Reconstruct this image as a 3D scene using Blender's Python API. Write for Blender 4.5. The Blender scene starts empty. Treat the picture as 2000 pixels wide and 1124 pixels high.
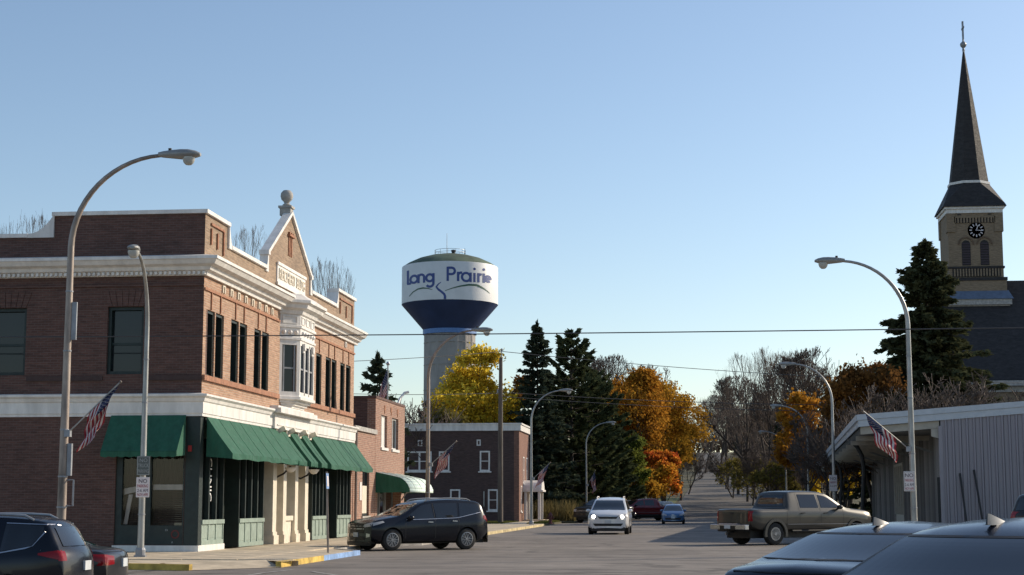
import bpy, bmesh, math, random
import numpy as np
from mathutils import Vector, Matrix
from mathutils.bvhtree import BVHTree

R = math.radians
scene = bpy.context.scene
col = scene.collection

# ------------------------------------------------------------------ camera
EYE = Vector((0, 0, 1.6))
PITCH = R(7.571)
YAW = R(6.354)
cam_d = bpy.data.cameras.new('camera')
cam_d.sensor_width = 36.0
cam_d.lens = 3160 / 2000 * 36
cam_d.clip_end = 8000
cam = bpy.data.objects.new('camera', cam_d)
cam.location = EYE
cam.rotation_euler = (math.pi / 2 + PITCH, 0, YAW)
col.objects.link(cam)
scene.camera = cam

# ------------------------------------------------------------------ light
SUN_EL = R(26)
SUN_AZ = R(55)          # clockwise from +Y (the street) towards +X
world = bpy.data.worlds.new('World')
scene.world = world
world.use_nodes = True
wn = world.node_tree
bg = wn.nodes['Background']
sky = wn.nodes.new('ShaderNodeTexSky')
sky.sky_type = 'NISHITA'
sky.sun_disc = False
sky.sun_elevation = SUN_EL
sky.sun_rotation = SUN_AZ
sky.altitude = 400
sky.air_density = 1.0
sky.dust_density = 0.85
sky.ozone_density = 1.35
wn.links.new(sky.outputs[0], bg.inputs[0])
bg.inputs[1].default_value = 0.150
sun_d = bpy.data.lights.new('sun', 'SUN')
sun_d.energy = 4.7
sun_d.angle = R(0.53)
sun_d.color = (1.0, 0.865, 0.68)
sun = bpy.data.objects.new('sun', sun_d)
sv = Vector((math.sin(SUN_AZ) * math.cos(SUN_EL), math.cos(SUN_AZ) * math.cos(SUN_EL), math.sin(SUN_EL)))
sun.rotation_euler = sv.to_track_quat('Z', 'Y').to_euler()
sun.location = (60, 40, 60)
col.objects.link(sun)
scene.view_settings.view_transform = 'Standard'
scene.view_settings.look = 'None'
scene.view_settings.exposure = 0.0
scene.view_settings.gamma = 1.0
scene.view_settings.use_curve_mapping = False
scene.render.engine = 'CYCLES'
scene.cycles.use_denoising = True
scene.cycles.max_bounces = 8
scene.cycles.diffuse_bounces = 5

# ------------------------------------------------------------------ helpers
def tag(o, label=None, cat=None, group=None, kind=None):
    if label: o['label'] = label
    if cat: o['category'] = cat
    if group: o['group'] = group
    if kind: o['kind'] = kind
    return o

def thing(name, label, cat, loc=(0, 0, 0), rotz=0.0, group=None):
    o = bpy.data.objects.new(name, None)
    o.empty_display_size = 0.2
    o.location = loc
    o.rotation_euler = (0, 0, rotz)
    col.objects.link(o)
    return tag(o, label, cat, group)

def kids(o):
    return [c for c in bpy.data.objects if c.parent == o]

def copy_tree(o, parent=None, cache={}):
    c = o.copy()
    col.objects.link(c)
    if parent is not None:
        c.parent = parent
    for ch in o.children:
        copy_tree(ch, c)
    return c

def link(name, me, parent=None, mats=None, smooth=False, ang=35):
    if mats is not None:
        for m in (mats if isinstance(mats, (list, tuple)) else [mats]):
            me.materials.append(m)
    if smooth:
        me.shade_smooth()
        if ang: me.set_sharp_from_angle(angle=R(ang))
    o = bpy.data.objects.new(name, me)
    col.objects.link(o)
    if parent is not None:
        o.parent = parent
    return o

class MB:
    """collects polygons and links them as one mesh; org is subtracted (world -> local)"""
    def __init__(s, org=(0, 0, 0)):
        s.v = []; s.f = []; s.m = []; s.org = Vector(org)
    def add(s, vs, fs, mi=0):
        n = len(s.v)
        s.v.extend([tuple(p) for p in vs])
        s.f.extend([tuple(i + n for i in f) for f in fs])
        s.m.extend([mi] * len(fs))
        return s
    def quad(s, a, b, c, d, mi=0):
        return s.add([a, b, c, d], [(0, 1, 2, 3)], mi)
    def box(s, x0, x1, y0, y1, z0, z1, mi=0):
        vs = [(x0, y0, z0), (x1, y0, z0), (x1, y1, z0), (x0, y1, z0), (x0, y0, z1), (x1, y0, z1), (x1, y1, z1), (x0, y1, z1)]
        return s.add(vs, [(0, 3, 2, 1), (4, 5, 6, 7), (0, 1, 5, 4), (1, 2, 6, 5), (2, 3, 7, 6), (3, 0, 4, 7)], mi)
    def bar(s, a, b, w, h, mi=0, up=(0, 0, 1)):
        a = Vector(a); b = Vector(b); d = (b - a).normalized(); u = Vector(up)
        x = d.cross(u)
        if x.length < 1e-4: x = d.cross(Vector((1, 0, 0)))
        x.normalize(); u = x.cross(d)
        vs = []
        for p in (a, b):
            for sx, su in ((-1, -1), (1, -1), (1, 1), (-1, 1)):
                vs.append(p + x * (sx * w / 2) + u * (su * h / 2))
        return s.add(vs, [(0, 1, 2, 3), (7, 6, 5, 4), (0, 4, 5, 1), (1, 5, 6, 2), (2, 6, 7, 3), (3, 7, 4, 0)], mi)
    def prism(s, pts, d, mi=0):
        """pts: planar polygon (3D), extruded by vector d"""
        pts = [Vector(p) for p in pts]; d = Vector(d); n = len(pts)
        vs = pts + [p + d for p in pts]
        fs = [tuple(range(n - 1, -1, -1)), tuple(range(n, 2 * n))]
        for i in range(n):
            j = (i + 1) % n
            fs.append((i, j, j + n, i + n))
        return s.add(vs, fs, mi)
    def tube(s, pts, rad, n=8, mi=0, cap=True):
        pts = [Vector(p) for p in pts]
        if not hasattr(rad, '__len__'): rad = [rad] * len(pts)
        vs = []; fs = []; x = None
        for i, p in enumerate(pts):
            d = (pts[min(i + 1, len(pts) - 1)] - pts[max(i - 1, 0)]).normalized()
            if x is None:
                x = d.cross(Vector((0.13, 0.31, 1)))
                if x.length < 0.05: x = d.cross(Vector((1, 0, 0.1)))
            x = (x - d * x.dot(d)).normalized(); y = d.cross(x)
            for k in range(n):
                a = 2 * math.pi * k / n
                vs.append(p + x * (math.cos(a) * rad[i]) + y * (math.sin(a) * rad[i]))
        for i in range(len(pts) - 1):
            for k in range(n):
                k2 = (k + 1) % n
                fs.append((i * n + k, i * n + k2, (i + 1) * n + k2, (i + 1) * n + k))
        if cap:
            fs.append(tuple(range(n - 1, -1, -1)))
            fs.append(tuple(range((len(pts) - 1) * n, len(pts) * n)))
        return s.add(vs, fs, mi)
    def lathe(s, prof, c=(0, 0, 0), n=24, mi=0, axis='z', a0=0.0):
        """prof: list of (r, h)"""
        c = Vector(c); vs = []; fs = []; m = len(prof)
        for (r, h) in prof:
            for k in range(n):
                a = a0 + 2 * math.pi * k / n
                q = (r * math.cos(a), r * math.sin(a), h)
                if axis == 'y': q = (q[0], q[2], -q[1])
                if axis == 'x': q = (q[2], q[0], q[1])
                vs.append(c + Vector(q))
        for i in range(m - 1):
            for k in range(n):
                k2 = (k + 1) % n
                fs.append((i * n + k, i * n + k2, (i + 1) * n + k2, (i + 1) * n + k))
        if prof[0][0] > 1e-6: fs.append(tuple(range(n - 1, -1, -1)))
        if prof[-1][0] > 1e-6: fs.append(tuple(range((m - 1) * n, m * n)))
        return s.add(vs, fs, mi)
    def mesh(s, name):
        me = bpy.data.meshes.new(name)
        o = s.org
        me.from_pydata([(p[0] - o.x, p[1] - o.y, p[2] - o.z) for p in s.v], [], s.f)
        if any(s.m): me.polygons.foreach_set('material_index', s.m)
        me.update()
        return me
    def build(s, name, mats, parent=None, smooth=False, ang=35, bevel=0):
        o = link(name, s.mesh(name), parent, mats, smooth, ang)
        if bevel:
            b = o.modifiers.new('b', 'BEVEL'); b.width = bevel; b.segments = 2; b.limit_method = 'ANGLE'
        return o

def boxes(name, m, parent, org, lst):
    """each box an object of its own"""
    for q in lst:
        b = MB(org); b.box(*q); b.build(name, m, parent)

def npmesh(name, verts, faces, k):
    """fast mesh from numpy: verts (n,3), faces (m,k)"""
    me = bpy.data.meshes.new(name)
    n = len(verts); m = len(faces)
    me.vertices.add(n); me.vertices.foreach_set('co', np.ascontiguousarray(verts, dtype=np.float32).ravel())
    me.loops.add(m * k); me.loops.foreach_set('vertex_index', np.ascontiguousarray(faces, dtype=np.int32).ravel())
    me.polygons.add(m)
    me.polygons.foreach_set('loop_start', np.arange(0, m * k, k, dtype=np.int32))
    me.polygons.foreach_set('loop_total', np.full(m, k, dtype=np.int32))
    me.update(calc_edges=True)
    return me

def text_mesh(body, size, ext=0.004, align='CENTER'):
    cu = bpy.data.curves.new('lettering', 'FONT')
    cu.body = body; cu.size = size; cu.align_x = align; cu.align_y = 'CENTER'; cu.extrude = ext
    cu.resolution_u = 3
    o = bpy.data.objects.new('lettering', cu)
    col.objects.link(o)
    dg = bpy.context.evaluated_depsgraph_get()
    me = bpy.data.meshes.new_from_object(o.evaluated_get(dg))
    bpy.data.objects.remove(o); bpy.data.curves.remove(cu)
    return me

# ------------------------------------------------------------------ materials
def nodes(name):
    m = bpy.data.materials.new(name); m.use_nodes = True
    nt = m.node_tree
    return m, nt, nt.nodes['Principled BSDF']

def setp(b, color=None, rough=None, metal=None, **kw):
    if color is not None: b.inputs['Base Color'].default_value = (*color[:3], 1)
    if rough is not None: b.inputs['Roughness'].default_value = rough
    if metal is not None: b.inputs['Metallic'].default_value = metal
    for k, v in kw.items(): b.inputs[k].default_value = v

def pos_node(nt, scale=(1, 1, 1), obj=True):
    tc = nt.nodes.new('ShaderNodeTexCoord')
    mp = nt.nodes.new('ShaderNodeMapping')
    mp.inputs['Scale'].default_value = scale
    nt.links.new(tc.outputs['Object'], mp.inputs[0])
    return mp.outputs[0]

def noise(nt, vec, scale, detail=4, rough=0.6):
    n = nt.nodes.new('ShaderNodeTexNoise')
    n.inputs['Scale'].default_value = scale; n.inputs['Detail'].default_value = detail
    n.inputs['Roughness'].default_value = rough
    if vec is not None: nt.links.new(vec, n.inputs['Vector'])
    return n.outputs['Fac']

def ramp(nt, fac, stops):
    r = nt.nodes.new('ShaderNodeValToRGB')
    e = r.color_ramp.elements
    while len(e) < len(stops): e.new(0.5)
    for el, (p, c) in zip(e, stops):
        el.position = p; el.color = (*c[:3], 1) if hasattr(c, '__len__') else (c, c, c, 1)
    nt.links.new(fac, r.inputs[0])
    return r.outputs[0]

def mixc(nt, a, b, fac, mode='MIX'):
    n = nt.nodes.new('ShaderNodeMix'); n.data_type = 'RGBA'; n.blend_type = mode
    def put(sock, v):
        if hasattr(v, 'is_linked') or hasattr(v, 'links'): nt.links.new(v, sock)
        elif hasattr(v, '__len__'): sock.default_value = (*v[:3], 1)
        else: sock.default_value = v
    put(n.inputs[0], fac); put(n.inputs[6], a); put(n.inputs[7], b)
    return n.outputs[2]

def bump(nt, b, h, strength=0.3, dist=0.02):
    n = nt.nodes.new('ShaderNodeBump')
    n.inputs['Strength'].default_value = strength; n.inputs['Distance'].default_value = dist
    nt.links.new(h, n.inputs['Height']); nt.links.new(n.outputs[0], b.inputs['Normal'])

def mat(name, color, rough=0.6, metal=0.0, var=0.12, vscale=3.0, bumpy=0.0, stretch=(1, 1, 1), **kw):
    m, nt, b = nodes(name)
    setp(b, color, rough, metal, **kw)
    if var > 0:
        v = pos_node(nt, stretch)
        f = noise(nt, v, vscale)
        c1 = tuple(max(0, c * (1 - var * 1.6)) for c in color); c2 = tuple(min(1, c * (1 + var)) for c in color)
        nt.links.new(ramp(nt, f, [(0.3, c1), (0.7, c2)]), b.inputs['Base Color'])
        r = ramp(nt, noise(nt, v, vscale * 2.3), [(0.3, max(0.02, rough * 0.85)), (0.7, min(1, rough * 1.15))])
        nt.links.new(r, b.inputs['Roughness'])
        if bumpy: bump(nt, b, noise(nt, v, vscale * 6), bumpy, 0.02)
    return m

def wall_uv(nt):
    """vector (u along the wall, z, 0) for upright walls, from true position and normal"""
    g = nt.nodes.new('ShaderNodeNewGeometry')
    sp = nt.nodes.new('ShaderNodeSeparateXYZ'); nt.links.new(g.outputs['Position'], sp.inputs[0])
    sn = nt.nodes.new('ShaderNodeSeparateXYZ'); nt.links.new(g.outputs['True Normal'], sn.inputs[0])
    ab = nt.nodes.new('ShaderNodeMath'); ab.operation = 'ABSOLUTE'; nt.links.new(sn.outputs[0], ab.inputs[0])
    gt = nt.nodes.new('ShaderNodeMath'); gt.operation = 'GREATER_THAN'; gt.inputs[1].default_value = 0.6
    nt.links.new(ab.outputs[0], gt.inputs[0])
    mx = nt.nodes.new('ShaderNodeMix')
    nt.links.new(gt.outputs[0], mx.inputs[0]); nt.links.new(sp.outputs[0], mx.inputs[2]); nt.links.new(sp.outputs[1], mx.inputs[3])
    cb = nt.nodes.new('ShaderNodeCombineXYZ')
    nt.links.new(mx.outputs[0], cb.inputs[0]); nt.links.new(sp.outputs[2], cb.inputs[1])
    return cb.outputs[0], g.outputs['Position']

def brick_mat(name, c1, c2, mortar, bw=0.22, rh=0.075, stain=0.35, rough=0.85, msize=0.012):
    m, nt, b = nodes(name)
    setp(b, c1, rough)
    uv, pos = wall_uv(nt)
    t = nt.nodes.new('ShaderNodeTexBrick')
    nt.links.new(uv, t.inputs['Vector'])
    t.inputs['Color1'].default_value = (*c1, 1); t.inputs['Color2'].default_value = (*c2, 1)
    t.inputs['Mortar'].default_value = (*mortar, 1)
    t.inputs['Scale'].default_value = 1.0
    t.inputs['Brick Width'].default_value = bw; t.inputs['Row Height'].default_value = rh
    t.inputs['Mortar Size'].default_value = msize; t.inputs['Mortar Smooth'].default_value = 0.3
    t.inputs['Bias'].default_value = -0.1
    # course to course tone, as one firing differs from the next
    mp = nt.nodes.new('ShaderNodeMapping'); mp.inputs['Scale'].default_value = (2.2, 13.3, 1)
    nt.links.new(uv, mp.inputs[0])
    row = noise(nt, mp.outputs[0], 1.0, 2)
    c = mixc(nt, t.outputs['Color'], ramp(nt, row, [(0.32, 0.55), (0.68, 1.08)]), 0.8, 'MULTIPLY')
    st = noise(nt, pos, 0.55, 6, 0.65)
    c = mixc(nt, c, ramp(nt, st, [(0.25, 0.55), (0.65, 1.0)]), stain, 'MULTIPLY')
    nt.links.new(c, b.inputs['Base Color'])
    bump(nt, b, t.outputs['Fac'], -0.5, 0.01)
    return m

def leaf_mat(name, stops, trans=0.35, scale=0.55):
    m = bpy.data.materials.new(name); m.use_nodes = True
    nt = m.node_tree; nt.nodes.clear()
    out = nt.nodes.new('ShaderNodeOutputMaterial')
    tc = nt.nodes.new('ShaderNodeTexCoord')
    f = noise(nt, tc.outputs['Object'], scale, 5, 0.75)
    c = ramp(nt, f, stops)
    wn_ = nt.nodes.new('ShaderNodeTexWhiteNoise'); wn_.noise_dimensions = '3D'
    # leaf to leaf tone
    sc = nt.nodes.new('ShaderNodeVectorMath'); sc.operation = 'SNAP'; sc.inputs[1].default_value = (0.35, 0.35, 0.35)
    nt.links.new(tc.outputs['Object'], sc.inputs[0]); nt.links.new(sc.outputs[0], wn_.inputs['Vector'])
    c = mixc(nt, c, ramp(nt, wn_.outputs['Value'], [(0, 0.6), (1, 1.0)]), 1.0, 'MULTIPLY')
    d = nt.nodes.new('ShaderNodeBsdfDiffuse'); t = nt.nodes.new('ShaderNodeBsdfTranslucent')
    mx = nt.nodes.new('ShaderNodeMixShader'); mx.inputs[0].default_value = trans
    nt.links.new(c, d.inputs[0]); nt.links.new(c, t.inputs[0])
    nt.links.new(d.outputs[0], mx.inputs[1]); nt.links.new(t.outputs[0], mx.inputs[2])
    nt.links.new(mx.outputs[0], out.inputs[0])
    return m

def glass_mat(name, color=(0.010, 0.014, 0.018), rough=0.04, spec=0.36):
    m, nt, b = nodes(name)
    setp(b, color, rough)
    b.inputs['Specular IOR Level'].default_value = spec
    v = pos_node(nt)
    bump(nt, b, noise(nt, v, 1.3, 2), 0.008, 0.05)
    return m

def paint_mat(name, color, metal=0.3, rough=0.3, coat=1.0, dust=.12):
    m, nt, b = nodes(name)
    setp(b, color, rough, metal)
    b.inputs['Coat Weight'].default_value = coat; b.inputs['Coat Roughness'].default_value = 0.05; b.inputs['Specular IOR Level'].default_value = .3
    v = pos_node(nt)
    dn_ = noise(nt, v, 4, 5, 0.7)
    c = mixc(nt, color, (0.17, 0.15, 0.13), ramp(nt, dn_, [(0.45, 0.0), (0.9, dust)]))
    nt.links.new(c, b.inputs['Base Color'])
    return m

def emit_mat(name, color, strength):
    m, nt, b = nodes(name)
    setp(b, (0.9, 0.9, 0.9), 0.2)
    b.inputs['Emission Color'].default_value = (*color, 1); b.inputs['Emission Strength'].default_value = strength
    return m

M = {}
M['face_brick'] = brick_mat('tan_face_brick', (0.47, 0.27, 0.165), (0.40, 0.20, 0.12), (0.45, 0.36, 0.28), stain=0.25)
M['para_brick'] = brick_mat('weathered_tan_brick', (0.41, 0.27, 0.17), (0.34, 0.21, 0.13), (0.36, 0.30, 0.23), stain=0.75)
M['side_brick'] = brick_mat('shade_darkened_red_brick', (0.150, 0.072, 0.056), (0.115, 0.055, 0.045), (0.15, 0.10, 0.085), stain=0.5)  # redder side brick, its colour darkened to deepen the shade on sunless walls
M['block_brick'] = brick_mat('pink_red_brick', (0.37, 0.18, 0.12), (0.30, 0.14, 0.095), (0.42, 0.33, 0.26), rh=0.085)
M['house_brick'] = brick_mat('brown_brick', (0.30, 0.135, 0.09), (0.24, 0.10, 0.07), (0.25, 0.17, 0.13))
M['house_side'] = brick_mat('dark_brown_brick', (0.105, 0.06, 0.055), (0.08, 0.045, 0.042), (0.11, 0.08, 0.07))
M['church_brick'] = brick_mat('buff_brick', (0.33, 0.24, 0.15), (0.28, 0.20, 0.125), (0.28, 0.22, 0.16), stain=0.4)
M['terra'] = mat('terracotta_brick_trim', (0.36, 0.17, 0.10), 0.85, var=0.2, vscale=6, bumpy=0.2)
M['white'] = mat('white_painted_trim', (0.76, 0.73, 0.69), 0.55, var=0.12, vscale=3.0, stretch=(1, 1, .25), bumpy=.08)
M['cream'] = mat('cream_painted_pilaster', (0.72, 0.65, 0.53), 0.6, var=0.08)
M['lead'] = mat('grey_sheet_metal', (0.30, 0.31, 0.33), 0.5, 0.3, var=0.2, vscale=1.5)
M['stone'] = mat('grey_limestone', (0.42, 0.40, 0.37), 0.85, var=0.2, vscale=5, bumpy=0.2)
M['dkgreen'] = mat('dark_green_paint', (0.009, 0.022, 0.021), 0.5, var=0.2)
M['sage'] = mat('sage_green_paint', (0.27, 0.34, 0.29), 0.55, var=0.12, vscale=4)
M['awning'] = mat('green_awning_canvas', (0.020, 0.105, 0.064), 0.9, var=0.14, vscale=5, bumpy=0.15, stretch=(1, 1, .35))
M['pale_awning'] = mat('pale_green_awning_canvas', (0.66, 0.80, 0.73), 0.8, var=0.1, vscale=3)
M['glass'] = glass_mat('window_glass')
M['curtain'] = mat('brown_curtain', (0.060, 0.040, 0.036), 0.9, var=0.2, vscale=14, stretch=(1, 1, .05))
M['black'] = mat('black_plastic', (0.012, 0.012, 0.013), 0.55, var=0.1)
M['rubber'] = mat('tyre_rubber', (0.018, 0.018, 0.018), 0.85, var=0.25, vscale=12)
M['chrome'] = mat('bright_alloy', (0.5, 0.5, 0.52), 0.3, 0.9, var=0.06)
M['alloy'] = mat('brushed_wheel_alloy', (0.30, 0.30, 0.31), 0.38, 0.6, var=0.1)
M['galv'] = mat('galvanised_steel', (0.36, 0.36, 0.35), 0.42, 0.55, var=0.2, vscale=4, stretch=(1, 1, .3))
M['rusty'] = mat('rust_stained_steel', (0.33, 0.27, 0.23), 0.5, 0.35, var=0.4, vscale=3, stretch=(1, 1, .25))
M['lens'] = glass_mat('lamp_lens_glass', (0.45, 0.45, 0.42), 0.12)
M['wood'] = mat('grey_weathered_wood', (0.15, 0.115, 0.09), 0.9, var=0.35, vscale=8, bumpy=0.4, stretch=(1, 1, .06))
M['bark'] = mat('tree_bark', (0.075, 0.058, 0.047), 0.95, var=0.35, vscale=6, bumpy=0.5, stretch=(1, 1, .2))
M['twig'] = mat('bare_twig_bark', (0.135, 0.100, 0.080), 0.95, var=0.3, vscale=1.5)
M['concrete'] = mat('concrete', (0.58, 0.48, 0.345), 0.9, var=0.22, vscale=1.3, bumpy=0.15)
M['kerb'] = mat('kerb_concrete', (0.38, 0.35, 0.31), 0.9, var=0.25, vscale=2, bumpy=0.2)
M['yellow'] = mat('worn_yellow_kerb_paint', (0.62, 0.42, 0.09), 0.8, var=0.3, vscale=3)
M['cream_kerb'] = mat('faded_yellow_kerb_paint', (0.58, 0.47, 0.25), 0.8, var=0.3, vscale=2)
M['blue_kerb'] = mat('blue_kerb_paint', (0.22, 0.36, 0.62), 0.8, var=0.25, vscale=3)
M['lamp_grey'] = mat('lamp_head_grey', (0.30, 0.30, 0.29), 0.45, 0.2, var=0.15)
M['red'] = mat('alarm_red', (0.35, 0.02, 0.02), 0.5, var=0.1)
M['signwhite'] = mat('sign_white', (0.72, 0.66, 0.66), 0.5, var=0.06)
M['signgrey'] = mat('sign_grey_back', (0.10, 0.115, 0.11), 0.45, 0.2, var=0.1)
M['signlight'] = mat('sign_pale_print', (0.34, 0.36, 0.36), 0.5, var=0)
M['signink'] = mat('sign_dark_print', (0.05, 0.02, 0.04), 0.5, var=0)
M['signred'] = mat('sign_red_print', (0.35, 0.03, 0.05), 0.5, var=0)
M['wire'] = mat('cable_black', (0.05, 0.05, 0.055), 0.6, var=0)
M['letter'] = mat('white_vinyl_lettering', (0.85, 0.85, 0.85), 0.5, var=0)

M['interior'] = mat('pale_window_blind', (.20, .225, .225), .9, var=.25, vscale=1.5)
def clear_glass():
    m = bpy.data.materials.new('clear_shop_glass'); m.use_nodes = True
    nt = m.node_tree; nt.nodes.clear()
    out = nt.nodes.new('ShaderNodeOutputMaterial'); t = nt.nodes.new('ShaderNodeBsdfTransparent'); g = nt.nodes.new('ShaderNodeBsdfGlossy')
    g.inputs['Roughness'].default_value = .03; t.inputs[0].default_value = (.82, .82, .82, 1)
    fr = nt.nodes.new('ShaderNodeFresnel'); fr.inputs[0].default_value = 1.5
    mx = nt.nodes.new('ShaderNodeMixShader')
    nt.links.new(fr.outputs[0], mx.inputs[0]); nt.links.new(t.outputs[0], mx.inputs[1]); nt.links.new(g.outputs[0], mx.inputs[2])
    nt.links.new(mx.outputs[0], out.inputs[0]); return m
M['clear'] = clear_glass()

# ground materials
def asphalt(name='aged_asphalt', k=1.0):
    m, nt, b = nodes(name)
    tc = nt.nodes.new('ShaderNodeTexCoord')
    v = tc.outputs['Object']
    mp = nt.nodes.new('ShaderNodeMapping'); mp.inputs['Scale'].default_value = (1.0, 0.22, 1); nt.links.new(v, mp.inputs[0])
    base = ramp(nt, noise(nt, v, 0.16, 5, 0.65), [(0.3, tuple(k * q for q in (0.19, 0.163, 0.140))), (0.7, tuple(k * q for q in (0.285, 0.248, 0.214)))])
    lanes = noise(nt, mp.outputs[0], 0.7, 3)
    c = mixc(nt, base, ramp(nt, lanes, [(0.35, 0.78), (0.6, 1.0)]), 0.8, 'MULTIPLY')
    grain = noise(nt, v, 22, 3, 0.8)
    c = mixc(nt, c, ramp(nt, grain, [(0.3, 0.62), (0.7, 1.1)]), 0.8, 'MULTIPLY')
    # crack network and transverse joints filled with tar
    mw = nt.nodes.new('ShaderNodeMapping'); mw.inputs['Scale'].default_value = (0.10, 0.34, 1); nt.links.new(v, mw.inputs[0])
    dn = nt.nodes.new('ShaderNodeTexNoise'); dn.inputs['Scale'].default_value = 0.9; nt.links.new(v, dn.inputs['Vector'])
    ad = nt.nodes.new('ShaderNodeMix'); ad.data_type = 'VECTOR'; ad.inputs[0].default_value = 0.16
    nt.links.new(mw.outputs[0], ad.inputs[4]); nt.links.new(dn.outputs['Color'], ad.inputs[5])
    vo = nt.nodes.new('ShaderNodeTexVoronoi'); vo.feature = 'DISTANCE_TO_EDGE'; vo.inputs['Scale'].default_value = 1.0
    nt.links.new(ad.outputs[1], vo.inputs['Vector'])
    crack = ramp(nt, vo.outputs['Distance'], [(0.006, 0.42), (0.022, 1.0)])
    c = mixc(nt, c, crack, 0.85, 'MULTIPLY')
    ms = nt.nodes.new('ShaderNodeMapping'); ms.inputs['Scale'].default_value = (0.05, 0.9, 1); nt.links.new(v, ms.inputs[0])
    c = mixc(nt, c, ramp(nt, noise(nt, ms.outputs[0], 1.0, 4, .7), [(.36, .55), (.46, 1.0), (.56, 1.0), (.66, 1.22)]), 1.0, 'MULTIPLY')
    mt = nt.nodes.new('ShaderNodeMapping'); mt.inputs['Scale'].default_value = (0.12, 0.5, 1); mt.inputs['Location'].default_value = (3, 7, 0); nt.links.new(v, mt.inputs[0])
    tar = nt.nodes.new('ShaderNodeTexNoise'); tar.inputs['Scale'].default_value = 1.0; tar.inputs['Detail'].default_value = 3; nt.links.new(mt.outputs[0], tar.inputs['Vector'])
    c = mixc(nt, c, ramp(nt, tar.outputs['Fac'], [(.485, 1.0), (.497, .45), (.503, .45), (.515, 1.0)]), .8, 'MULTIPLY')
    # oily and patched areas
    c = mixc(nt, c, ramp(nt, noise(nt, v, 0.6, 4), [(0.32, 0.6), (0.42, 1.0)]), 0.55, 'MULTIPLY')
    nt.links.new(c, b.inputs['Base Color'])
    setp(b, rough=0.88)
    bump(nt, b, grain, 0.35, 0.01)
    return m
M['asphalt'] = asphalt()
M['hill_asphalt'] = asphalt('older_dark_asphalt', .55)

def grass_ground():
    m, nt, b = nodes('autumn_grass')
    v = pos_node(nt)
    c = ramp(nt, noise(nt, v, 0.25, 6, 0.7), [(0.3, (0.06, 0.062, 0.022)), (0.5, (0.085, 0.078, 0.03)), (0.75, (0.105, 0.075, 0.038))])
    c = mixc(nt, c, ramp(nt, noise(nt, v, 9, 3), [(0.3, 0.55), (0.7, 1.0)]), 0.8, 'MULTIPLY')
    nt.links.new(c, b.inputs['Base Color']); setp(b, rough=0.95)
    bump(nt, b, noise(nt, v, 14, 2), 0.6, 0.05)
    return m
M['grass'] = grass_ground()
M['blade'] = leaf_mat('grass_blade', [(0.3, (0.11, 0.13, 0.03)), (0.7, (0.24, 0.22, 0.07))], 0.3, 0.6)

# ------------------------------------------------------------------ ground, road, pavements
YS_H = [150, 170, 200, 245, 300, 400, 500, 600, 700, 800, 840, 900, 1000, 1200]
ZS_H = [0.0, 0.12, 0.75, 2.3, 4.0, 7.4, 11.2, 15.6, 20.3, 25.2, 27.0, 28.8, 30.0, 30.5]
def sstep(t):
    t = max(0.0, min(1.0, t)); return t * t * (3 - 2 * t)
def gz(x, y):
    """height of the street level: flat town, then the hill the road climbs"""
    z = float(np.interp(y, YS_H, ZS_H))
    z -= 0.27 * sstep((-7.5 - x) / 4.0) * sstep((37.0 - y) / 6.0)
    return z

def sheet(name, xs_of_y, ys, dz, m, kind='structure', nx=10, parent=None):
    b = MB()
    rows = []
    for y in ys:
        xa, xb = xs_of_y(y)
        rows.append([(xa + (xb - xa) * i / nx, y, gz(xa + (xb - xa) * i / nx, y) + dz) for i in range(nx + 1)])
    for r0, r1 in zip(rows, rows[1:]):
        for i in range(nx):
            b.quad(r0[i], r0[i + 1], r1[i + 1], r1[i])
    o = b.build(name, m, parent, smooth=True, ang=None)
    if kind: o['kind'] = kind
    return o

ysA = [-400, -60, 0, 10, 20] + list(range(24, 46, 2)) + [60, 100, 150]
ysB = [150, 170, 200, 245, 300, 400, 500, 600, 700, 800, 840, 900, 1000, 1200]
b = MB()
gx = [-3000, -800, -300, -120, -60, -30, -20, -16, -14, -12, -10, -8, -6, 0, 10, 30, 60, 120, 300, 800, 3000]
gy = ysA + ysB[1:] + [4000]
P = [[(x, y, gz(x, y) - 0.05) for x in gx] for y in gy]
for j in range(len(gy) - 1):
    for i in range(len(gx) - 1):
        b.quad(P[j][i], P[j][i + 1], P[j + 1][i + 1], P[j + 1][i])
o = b.build('ground', M['grass']); tag(o, 'rough autumn grass ground around the street and up the hill', kind='structure')

b = MB()
rx = [-90, -40, -25, -20, -16, -14, -12, -10, -8, -6, 0, 10, 30, 70]
ry = [-60, 0, 10, 20] + list(range(24, 46, 2)) + [60, 100, 150]
P = [[(x, y, gz(x, y)) for x in rx] for y in ry]
for j in range(len(ry) - 1):
    for i in range(len(rx) - 1):
        b.quad(P[j][i], P[j][i + 1], P[j + 1][i + 1], P[j + 1][i])
road = b.build('road', M['asphalt']); tag(road, 'worn asphalt street running to the foot of the hill', kind='structure')

def hill_x(y):
    t = (y - 150) / 690
    l = float(np.interp(y, [150, 190, 245, 400, 840, 1200], [-10.2, -3.0, -1.6, 0.5, 3.2, 6]))
    r = float(np.interp(y, [150, 190, 245, 400, 840, 1200], [6.8, 9.5, 10.6, 12.6, 14.6, 17]))
    return l, r
hroad = sheet('hill_road', hill_x, ysB, 0.004, M['hill_asphalt'], nx=6)
tag(hroad, 'road climbing straight up the wooded hill')
vl = sheet('verge_lawn', lambda y: (hill_x(y)[0] - 14, hill_x(y)[0] - .4), [164, 170, 185, 200, 225, 245], -.01, mat('green_verge_grass', (.105, .125, .032), .95, var=.35, vscale=1.5, bumpy=.5), nx=6)
tag(vl, 'green grass verge left of the road at the foot of the hill')
# crossing street behind the big maple
cross = sheet('cross_street', lambda y: (-140, 120), [150.5, 158, 163], 0.008, M['asphalt'], nx=8)

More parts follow.
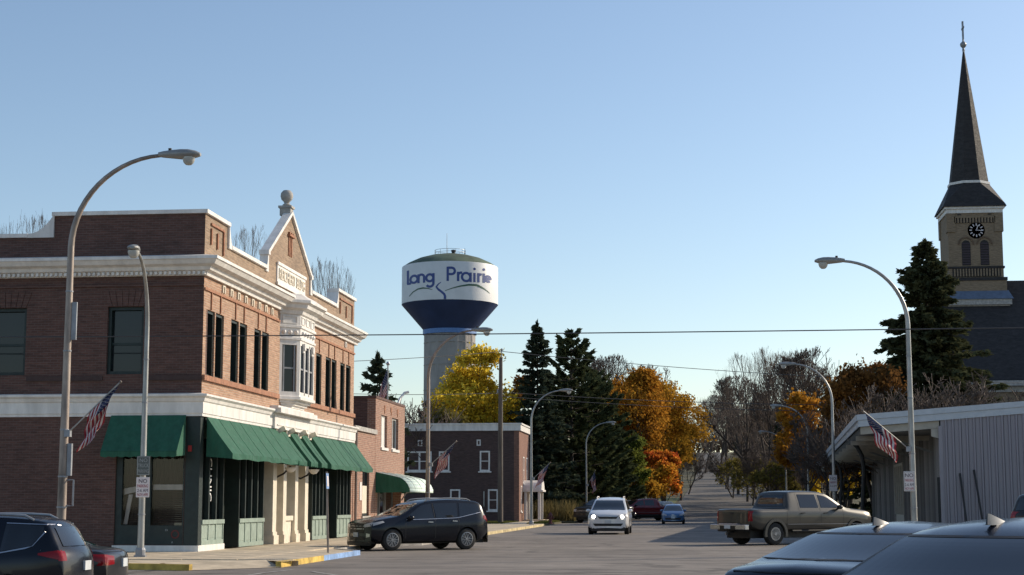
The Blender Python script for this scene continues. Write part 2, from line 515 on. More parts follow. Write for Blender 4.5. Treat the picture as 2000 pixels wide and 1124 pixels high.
# kerb stones: list of runs (points) cut into stones
def kerb_run(pts, mats, inward, step=2.4):
    out = []
    for (p, q), m in zip(zip(pts, pts[1:]), mats):
        p = Vector((*p, 0)); q = Vector((*q, 0)); L = (q - p).length; n = max(1, round(L / step)); d = (q - p) / n
        nrm = Vector(inward(p, q)).normalized()
        for i in range(n):
            a = p + d * i + (q - p).normalized() * 0.006; c = p + d * (i + 1) - (q - p).normalized() * 0.006
            out.append((a, c, nrm, m))
    return out
def left_in(p, q):
    d = q - p; return (-d.y, d.x, 0)

pave = thing('pavement', 'concrete pavement around the brick corner building', None)
pave['kind'] = 'structure'
corner = [(-90, 33.5), (-26, 34.0), (-15.6, 35.2), (-14.2, 38.4), (-11.9, 37.75)]
KB = kerb_run(corner, [M['kerb'], M['kerb'], M['kerb'], M['yellow']], left_in)
KB += kerb_run([(-10.2, 39.9), (-10.2, 44.65), (-10.2, 49.6), (-11.3, 51.4), (-11.3, 59.6), (-10.2, 61.0), (-10.2, 75.6), (-10.2, 110.4)],
               [M['yellow'], M['blue_kerb'], M['kerb'], M['kerb'], M['kerb'], M['kerb'], M['cream_kerb']], left_in)
for a, c, n, m in KB:
    k = MB()
    z0 = -0.3; za = gz(a.x, a.y); w = n * 0.16
    h = max(0.15, 0)
    top = 0.146
    vs = [(a.x, a.y, z0), (c.x, c.y, z0), (c.x + w.x, c.y + w.y, z0), (a.x + w.x, a.y + w.y, z0)]
    e = n * 0.025
    ts = [(a.x + e.x, a.y + e.y, top), (c.x + e.x, c.y + e.y, top), (c.x + w.x, c.y + w.y, top), (a.x + w.x, a.y + w.y, top)]
    k.add(vs + ts, [(4, 5, 6, 7), (0, 1, 5, 4), (1, 2, 6, 5), (2, 3, 7, 6), (3, 0, 4, 7)])
    o = k.build('kerb_stone', m, pave)
# ramp at the corner
k = MB(); k.add([(-11.9, 37.75, .01), (-10.2, 39.9, .01), (-10.9, 41.0, .148), (-13.0, 39.0, .148)], [(0, 1, 2, 3)])
k.build('kerb_ramp', M['concrete'], pave)
# paving slabs along the shop fronts and around the corner, each a slab with open joints
sm = MB(); sm.box(0.008, 1.46, 0.008, 1.49, -0.12, 0, 0); slab_me = sm.mesh('paving_slab'); slab_me.materials.append(M['concrete'])
rs = random.Random(3)
for j in range(47):
    for i in range(3):
        if i == 2 and 48.4 < 41.2 + j * 1.5 < 61.2: continue
        o = bpy.data.objects.new('paving_slab', slab_me); col.objects.link(o); o.parent = pave
        o.location = (-14.66 + i * 1.475, 41.2 + j * 1.5, 0.150 + rs.uniform(-.004, .004))
sm = MB(); sm.box(0.008, 1.49, 0.008, 1.32, -0.12, 0, 0); slab2 = sm.mesh('paving_slab'); slab2.materials.append(M['concrete'])
for i in range(11):
    for j in range(5):
        x = -16.16 - i * 1.5; y = 47.36 - 1.335 * (j + 1)
        if x < -15 and y > 40:
            o = bpy.data.objects.new('paving_slab', slab2); col.objects.link(o); o.parent = pave
            o.location = (x, y, 0.150 + rs.uniform(-.004, .004))
k = MB()
bed = [(-90, 33.66), (-26, 34.16), (-15.7, 35.36), (-14.3, 38.55), (-13.0, 38.4), (-13.0, 39.0), (-10.9, 41.0), (-10.05, 41.0), (-10.36, 41.2), (-10.36, 49.6), (-11.46, 51.4), (-11.46, 59.6), (-10.36, 61.0), (-10.36, 112), (-14.69, 112), (-14.69, 110), (-90, 110)]
k.prism([(x, y, -0.3) for x, y in bed], (0, 0, 0.425)); k.build('paving_bed', M['concrete'], pave)
k = MB(); k.add([(-10.2, 39.9, .142), (-10.05, 41, .142), (-10.9, 41.0, .1425)], [(0, 1, 2)]); k.build('kerb_ramp', M['concrete'], pave)

# second block, lawn side
lawn = MB()
lawn.box(-60, -13.3, 112.02, 149.6, -0.3, 0.13)
lawn.box(-11.6, -10.3, 112.02, 128, -0.3, 0.125); lawn.box(-11.6, -9.3, 128.02, 149.6, -0.3, 0.125)
o = lawn.build('lawn', M['grass']); tag(o, 'mown lawn beside the dark brick house', kind='structure')
k = MB(); k.box(-13.28, -11.62, 112.02, 149.6, -0.3, 0.15)
o = k.build('footpath', M['concrete']); tag(o, 'concrete footpath past the dark brick house', kind='structure')
k = MB(); k.box(6.5, 11.6, -25, 149.5, -0.3, 0.15)
o = k.build('right_pavement', M['concrete']); tag(o, 'concrete pavement along the long metal shed', kind='structure')
k = MB()
for i in range(24):
    k.box(6.32, 6.49, 30 + i * 5, 34.98 + i * 5, -0.3, 0.146)
o = k.build('right_kerb', M['kerb']); tag(o, 'kerb of the pavement by the metal shed', kind='structure')
# yard behind the shed and gravel lot
k = MB(); k.box(11.62, 70, 20, 149.5, -0.3, 0.12)
o = k.build('gravel_yard', mat('gravel_yard', (0.22, 0.19, 0.16), 0.95, var=0.3, vscale=5, bumpy=0.5)); tag(o, 'gravel yard around the metal shed', kind='structure')
# painted parking lines by the corner and down the street
def stripe(p, q, w=0.1):
    p = Vector((*p, 0)); q = Vector((*q, 0)); d = (q - p).normalized(); n = Vector((-d.y, d.x, 0)) * w / 2
    k = MB(); N = 6
    for i in range(N):
        a = p + (q - p) * i / N; c = p + (q - p) * (i + 1) / N
        k.quad(*[(v.x, v.y, gz(v.x, v.y) + .006) for v in (a - n, c - n, c + n, a + n)])
    o = k.build('parking_line', linem); o['kind'] = 'structure'; o['label'] = 'worn white parking line painted on the asphalt'; o['group'] = 'painted parking lines'
def worn():
    m, nt, b = nodes('worn_road_paint'); setp(b, rough=0.8)
    v = pos_node(nt)
    c = mixc(nt, (0.15, 0.135, 0.12), (0.55, 0.53, 0.49), ramp(nt, noise(nt, v, 5, 5, .8), [(.35, 0.1), (.6, .9)]))
    nt.links.new(c, b.inputs['Base Color']); return m
linem = worn()
stripe((-13.9, 34.6), (-12.9, 38.0)); stripe((-10.3, 33.0), (-9.6, 38.6)); stripe((-8.9, 37.6), (-6.4, 33))
for i in range(6):
    y = 52 + i * 4.3
    stripe((-10.1, y), (-5.6, y + 3.4))
for i in range(9):
    y = 40 + i * 4.3
    stripe((6.5, y + 3.4), (2.2, y))

# ------------------------------------------------------------------ the brick corner building
FX, FY = -14.7, 47.43          # street facade plane x, shaded front plane y
FE = 69.5                      # far end
cb = thing('corner_building', 'two storey tan brick corner building with green awnings and a pointed gable', 'building', (FX, FY, 0.15))
ORG = (FX, FY, 0.15)
def CB(): return MB(ORG)

# wall openings: street facade upper windows (y0, y1)
UW = [(47.72, 48.62), (48.72, 49.6), (50.42, 51.3), (51.42, 52.3), (53.2, 54.05), (54.2, 55.1),
      (62.3, 63.25), (63.98, 64.95), (65.08, 66.0), (66.72, 67.6), (67.85, 68.8)]
UZ0, UZ1 = 5.43, 7.46
def wall_with_holes(b, axis, plane, thick, u0, u1, z0, z1, holes, mi=0):
    """upright wall as boxes around the openings; axis 'x': plane x, u = y ; axis 'y': plane y, u = x"""
    us = sorted({u0, u1, *[h[0] for h in holes], *[h[1] for h in holes]})
    for a, c in zip(us, us[1:]):
        zs = [(z0, z1)]
        for h in holes:
            if h[0] <= a + 1e-6 and h[1] >= c - 1e-6:
                nz = []
                for (p, q) in zs:
                    if h[2] > p: nz.append((p, min(q, h[2])))
                    if h[3] < q: nz.append((max(p, h[3]), q))
                zs = [t for t in nz if t[1] - t[0] > 1e-4]
        for (p, q) in zs:
            if axis == 'x': b.box(plane - thick, plane, a, c, p, q, mi)
            else: b.box(a, c, plane, plane + thick, p, q, mi)

b = CB()
wall_with_holes(b, 'x', FX, 0.45, FY + 0.001, FE, 4.2, 8.5, [(a, c, UZ0, UZ1) for a, c in UW])
wall = b.build('street_wall', M['face_brick'], cb)
# front (shaded) wall
FW = [(-17.71, -16.56, 5.46, 7.53), (-21.45, -20.28, 5.46, 7.53), (-25.3, -24.1, 5.46, 7.53), (-17.3, -15.16, 0.35, 4.2)]
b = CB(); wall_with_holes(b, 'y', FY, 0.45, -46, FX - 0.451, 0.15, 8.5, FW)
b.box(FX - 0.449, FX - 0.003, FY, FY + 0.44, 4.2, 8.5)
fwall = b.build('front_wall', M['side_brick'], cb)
# inner dark core so nothing shows through, and the flat roof
b = CB(); b.box(-46, FX - 1.9, FY + 0.9, FE - 0.02, 0.15, 8.9); b.build('inner_core', M['black'], cb)
b = CB(); b.box(-46, FX - 0.46, FY + 0.46, FE - 0.01, 8.92, 9.05); b.build('roof_deck', mat('tar_roof', (0.06, 0.06, 0.06), 0.9), cb)
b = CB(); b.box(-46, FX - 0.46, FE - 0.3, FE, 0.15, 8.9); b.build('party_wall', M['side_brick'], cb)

# parapet
b = CB()
b.box(FX - 0.40, FX - 0.02, FY + 0.401, 49.85, 8.5, 10.38)
b.box(FX - 0.40, FX - 0.02, 49.85, 66.0, 8.5, 9.68)
b.box(FX - 0.40, FX - 0.02, 66.0, FE, 8.5, 10.38)
para = b.build('parapet', M['para_brick'], cb)
b = CB()
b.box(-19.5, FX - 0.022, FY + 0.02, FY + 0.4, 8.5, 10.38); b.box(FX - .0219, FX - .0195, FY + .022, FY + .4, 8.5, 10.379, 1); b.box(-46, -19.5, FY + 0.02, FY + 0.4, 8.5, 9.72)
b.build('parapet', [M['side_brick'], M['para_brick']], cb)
# recessed panels in the parapet's end blocks
for (ya, yb) in ((48.0, 49.4), (66.5, 69.0)):
    b = CB()
    for u0, u1, z0, z1 in ((ya, ya + .09, 9.5, 10.0), (yb - .09, yb, 9.35, 10.1), (ya, yb, 10.1, 10.17), ((ya + yb) / 2 - .05, (ya + yb) / 2 + .05, 9.45, 9.95)):
        b.box(FX - 0.015, FX + 0.035, u0, u1, z0, z1)
    b.build('brick_panel', M['terra'], cb)
# coping
boxes('coping', M['white'], cb, ORG, [(FX - 0.46, FX + 0.07, FY - 0.06, 49.93, 10.38, 10.50), (-19.58, FX - 0.461, FY - 0.06, FY + 0.46, 10.38, 10.50),
    (-46, -20.35, FY - 0.06, FY + 0.46, 9.72, 9.84), (FX - 0.46, FX + 0.07, 65.95, FE + 0.06, 10.38, 10.50),
    (FX - 0.46, FX + 0.07, 50.2, 54.55, 9.68, 9.80), (FX - 0.46, FX + 0.07, 61.25, 65.7, 9.68, 9.80)])
def stepcurve(ya, yb, zb, zt, sign, x0, x1, axis='y'):
    """concave white scroll between a high block and the low parapet"""
    pts = []
    for i in range(9):
        t = i / 8
        y = ya + (yb - ya) * t
        z = zt - (zt - zb) * (1 - (1 - t) ** 2.4) if sign > 0 else zt - (zt - zb) * (1 - (1 - t) ** 2.4)
        pts.append((y, z))
    poly = [(ya, zb - .12)] + pts + [(yb, zb - .12)]
    return poly
for ya, yb in ((49.86, 50.28), (65.99, 65.6)):
    poly = stepcurve(ya, yb, 9.79, 10.46, 1, 0, 0)
    b = CB(); b.prism([(FX + 0.05, y, z) for y, z in poly], (-0.5, 0, 0)); b.build('parapet_scroll', M['white'], cb)
poly = stepcurve(-19.51, -20.4, 9.83, 10.44, 1, 0, 0)
b = CB(); b.prism([(x, FY - 0.04, z) for x, z in poly], (0, 0.48, 0)); b.build('parapet_scroll', M['white'], cb)

# main cornice, street side and front, stepped mouldings
b = CB()
prof = [(0.0, 8.45), (0.10, 8.45), (0.12, 8.56), (0.24, 8.60), (0.28, 8.70), (0.44, 8.76), (0.52, 8.88), (0.56, 8.90), (0.56, 8.99), (0.02, 9.10), (-0.3, 9.10), (-0.3, 8.45)]
def sweep_cornice(b, prof, ends):
    rings = []
    for pt in ends: rings.append([pt(o, z) for o, z in prof])
    n = len(prof)
    for r0, r1 in zip(rings, rings[1:]):
        b.add(r0 + r1, [(i, (i + 1) % n, n + (i + 1) % n, n + i) for i in range(n)])
    b.add(rings[0], [tuple(range(n - 1, -1, -1))]); b.add(rings[-1], [tuple(range(n))])
sweep_cornice(b, prof, [lambda o, z: (-46, FY - o, z), lambda o, z: (FX + o, FY - o, z), lambda o, z: (FX + o, 56.6, z)])
sweep_cornice(b, prof, [lambda o, z: (FX + o, 60.06, z), lambda o, z: (FX + o, FE + 0.25, z)])
corn = b.build('cornice', M['white'], cb)
b = CB()
i = 0
x = -30.0
while x < FX + 0.05:
    b.box(x, x + 0.075, FY - 0.215, FY - 0.112, 8.47, 8.565); x += 0.15
o = b.build('dentil_course', M['white'], corn); o['kind'] = 'stuff'
# string course under the cornice, soldier lines, sill band
b = CB()
b.box(FX - 0.02, FX + 0.05, FY - 0.002, 56.5, 8.02, 8.09); b.box(FX - 0.02, FX + 0.05, 60.1, FE, 8.02, 8.09)
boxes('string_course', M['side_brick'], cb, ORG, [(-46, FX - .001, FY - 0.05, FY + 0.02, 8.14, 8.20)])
for a, c in UW:
    b.box(FX - 0.02, FX + 0.04, (a + c) / 2 - .03, (a + c) / 2 + .03, UZ1 + 0.02, 8.018)
b.build('string_course', M['terra'], cb)['kind'] = 'stuff'
boxes('sill_band', M['terra'], cb, ORG, [(FX - 0.02, FX + 0.09, FY - 0.003, 56.4, 5.27, 5.43), (FX - 0.02, FX + 0.09, 60.2, FE, 5.27, 5.43)])
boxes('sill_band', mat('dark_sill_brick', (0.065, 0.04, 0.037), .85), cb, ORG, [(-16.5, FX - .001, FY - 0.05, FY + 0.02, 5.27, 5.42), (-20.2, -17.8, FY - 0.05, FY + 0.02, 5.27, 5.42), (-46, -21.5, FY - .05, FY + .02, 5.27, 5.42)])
for (x0, x1, z0, z1) in FW[:3]:      # splayed flat arches over the front windows
    for q in range(7):
        t0 = q / 7; t1 = (q + 1) / 7 - 0.02
        bq = CB()
        w0 = x1 - x0
        bot = lambda t: x0 + w0 * t
        top = lambda t: x0 - 0.18 + (w0 + 0.36) * t
        bq.prism([(bot(t0), FY - 0.02, z1 + .01), (bot(t1), FY - 0.02, z1 + .01), (top(t1), FY - 0.02, z1 + 0.5), (top(t0), FY - 0.02, z1 + 0.5)], (0, 0.05, 0))
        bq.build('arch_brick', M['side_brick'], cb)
# raised white brick strips of the frieze
strip = CB()
me_done = None
for ya, yb in ((49.0, 55.8), (62.9, 68.7)):
    for i in range(8):
        y = ya + (yb - ya) * (i + .5) / 8
        b = CB()
        b.box(FX - .01, FX + .05, y - .14, y - .07, 8.16, 8.40); b.box(FX - .01, FX + .05, y + .07, y + .14, 8.16, 8.40)
        b.box(FX - .01, FX + .045, y - .069, y + .069, 8.36, 8.40)
        if ya < 60 or i == 6:
            b.build('frieze_brick', M['white'] if ya > 60 else M['cream'], cb)

# upper street windows: deep dark green frame, sash and panes
for a, c in UW:
    b = CB()
    t = 0.07
    b.box(FX - 0.44, FX - 0.05, a + .002, a + t, UZ0 + .002, UZ1 - .002); b.box(FX - 0.44, FX - 0.05, c - t, c - .002, UZ0 + .002, UZ1 - .002)
    b.box(FX - 0.44, FX - 0.05, a + t, c - t, UZ1 - .09, UZ1 - .002); b.box(FX - 0.44, FX - 0.12, a + t, c - t, UZ0 + .002, UZ0 + .08)
    b.box(FX - 0.40, FX - 0.32, a + t, c - t, 6.40, 6.47)
    w = b.build('window', M['dkgreen'], cb)
    for z0, z1 in ((UZ0 + .08, 6.40), (6.47, UZ1 - .09)):
        p = CB(); p.box(FX - 0.385, FX - 0.365, a + t, c - t, z0, z1); p.build('pane', M['glass'], w)
# front windows
for (x0, x1, z0, z1) in FW[:3]:
    b = CB(); t = 0.10
    b.box(x0 + .002, x0 + t, FY + .10, FY + .44, z0, z1); b.box(x1 - t, x1 - .002, FY + .10, FY + .44, z0, z1)
    b.box(x0 + t, x1 - t, FY + .10, FY + .44, z1 - t, z1); b.box(x0 + t, x1 - t, FY + .10, FY + .44, z0, z0 + t)
    b.box(x0 + t, x1 - t, FY + .20, FY + .30, 6.36, 6.44)
    w = b.build('window', M['dkgreen'], cb)
    for q0, q1 in ((z0 + t, 6.36), (6.44, z1 - t)):
        p = CB(); p.box(x0 + t, x1 - t, FY + .24, FY + .26, q0, q1); p.build('pane', M['glass'], w)

# gable
GA, GB_, GC = 54.75, 61.05, 57.9
b = CB()
gp = [(GA, 9.682), (GB_, 9.682), (GB_, 10.30), (GC, 12.15), (GA, 10.30)]
b.prism([(FX - 0.02, y, z) for y, z in gp], (-0.20, 0, 0)); gab = b.build('gable', M['para_brick'], cb)
b = CB()
def slab_edge(b, p, q, w, t, mi=0):
    b.bar((FX - 0.08, p[0], p[1]), (FX - 0.08, q[0], q[1]), w, t, mi, up=(0, -(q[1] - p[1]), q[0] - p[0]))
slab_edge(b, (GA - .10, 10.30), (GC, 12.26), 0.32, 0.13)
slab_edge(b, (GB_ + .10, 10.30), (GC, 12.26), 0.315, 0.131)
b.box(FX - .27, FX + .09, GA - .20, GA + .02, 10.2, 10.36); b.box(FX - .27, FX + .09, GB_ - .02, GB_ + .20, 10.2, 10.36)
for s, y in ((1, GA), (-1, GB_)):
    poly = [(y + s * .01, 9.6), (y + s * .01, 10.2), (y - s * .1, 10.2), (y - s * .14, 9.95), (y - s * .28, 9.75), (y - s * .3, 9.6)]
    b.prism([(FX + .04, p, z) for p, z in poly], (-.30, 0, 0))
b.build('gable_coping', M['white'], cb)
b = CB()
b.box(FX - .38, FX + .03, GC - .2, GC + .2, 12.14, 12.42); b.box(FX - .43, FX + .08, GC - .25, GC + .25, 12.42, 12.50)
ped = b.build('finial_base', M['stone'], cb)
b = CB()
b.lathe([(.14, 12.50), (.16, 12.56), (.09, 12.62), (.12, 12.68), (.2, 12.76), (.235, 12.88), (.22, 13.0), (.14, 13.1), (.0, 13.13)], (FX - .17, GC, 0), 20)
b.build('ball_finial', M['stone'], cb, smooth=True, ang=50)
# gable louvre slits with small hood and plaque
b = CB()
for q in (-.22, 0, .22): b.box(FX - .03, FX + .015, GC + q - .045, GC + q + .045, 10.62, 11.33)
b.box(FX - .02, FX + .09, GC - .4, GC + .4, 11.34, 11.41)
for q in (-.25, 0, .25): b.box(FX - .02, FX + .06, GC + q - .06, GC + q + .06, 11.43, 11.50)
b.build('gable_vent', M['terra'], cb)
b = CB(); b.box(FX - .03, FX + .03, 56.0, 60.2, 9.35, 10.13)
b.box(FX + .031, FX + .07, 55.95, 60.25, 10.05, 10.16); b.box(FX + .031, FX + .07, 55.95, 60.25, 9.32, 9.43)
plq = b.build('name_plaque', M['white'], cb)
tm = text_mesh('REICHERT BLDG', 0.55, 0.02); tm.materials.append(M['cream'])
o = bpy.data.objects.new('lettering', tm); col.objects.link(o); o.parent = plq
o.matrix_local = Matrix.Translation((0.05, 58.1 - FY, 9.735 - .15)) @ Matrix(((0, 0, 1, 0), (1, 0, 0, 0), (0, 1, 0, 0), (0, 0, 0, 1))) @ Matrix.Diagonal((.98, 1.0, 1, 1))

# oriel bay window
BP = 0.60; B0, B1 = 56.62, 60.05
BA, BB_ = B0 + BP, B1 - BP
def bay_ring(off, z):
    o = off
    return [(FX - .02, B0 - o * 1.1, z), (FX + BP + o * .9, BA - o * .45, z), (FX + BP + o * .9, BB_ + o * .45, z), (FX - .02, B1 + o * 1.1, z)]
def bay_solid(b, levels, mi=0):
    rings = [bay_ring(o, z) for o, z in levels]
    for r0, r1 in zip(rings, rings[1:]):
        b.add(r0 + r1, [(i, i + 1, 4 + i + 1, 4 + i) for i in range(3)], mi)
    b.add(rings[0], [(3, 2, 1, 0)], mi); b.add(rings[-1], [(0, 1, 2, 3)], mi)
b = CB()
bay_solid(b, [(0, 7.34), (0, 7.42), (.05, 7.44), (.05, 7.52), (0, 7.54), (0, 7.86), (.06, 7.88), (.06, 7.96), (0, 7.98), (0, 8.34), (.08, 8.38), (.12, 8.5), (.3, 8.58), (.34, 8.7), (.46, 8.76), (.46, 8.86), (.36, 8.9), (.02, 9.12)])
bay = b.build('bay_window', M['white'], cb)
b = CB()
bay_solid(b, [(-.45, 4.86), (-.42, 4.9), (-.42, 4.98), (-.34, 5.0), (-.34, 5.07), (-.24, 5.09), (-.24, 5.16), (-.12, 5.18), (-.12, 5.25), (0.06, 5.28), (0.06, 5.38), (0, 5.40), (-.004, 5.46)])
b.build('bay_corbel', M['white'], bay)
# bay posts + panes per face
def on_face(i, t, z, off=0.0):
    r = bay_ring(0, z); p, q = Vector(r[i]), Vector(r[i + 1])
    d = (q - p); n = Vector((d.y, -d.x, 0)).normalized()
    return p + d * t + n * off
def face_box(b, i, t0, t1, z0, z1, o0, o1, mi=0):
    p = [on_face(i, t0, z0, o0), on_face(i, t1, z0, o0), on_face(i, t1, z0, o1), on_face(i, t0, z0, o1)]
    b.prism(p, (0, 0, z1 - z0), mi)
for i in range(3):
    b = CB(); n = 1 if i != 1 else 3
    L = (Vector(bay_ring(0, 6)[i + 1]) - Vector(bay_ring(0, 6)[i])).length
    e = 0.13 / L if i != 1 else .09 / L
    face_box(b, i, 0.0, e, 5.461, 7.339, -.12, 0); face_box(b, i, 1 - e, 1.0, 5.461, 7.339, -.12, 0)
    for k in range(1, n):
        t = e + (1 - 2 * e) * k / n; face_box(b, i, t - .04 / L * 1.2, t + .04 / L * 1.2, 5.461, 7.339, -.12, -.003)
    face_box(b, i, e, 1 - e, 7.25, 7.339, -.12, -.003); face_box(b, i, e, 1 - e, 5.461, 5.56, -.12, -.003)
    fr = b.build('bay_frame', M['white'], bay)
    for k in range(n):
        t0 = e + (1 - 2 * e) * k / n + .06 / L; t1 = e + (1 - 2 * e) * (k + 1) / n - .06 / L
        b = CB()
        face_box(b, i, t0, t0 + .05 / L, 5.561, 7.249, -.11, -.03); face_box(b, i, t1 - .05 / L, t1, 5.561, 7.249, -.11, -.03)
        face_box(b, i, t0, t1, 6.38, 6.44, -.11, -.035); b.build('sash', M['lead'], bay)
        b = CB(); face_box(b, i, t0, t1, 5.561, 7.249, -.10, -.07); b.build('pane', M['glass'], bay)
    # panels, brackets and bosses of the frieze above
    for (t0, t1) in ([(.12, .86)] if i != 1 else [(.06, .3), (.38, .62), (.7, .94)]):
        b = CB()
        for (p0, p1, q0, q1) in ((t0, t1, 8.02, 8.06), (t0, t1, 8.27, 8.31), (t0, t0 + .05 / L, 8.06, 8.27), (t1 - .05 / L, t1, 8.06, 8.27)):
            face_box(b, i, p0, p1, q0, q1, -.01, .03)
        b.build('bay_panel', M['white'], bay)
    for k in range(3 if i != 1 else 5):
        t = (k + .7) / (3.4 if i != 1 else 5.4)
        b = CB(); c = on_face(i, t, 7.70, 0.02)
        b.lathe([(0.0, -.08), (.06, -.06), (.085, 0), (.06, .06), (0, .08)], c, 8); b.build('bay_boss', M['white'], bay)
    if i == 1:
        for t in (.2, .8):
            b = CB(); face_box(b, i, t - .05, t + .05, 7.10, 7.339, .004, .1); face_box(b, i, t - .05, t + .05, 7.0, 7.1, .004, .05); b.build('bay_bracket', M['white'], bay)

# frieze band over the shopfront with its cornice
b = CB()
fprof = [(0.0, 4.18), (0.06, 4.18), (0.06, 4.26), (0.09, 4.27), (0.09, 4.60), (0.13, 4.63), (0.16, 4.72), (0.24, 4.78), (0.24, 4.84), (0.0, 4.88), (-0.1, 4.88), (-0.1, 4.18)]
sweep_cornice(b, fprof, [lambda o, z: (-46, FY - o, z), lambda o, z: (FX + o, FY - o, z), lambda o, z: (FX + o, 55.5, z)])
sweep_cornice(b, fprof, [lambda o, z: (FX + o, 60.72, z), lambda o, z: (FX + o, FE + 0.1, z)])
b.build('frieze_band', M['white'], cb)
b = CB()
b.box(FX - .1, FX + .17, 55.51, 60.71, 4.18, 4.72); b.box(FX - .1, FX + .42, 55.35, 60.9, 4.724, 4.90); b.box(FX - .1, FX + .30, 55.45, 60.8, 4.902, 4.98)
b.box(FX + .169, FX + .20, 55.8, 60.5, 4.30, 4.34); b.box(FX + .169, FX + .20, 55.8, 60.5, 4.60, 4.64)
b.build('entrance_slab', M['white'], cb)

# ground floor: recessed back wall, ceiling of the recess, bays
b = CB()
b.box(FX - 1.9, FX - 1.4, FY + .5, FE - .3, 0.15, 4.2); b.box(FX - 1.4, FX - 0.01, FY + .5, FE - .3, 3.95, 4.178)
b.build('shop_back_wall', M['dkgreen'], cb)
b = CB()
b.box(FX - .44, FX - .004, FY, FY + .30, 0.33, 4.198); b.box(-15.155, FX - .45, FY + .02, FY + .35, .33, 4.19)
b.build('corner_post', M['dkgreen'], cb)
b = CB()
b.box(-17.33, FX + .03, FY - .05, FY + .34, .15, .33); b.box(FX - .4, FX + .03, FY + .342, 50.12, .15, .33)
b.build('white_plinth', M['white'], cb)
b = CB(); b.box(FX - 1.4, FX - .0, FE - .30, FE - .002, .15, 4.2); b.build('end_pier', M['block_brick'], cb)
SHOP = [(47.78, 50.08, 3, .33), (51.86, 54.9, 4, .17), (62.1, 64.6, 4, .17), (66.5, 69.15, 4, .17)]
for si, (a, c, n, zb) in enumerate(SHOP):
    b = CB()
    # kick panel carcass, sill, head and posts
    b.box(FX - .5, FX - .03, a, c, zb, 0.95); b.box(FX - .5, FX + .03, a - .01, c + .01, 0.95, 1.08)
    boxes('window_head', M['dkgreen'], cb, ORG, [(FX - .5, FX - .02, a, c, 3.55, 3.95)])
    w = (c - a) / n; MUL = []
    for k in range(n + 1):
        y = a + k * w
        dm = CB(); dm.box(FX - .22, FX - .02, max(a, y - .055), min(c, y + .055), 1.081, 3.549); MUL.append(dm)
        b.box(FX - .03 + .0005, FX - .002, max(a, y - .05), min(c, y + .05), zb + .14, .949)
    b.box(FX - .0295, FX + .004, a, c, zb, zb + .138)
    fr = b.build('shop_window', M['sage'], cb)
    for dm in MUL: dm.build('mullion', M['dkgreen'], fr)
    boxes('shade_cheek', M['dkgreen'], fr, ORG, [(FX - .51, FX - .025, a - .014, a - .002, zb, 3.94), (FX - .51, FX - .025, c + .002, c + .014, zb, 3.94)])  # dark slabs added to blacken the shaded sides of each bay
    bs = CB(); bs.box(FX - .34, FX - .32, a + .04, c - .04, 1.08, 3.55); bs.box(FX - .5, FX - .17, a, a + .03, 1.08, 3.55); bs.box(FX - .5, FX - .17, c - .03, c, 1.08, 3.55)
    bs.build('shop_window_back', M['interior'], fr)
    for k in range(n):
        y0 = a + k * w + .055; y1 = a + (k + 1) * w - .055
        p = CB(); p.quad((FX - .14, y0 - .02, 1.081), (FX - .14, y1 + .02, 1.081), (FX - .14, y1 + .02, 3.549), (FX - .14, y0 - .02, 3.549)); p.build('pane', M['clear'], fr)
        p = CB(); p.box(FX - .029, FX - .018, y0 + .04, y1 - .04, zb + .2, .90); p.build('kick_panel', M['sage'], fr)
    if si == 0:
        tm = text_mesh('CLINIC', 0.52, 0.003); tm.materials.append(M['letter'])
        o = bpy.data.objects.new('lettering', tm); col.objects.link(o); o.parent = fr
        yc = a + 1.5 * w
        # letters run down the pane, turned a quarter
        o.matrix_local = Matrix.Translation((-.13, yc - FY, 2.30 - .15)) @ Matrix(((0, 0, 1, 0), (0, 1, 0, 0), (-1, 0, 0, 0), (0, 0, 0, 1))) @ Matrix.Diagonal((.82, .95, 1, 1))
# entrance pilasters
for y0, y1 in ((56.0, 56.5), (57.45, 57.9), (59.2, 59.65), (60.75, 61.25)):
    b = CB()
    b.box(FX - .75, FX + .02, y0, y1, .46, 4.0); b.box(FX - .78, FX + .10, y0 - .08, y1 + .08, .15, .46)
    b.box(FX - .78, FX + .12, y0 - .06, y1 + .06, 3.98, 4.17); b.box(FX - .76, FX + .05, y0 - .03, y1 + .03, .46, .58)
    pl = b.build('pilaster', M['cream'], cb)
    b = CB(); b.bar((FX + .12, (y0 + y1) / 2, 4.12), (FX + .36, (y0 + y1) / 2, 4.22), .14, .16); b.build('bracket', M['cream'], pl)
b = CB(); b.box(FX - .6, FX - .10, 57.98, 59.12, .15, .95); b.box(FX - .6, FX - .02, 57.98, 59.12, .95, 1.12); b.build('low_wall', M['cream'], cb)
b = CB(); b.box(FX - .5, FX - .4, 57.95, 58.1, 1.12, 3.9); b.box(FX - .5, FX - .4, 59.0, 59.15, 1.12, 3.9); b.box(FX - .5, FX - .4, 58.1, 59.0, 3.3, 3.9)
w = b.build('entrance_window', M['dkgreen'], cb)
p = CB(); p.box(FX - .46, FX - .44, 58.1, 59.0, 1.12, 3.3); p.build('pane', M['glass'], w)
for y0, y1 in ((56.55, 57.4), (59.72, 60.68)):
    b = CB(); b.box(FX - .95, FX - .88, y0, y0 + .12, .15, 2.5); b.box(FX - .95, FX - .88, y1 - .12, y1, .15, 2.5); b.box(FX - .95, FX - .88, y0, y1, 2.4, 2.55); b.box(FX - .95, FX - .88, y0, y1, .15, .5)
    d = b.build('door', M['dkgreen'], cb)
    p = CB(); p.box(FX - .93, FX - .91, y0 + .12, y1 - .12, .5, 2.4); p.build('pane', M['glass'], d)
    p = CB(); p.bar((FX - .84, y1 - .17, 1.0), (FX - .84, y1 - .17, 1.35), .03, .03); p.build('handle', M['chrome'], d)
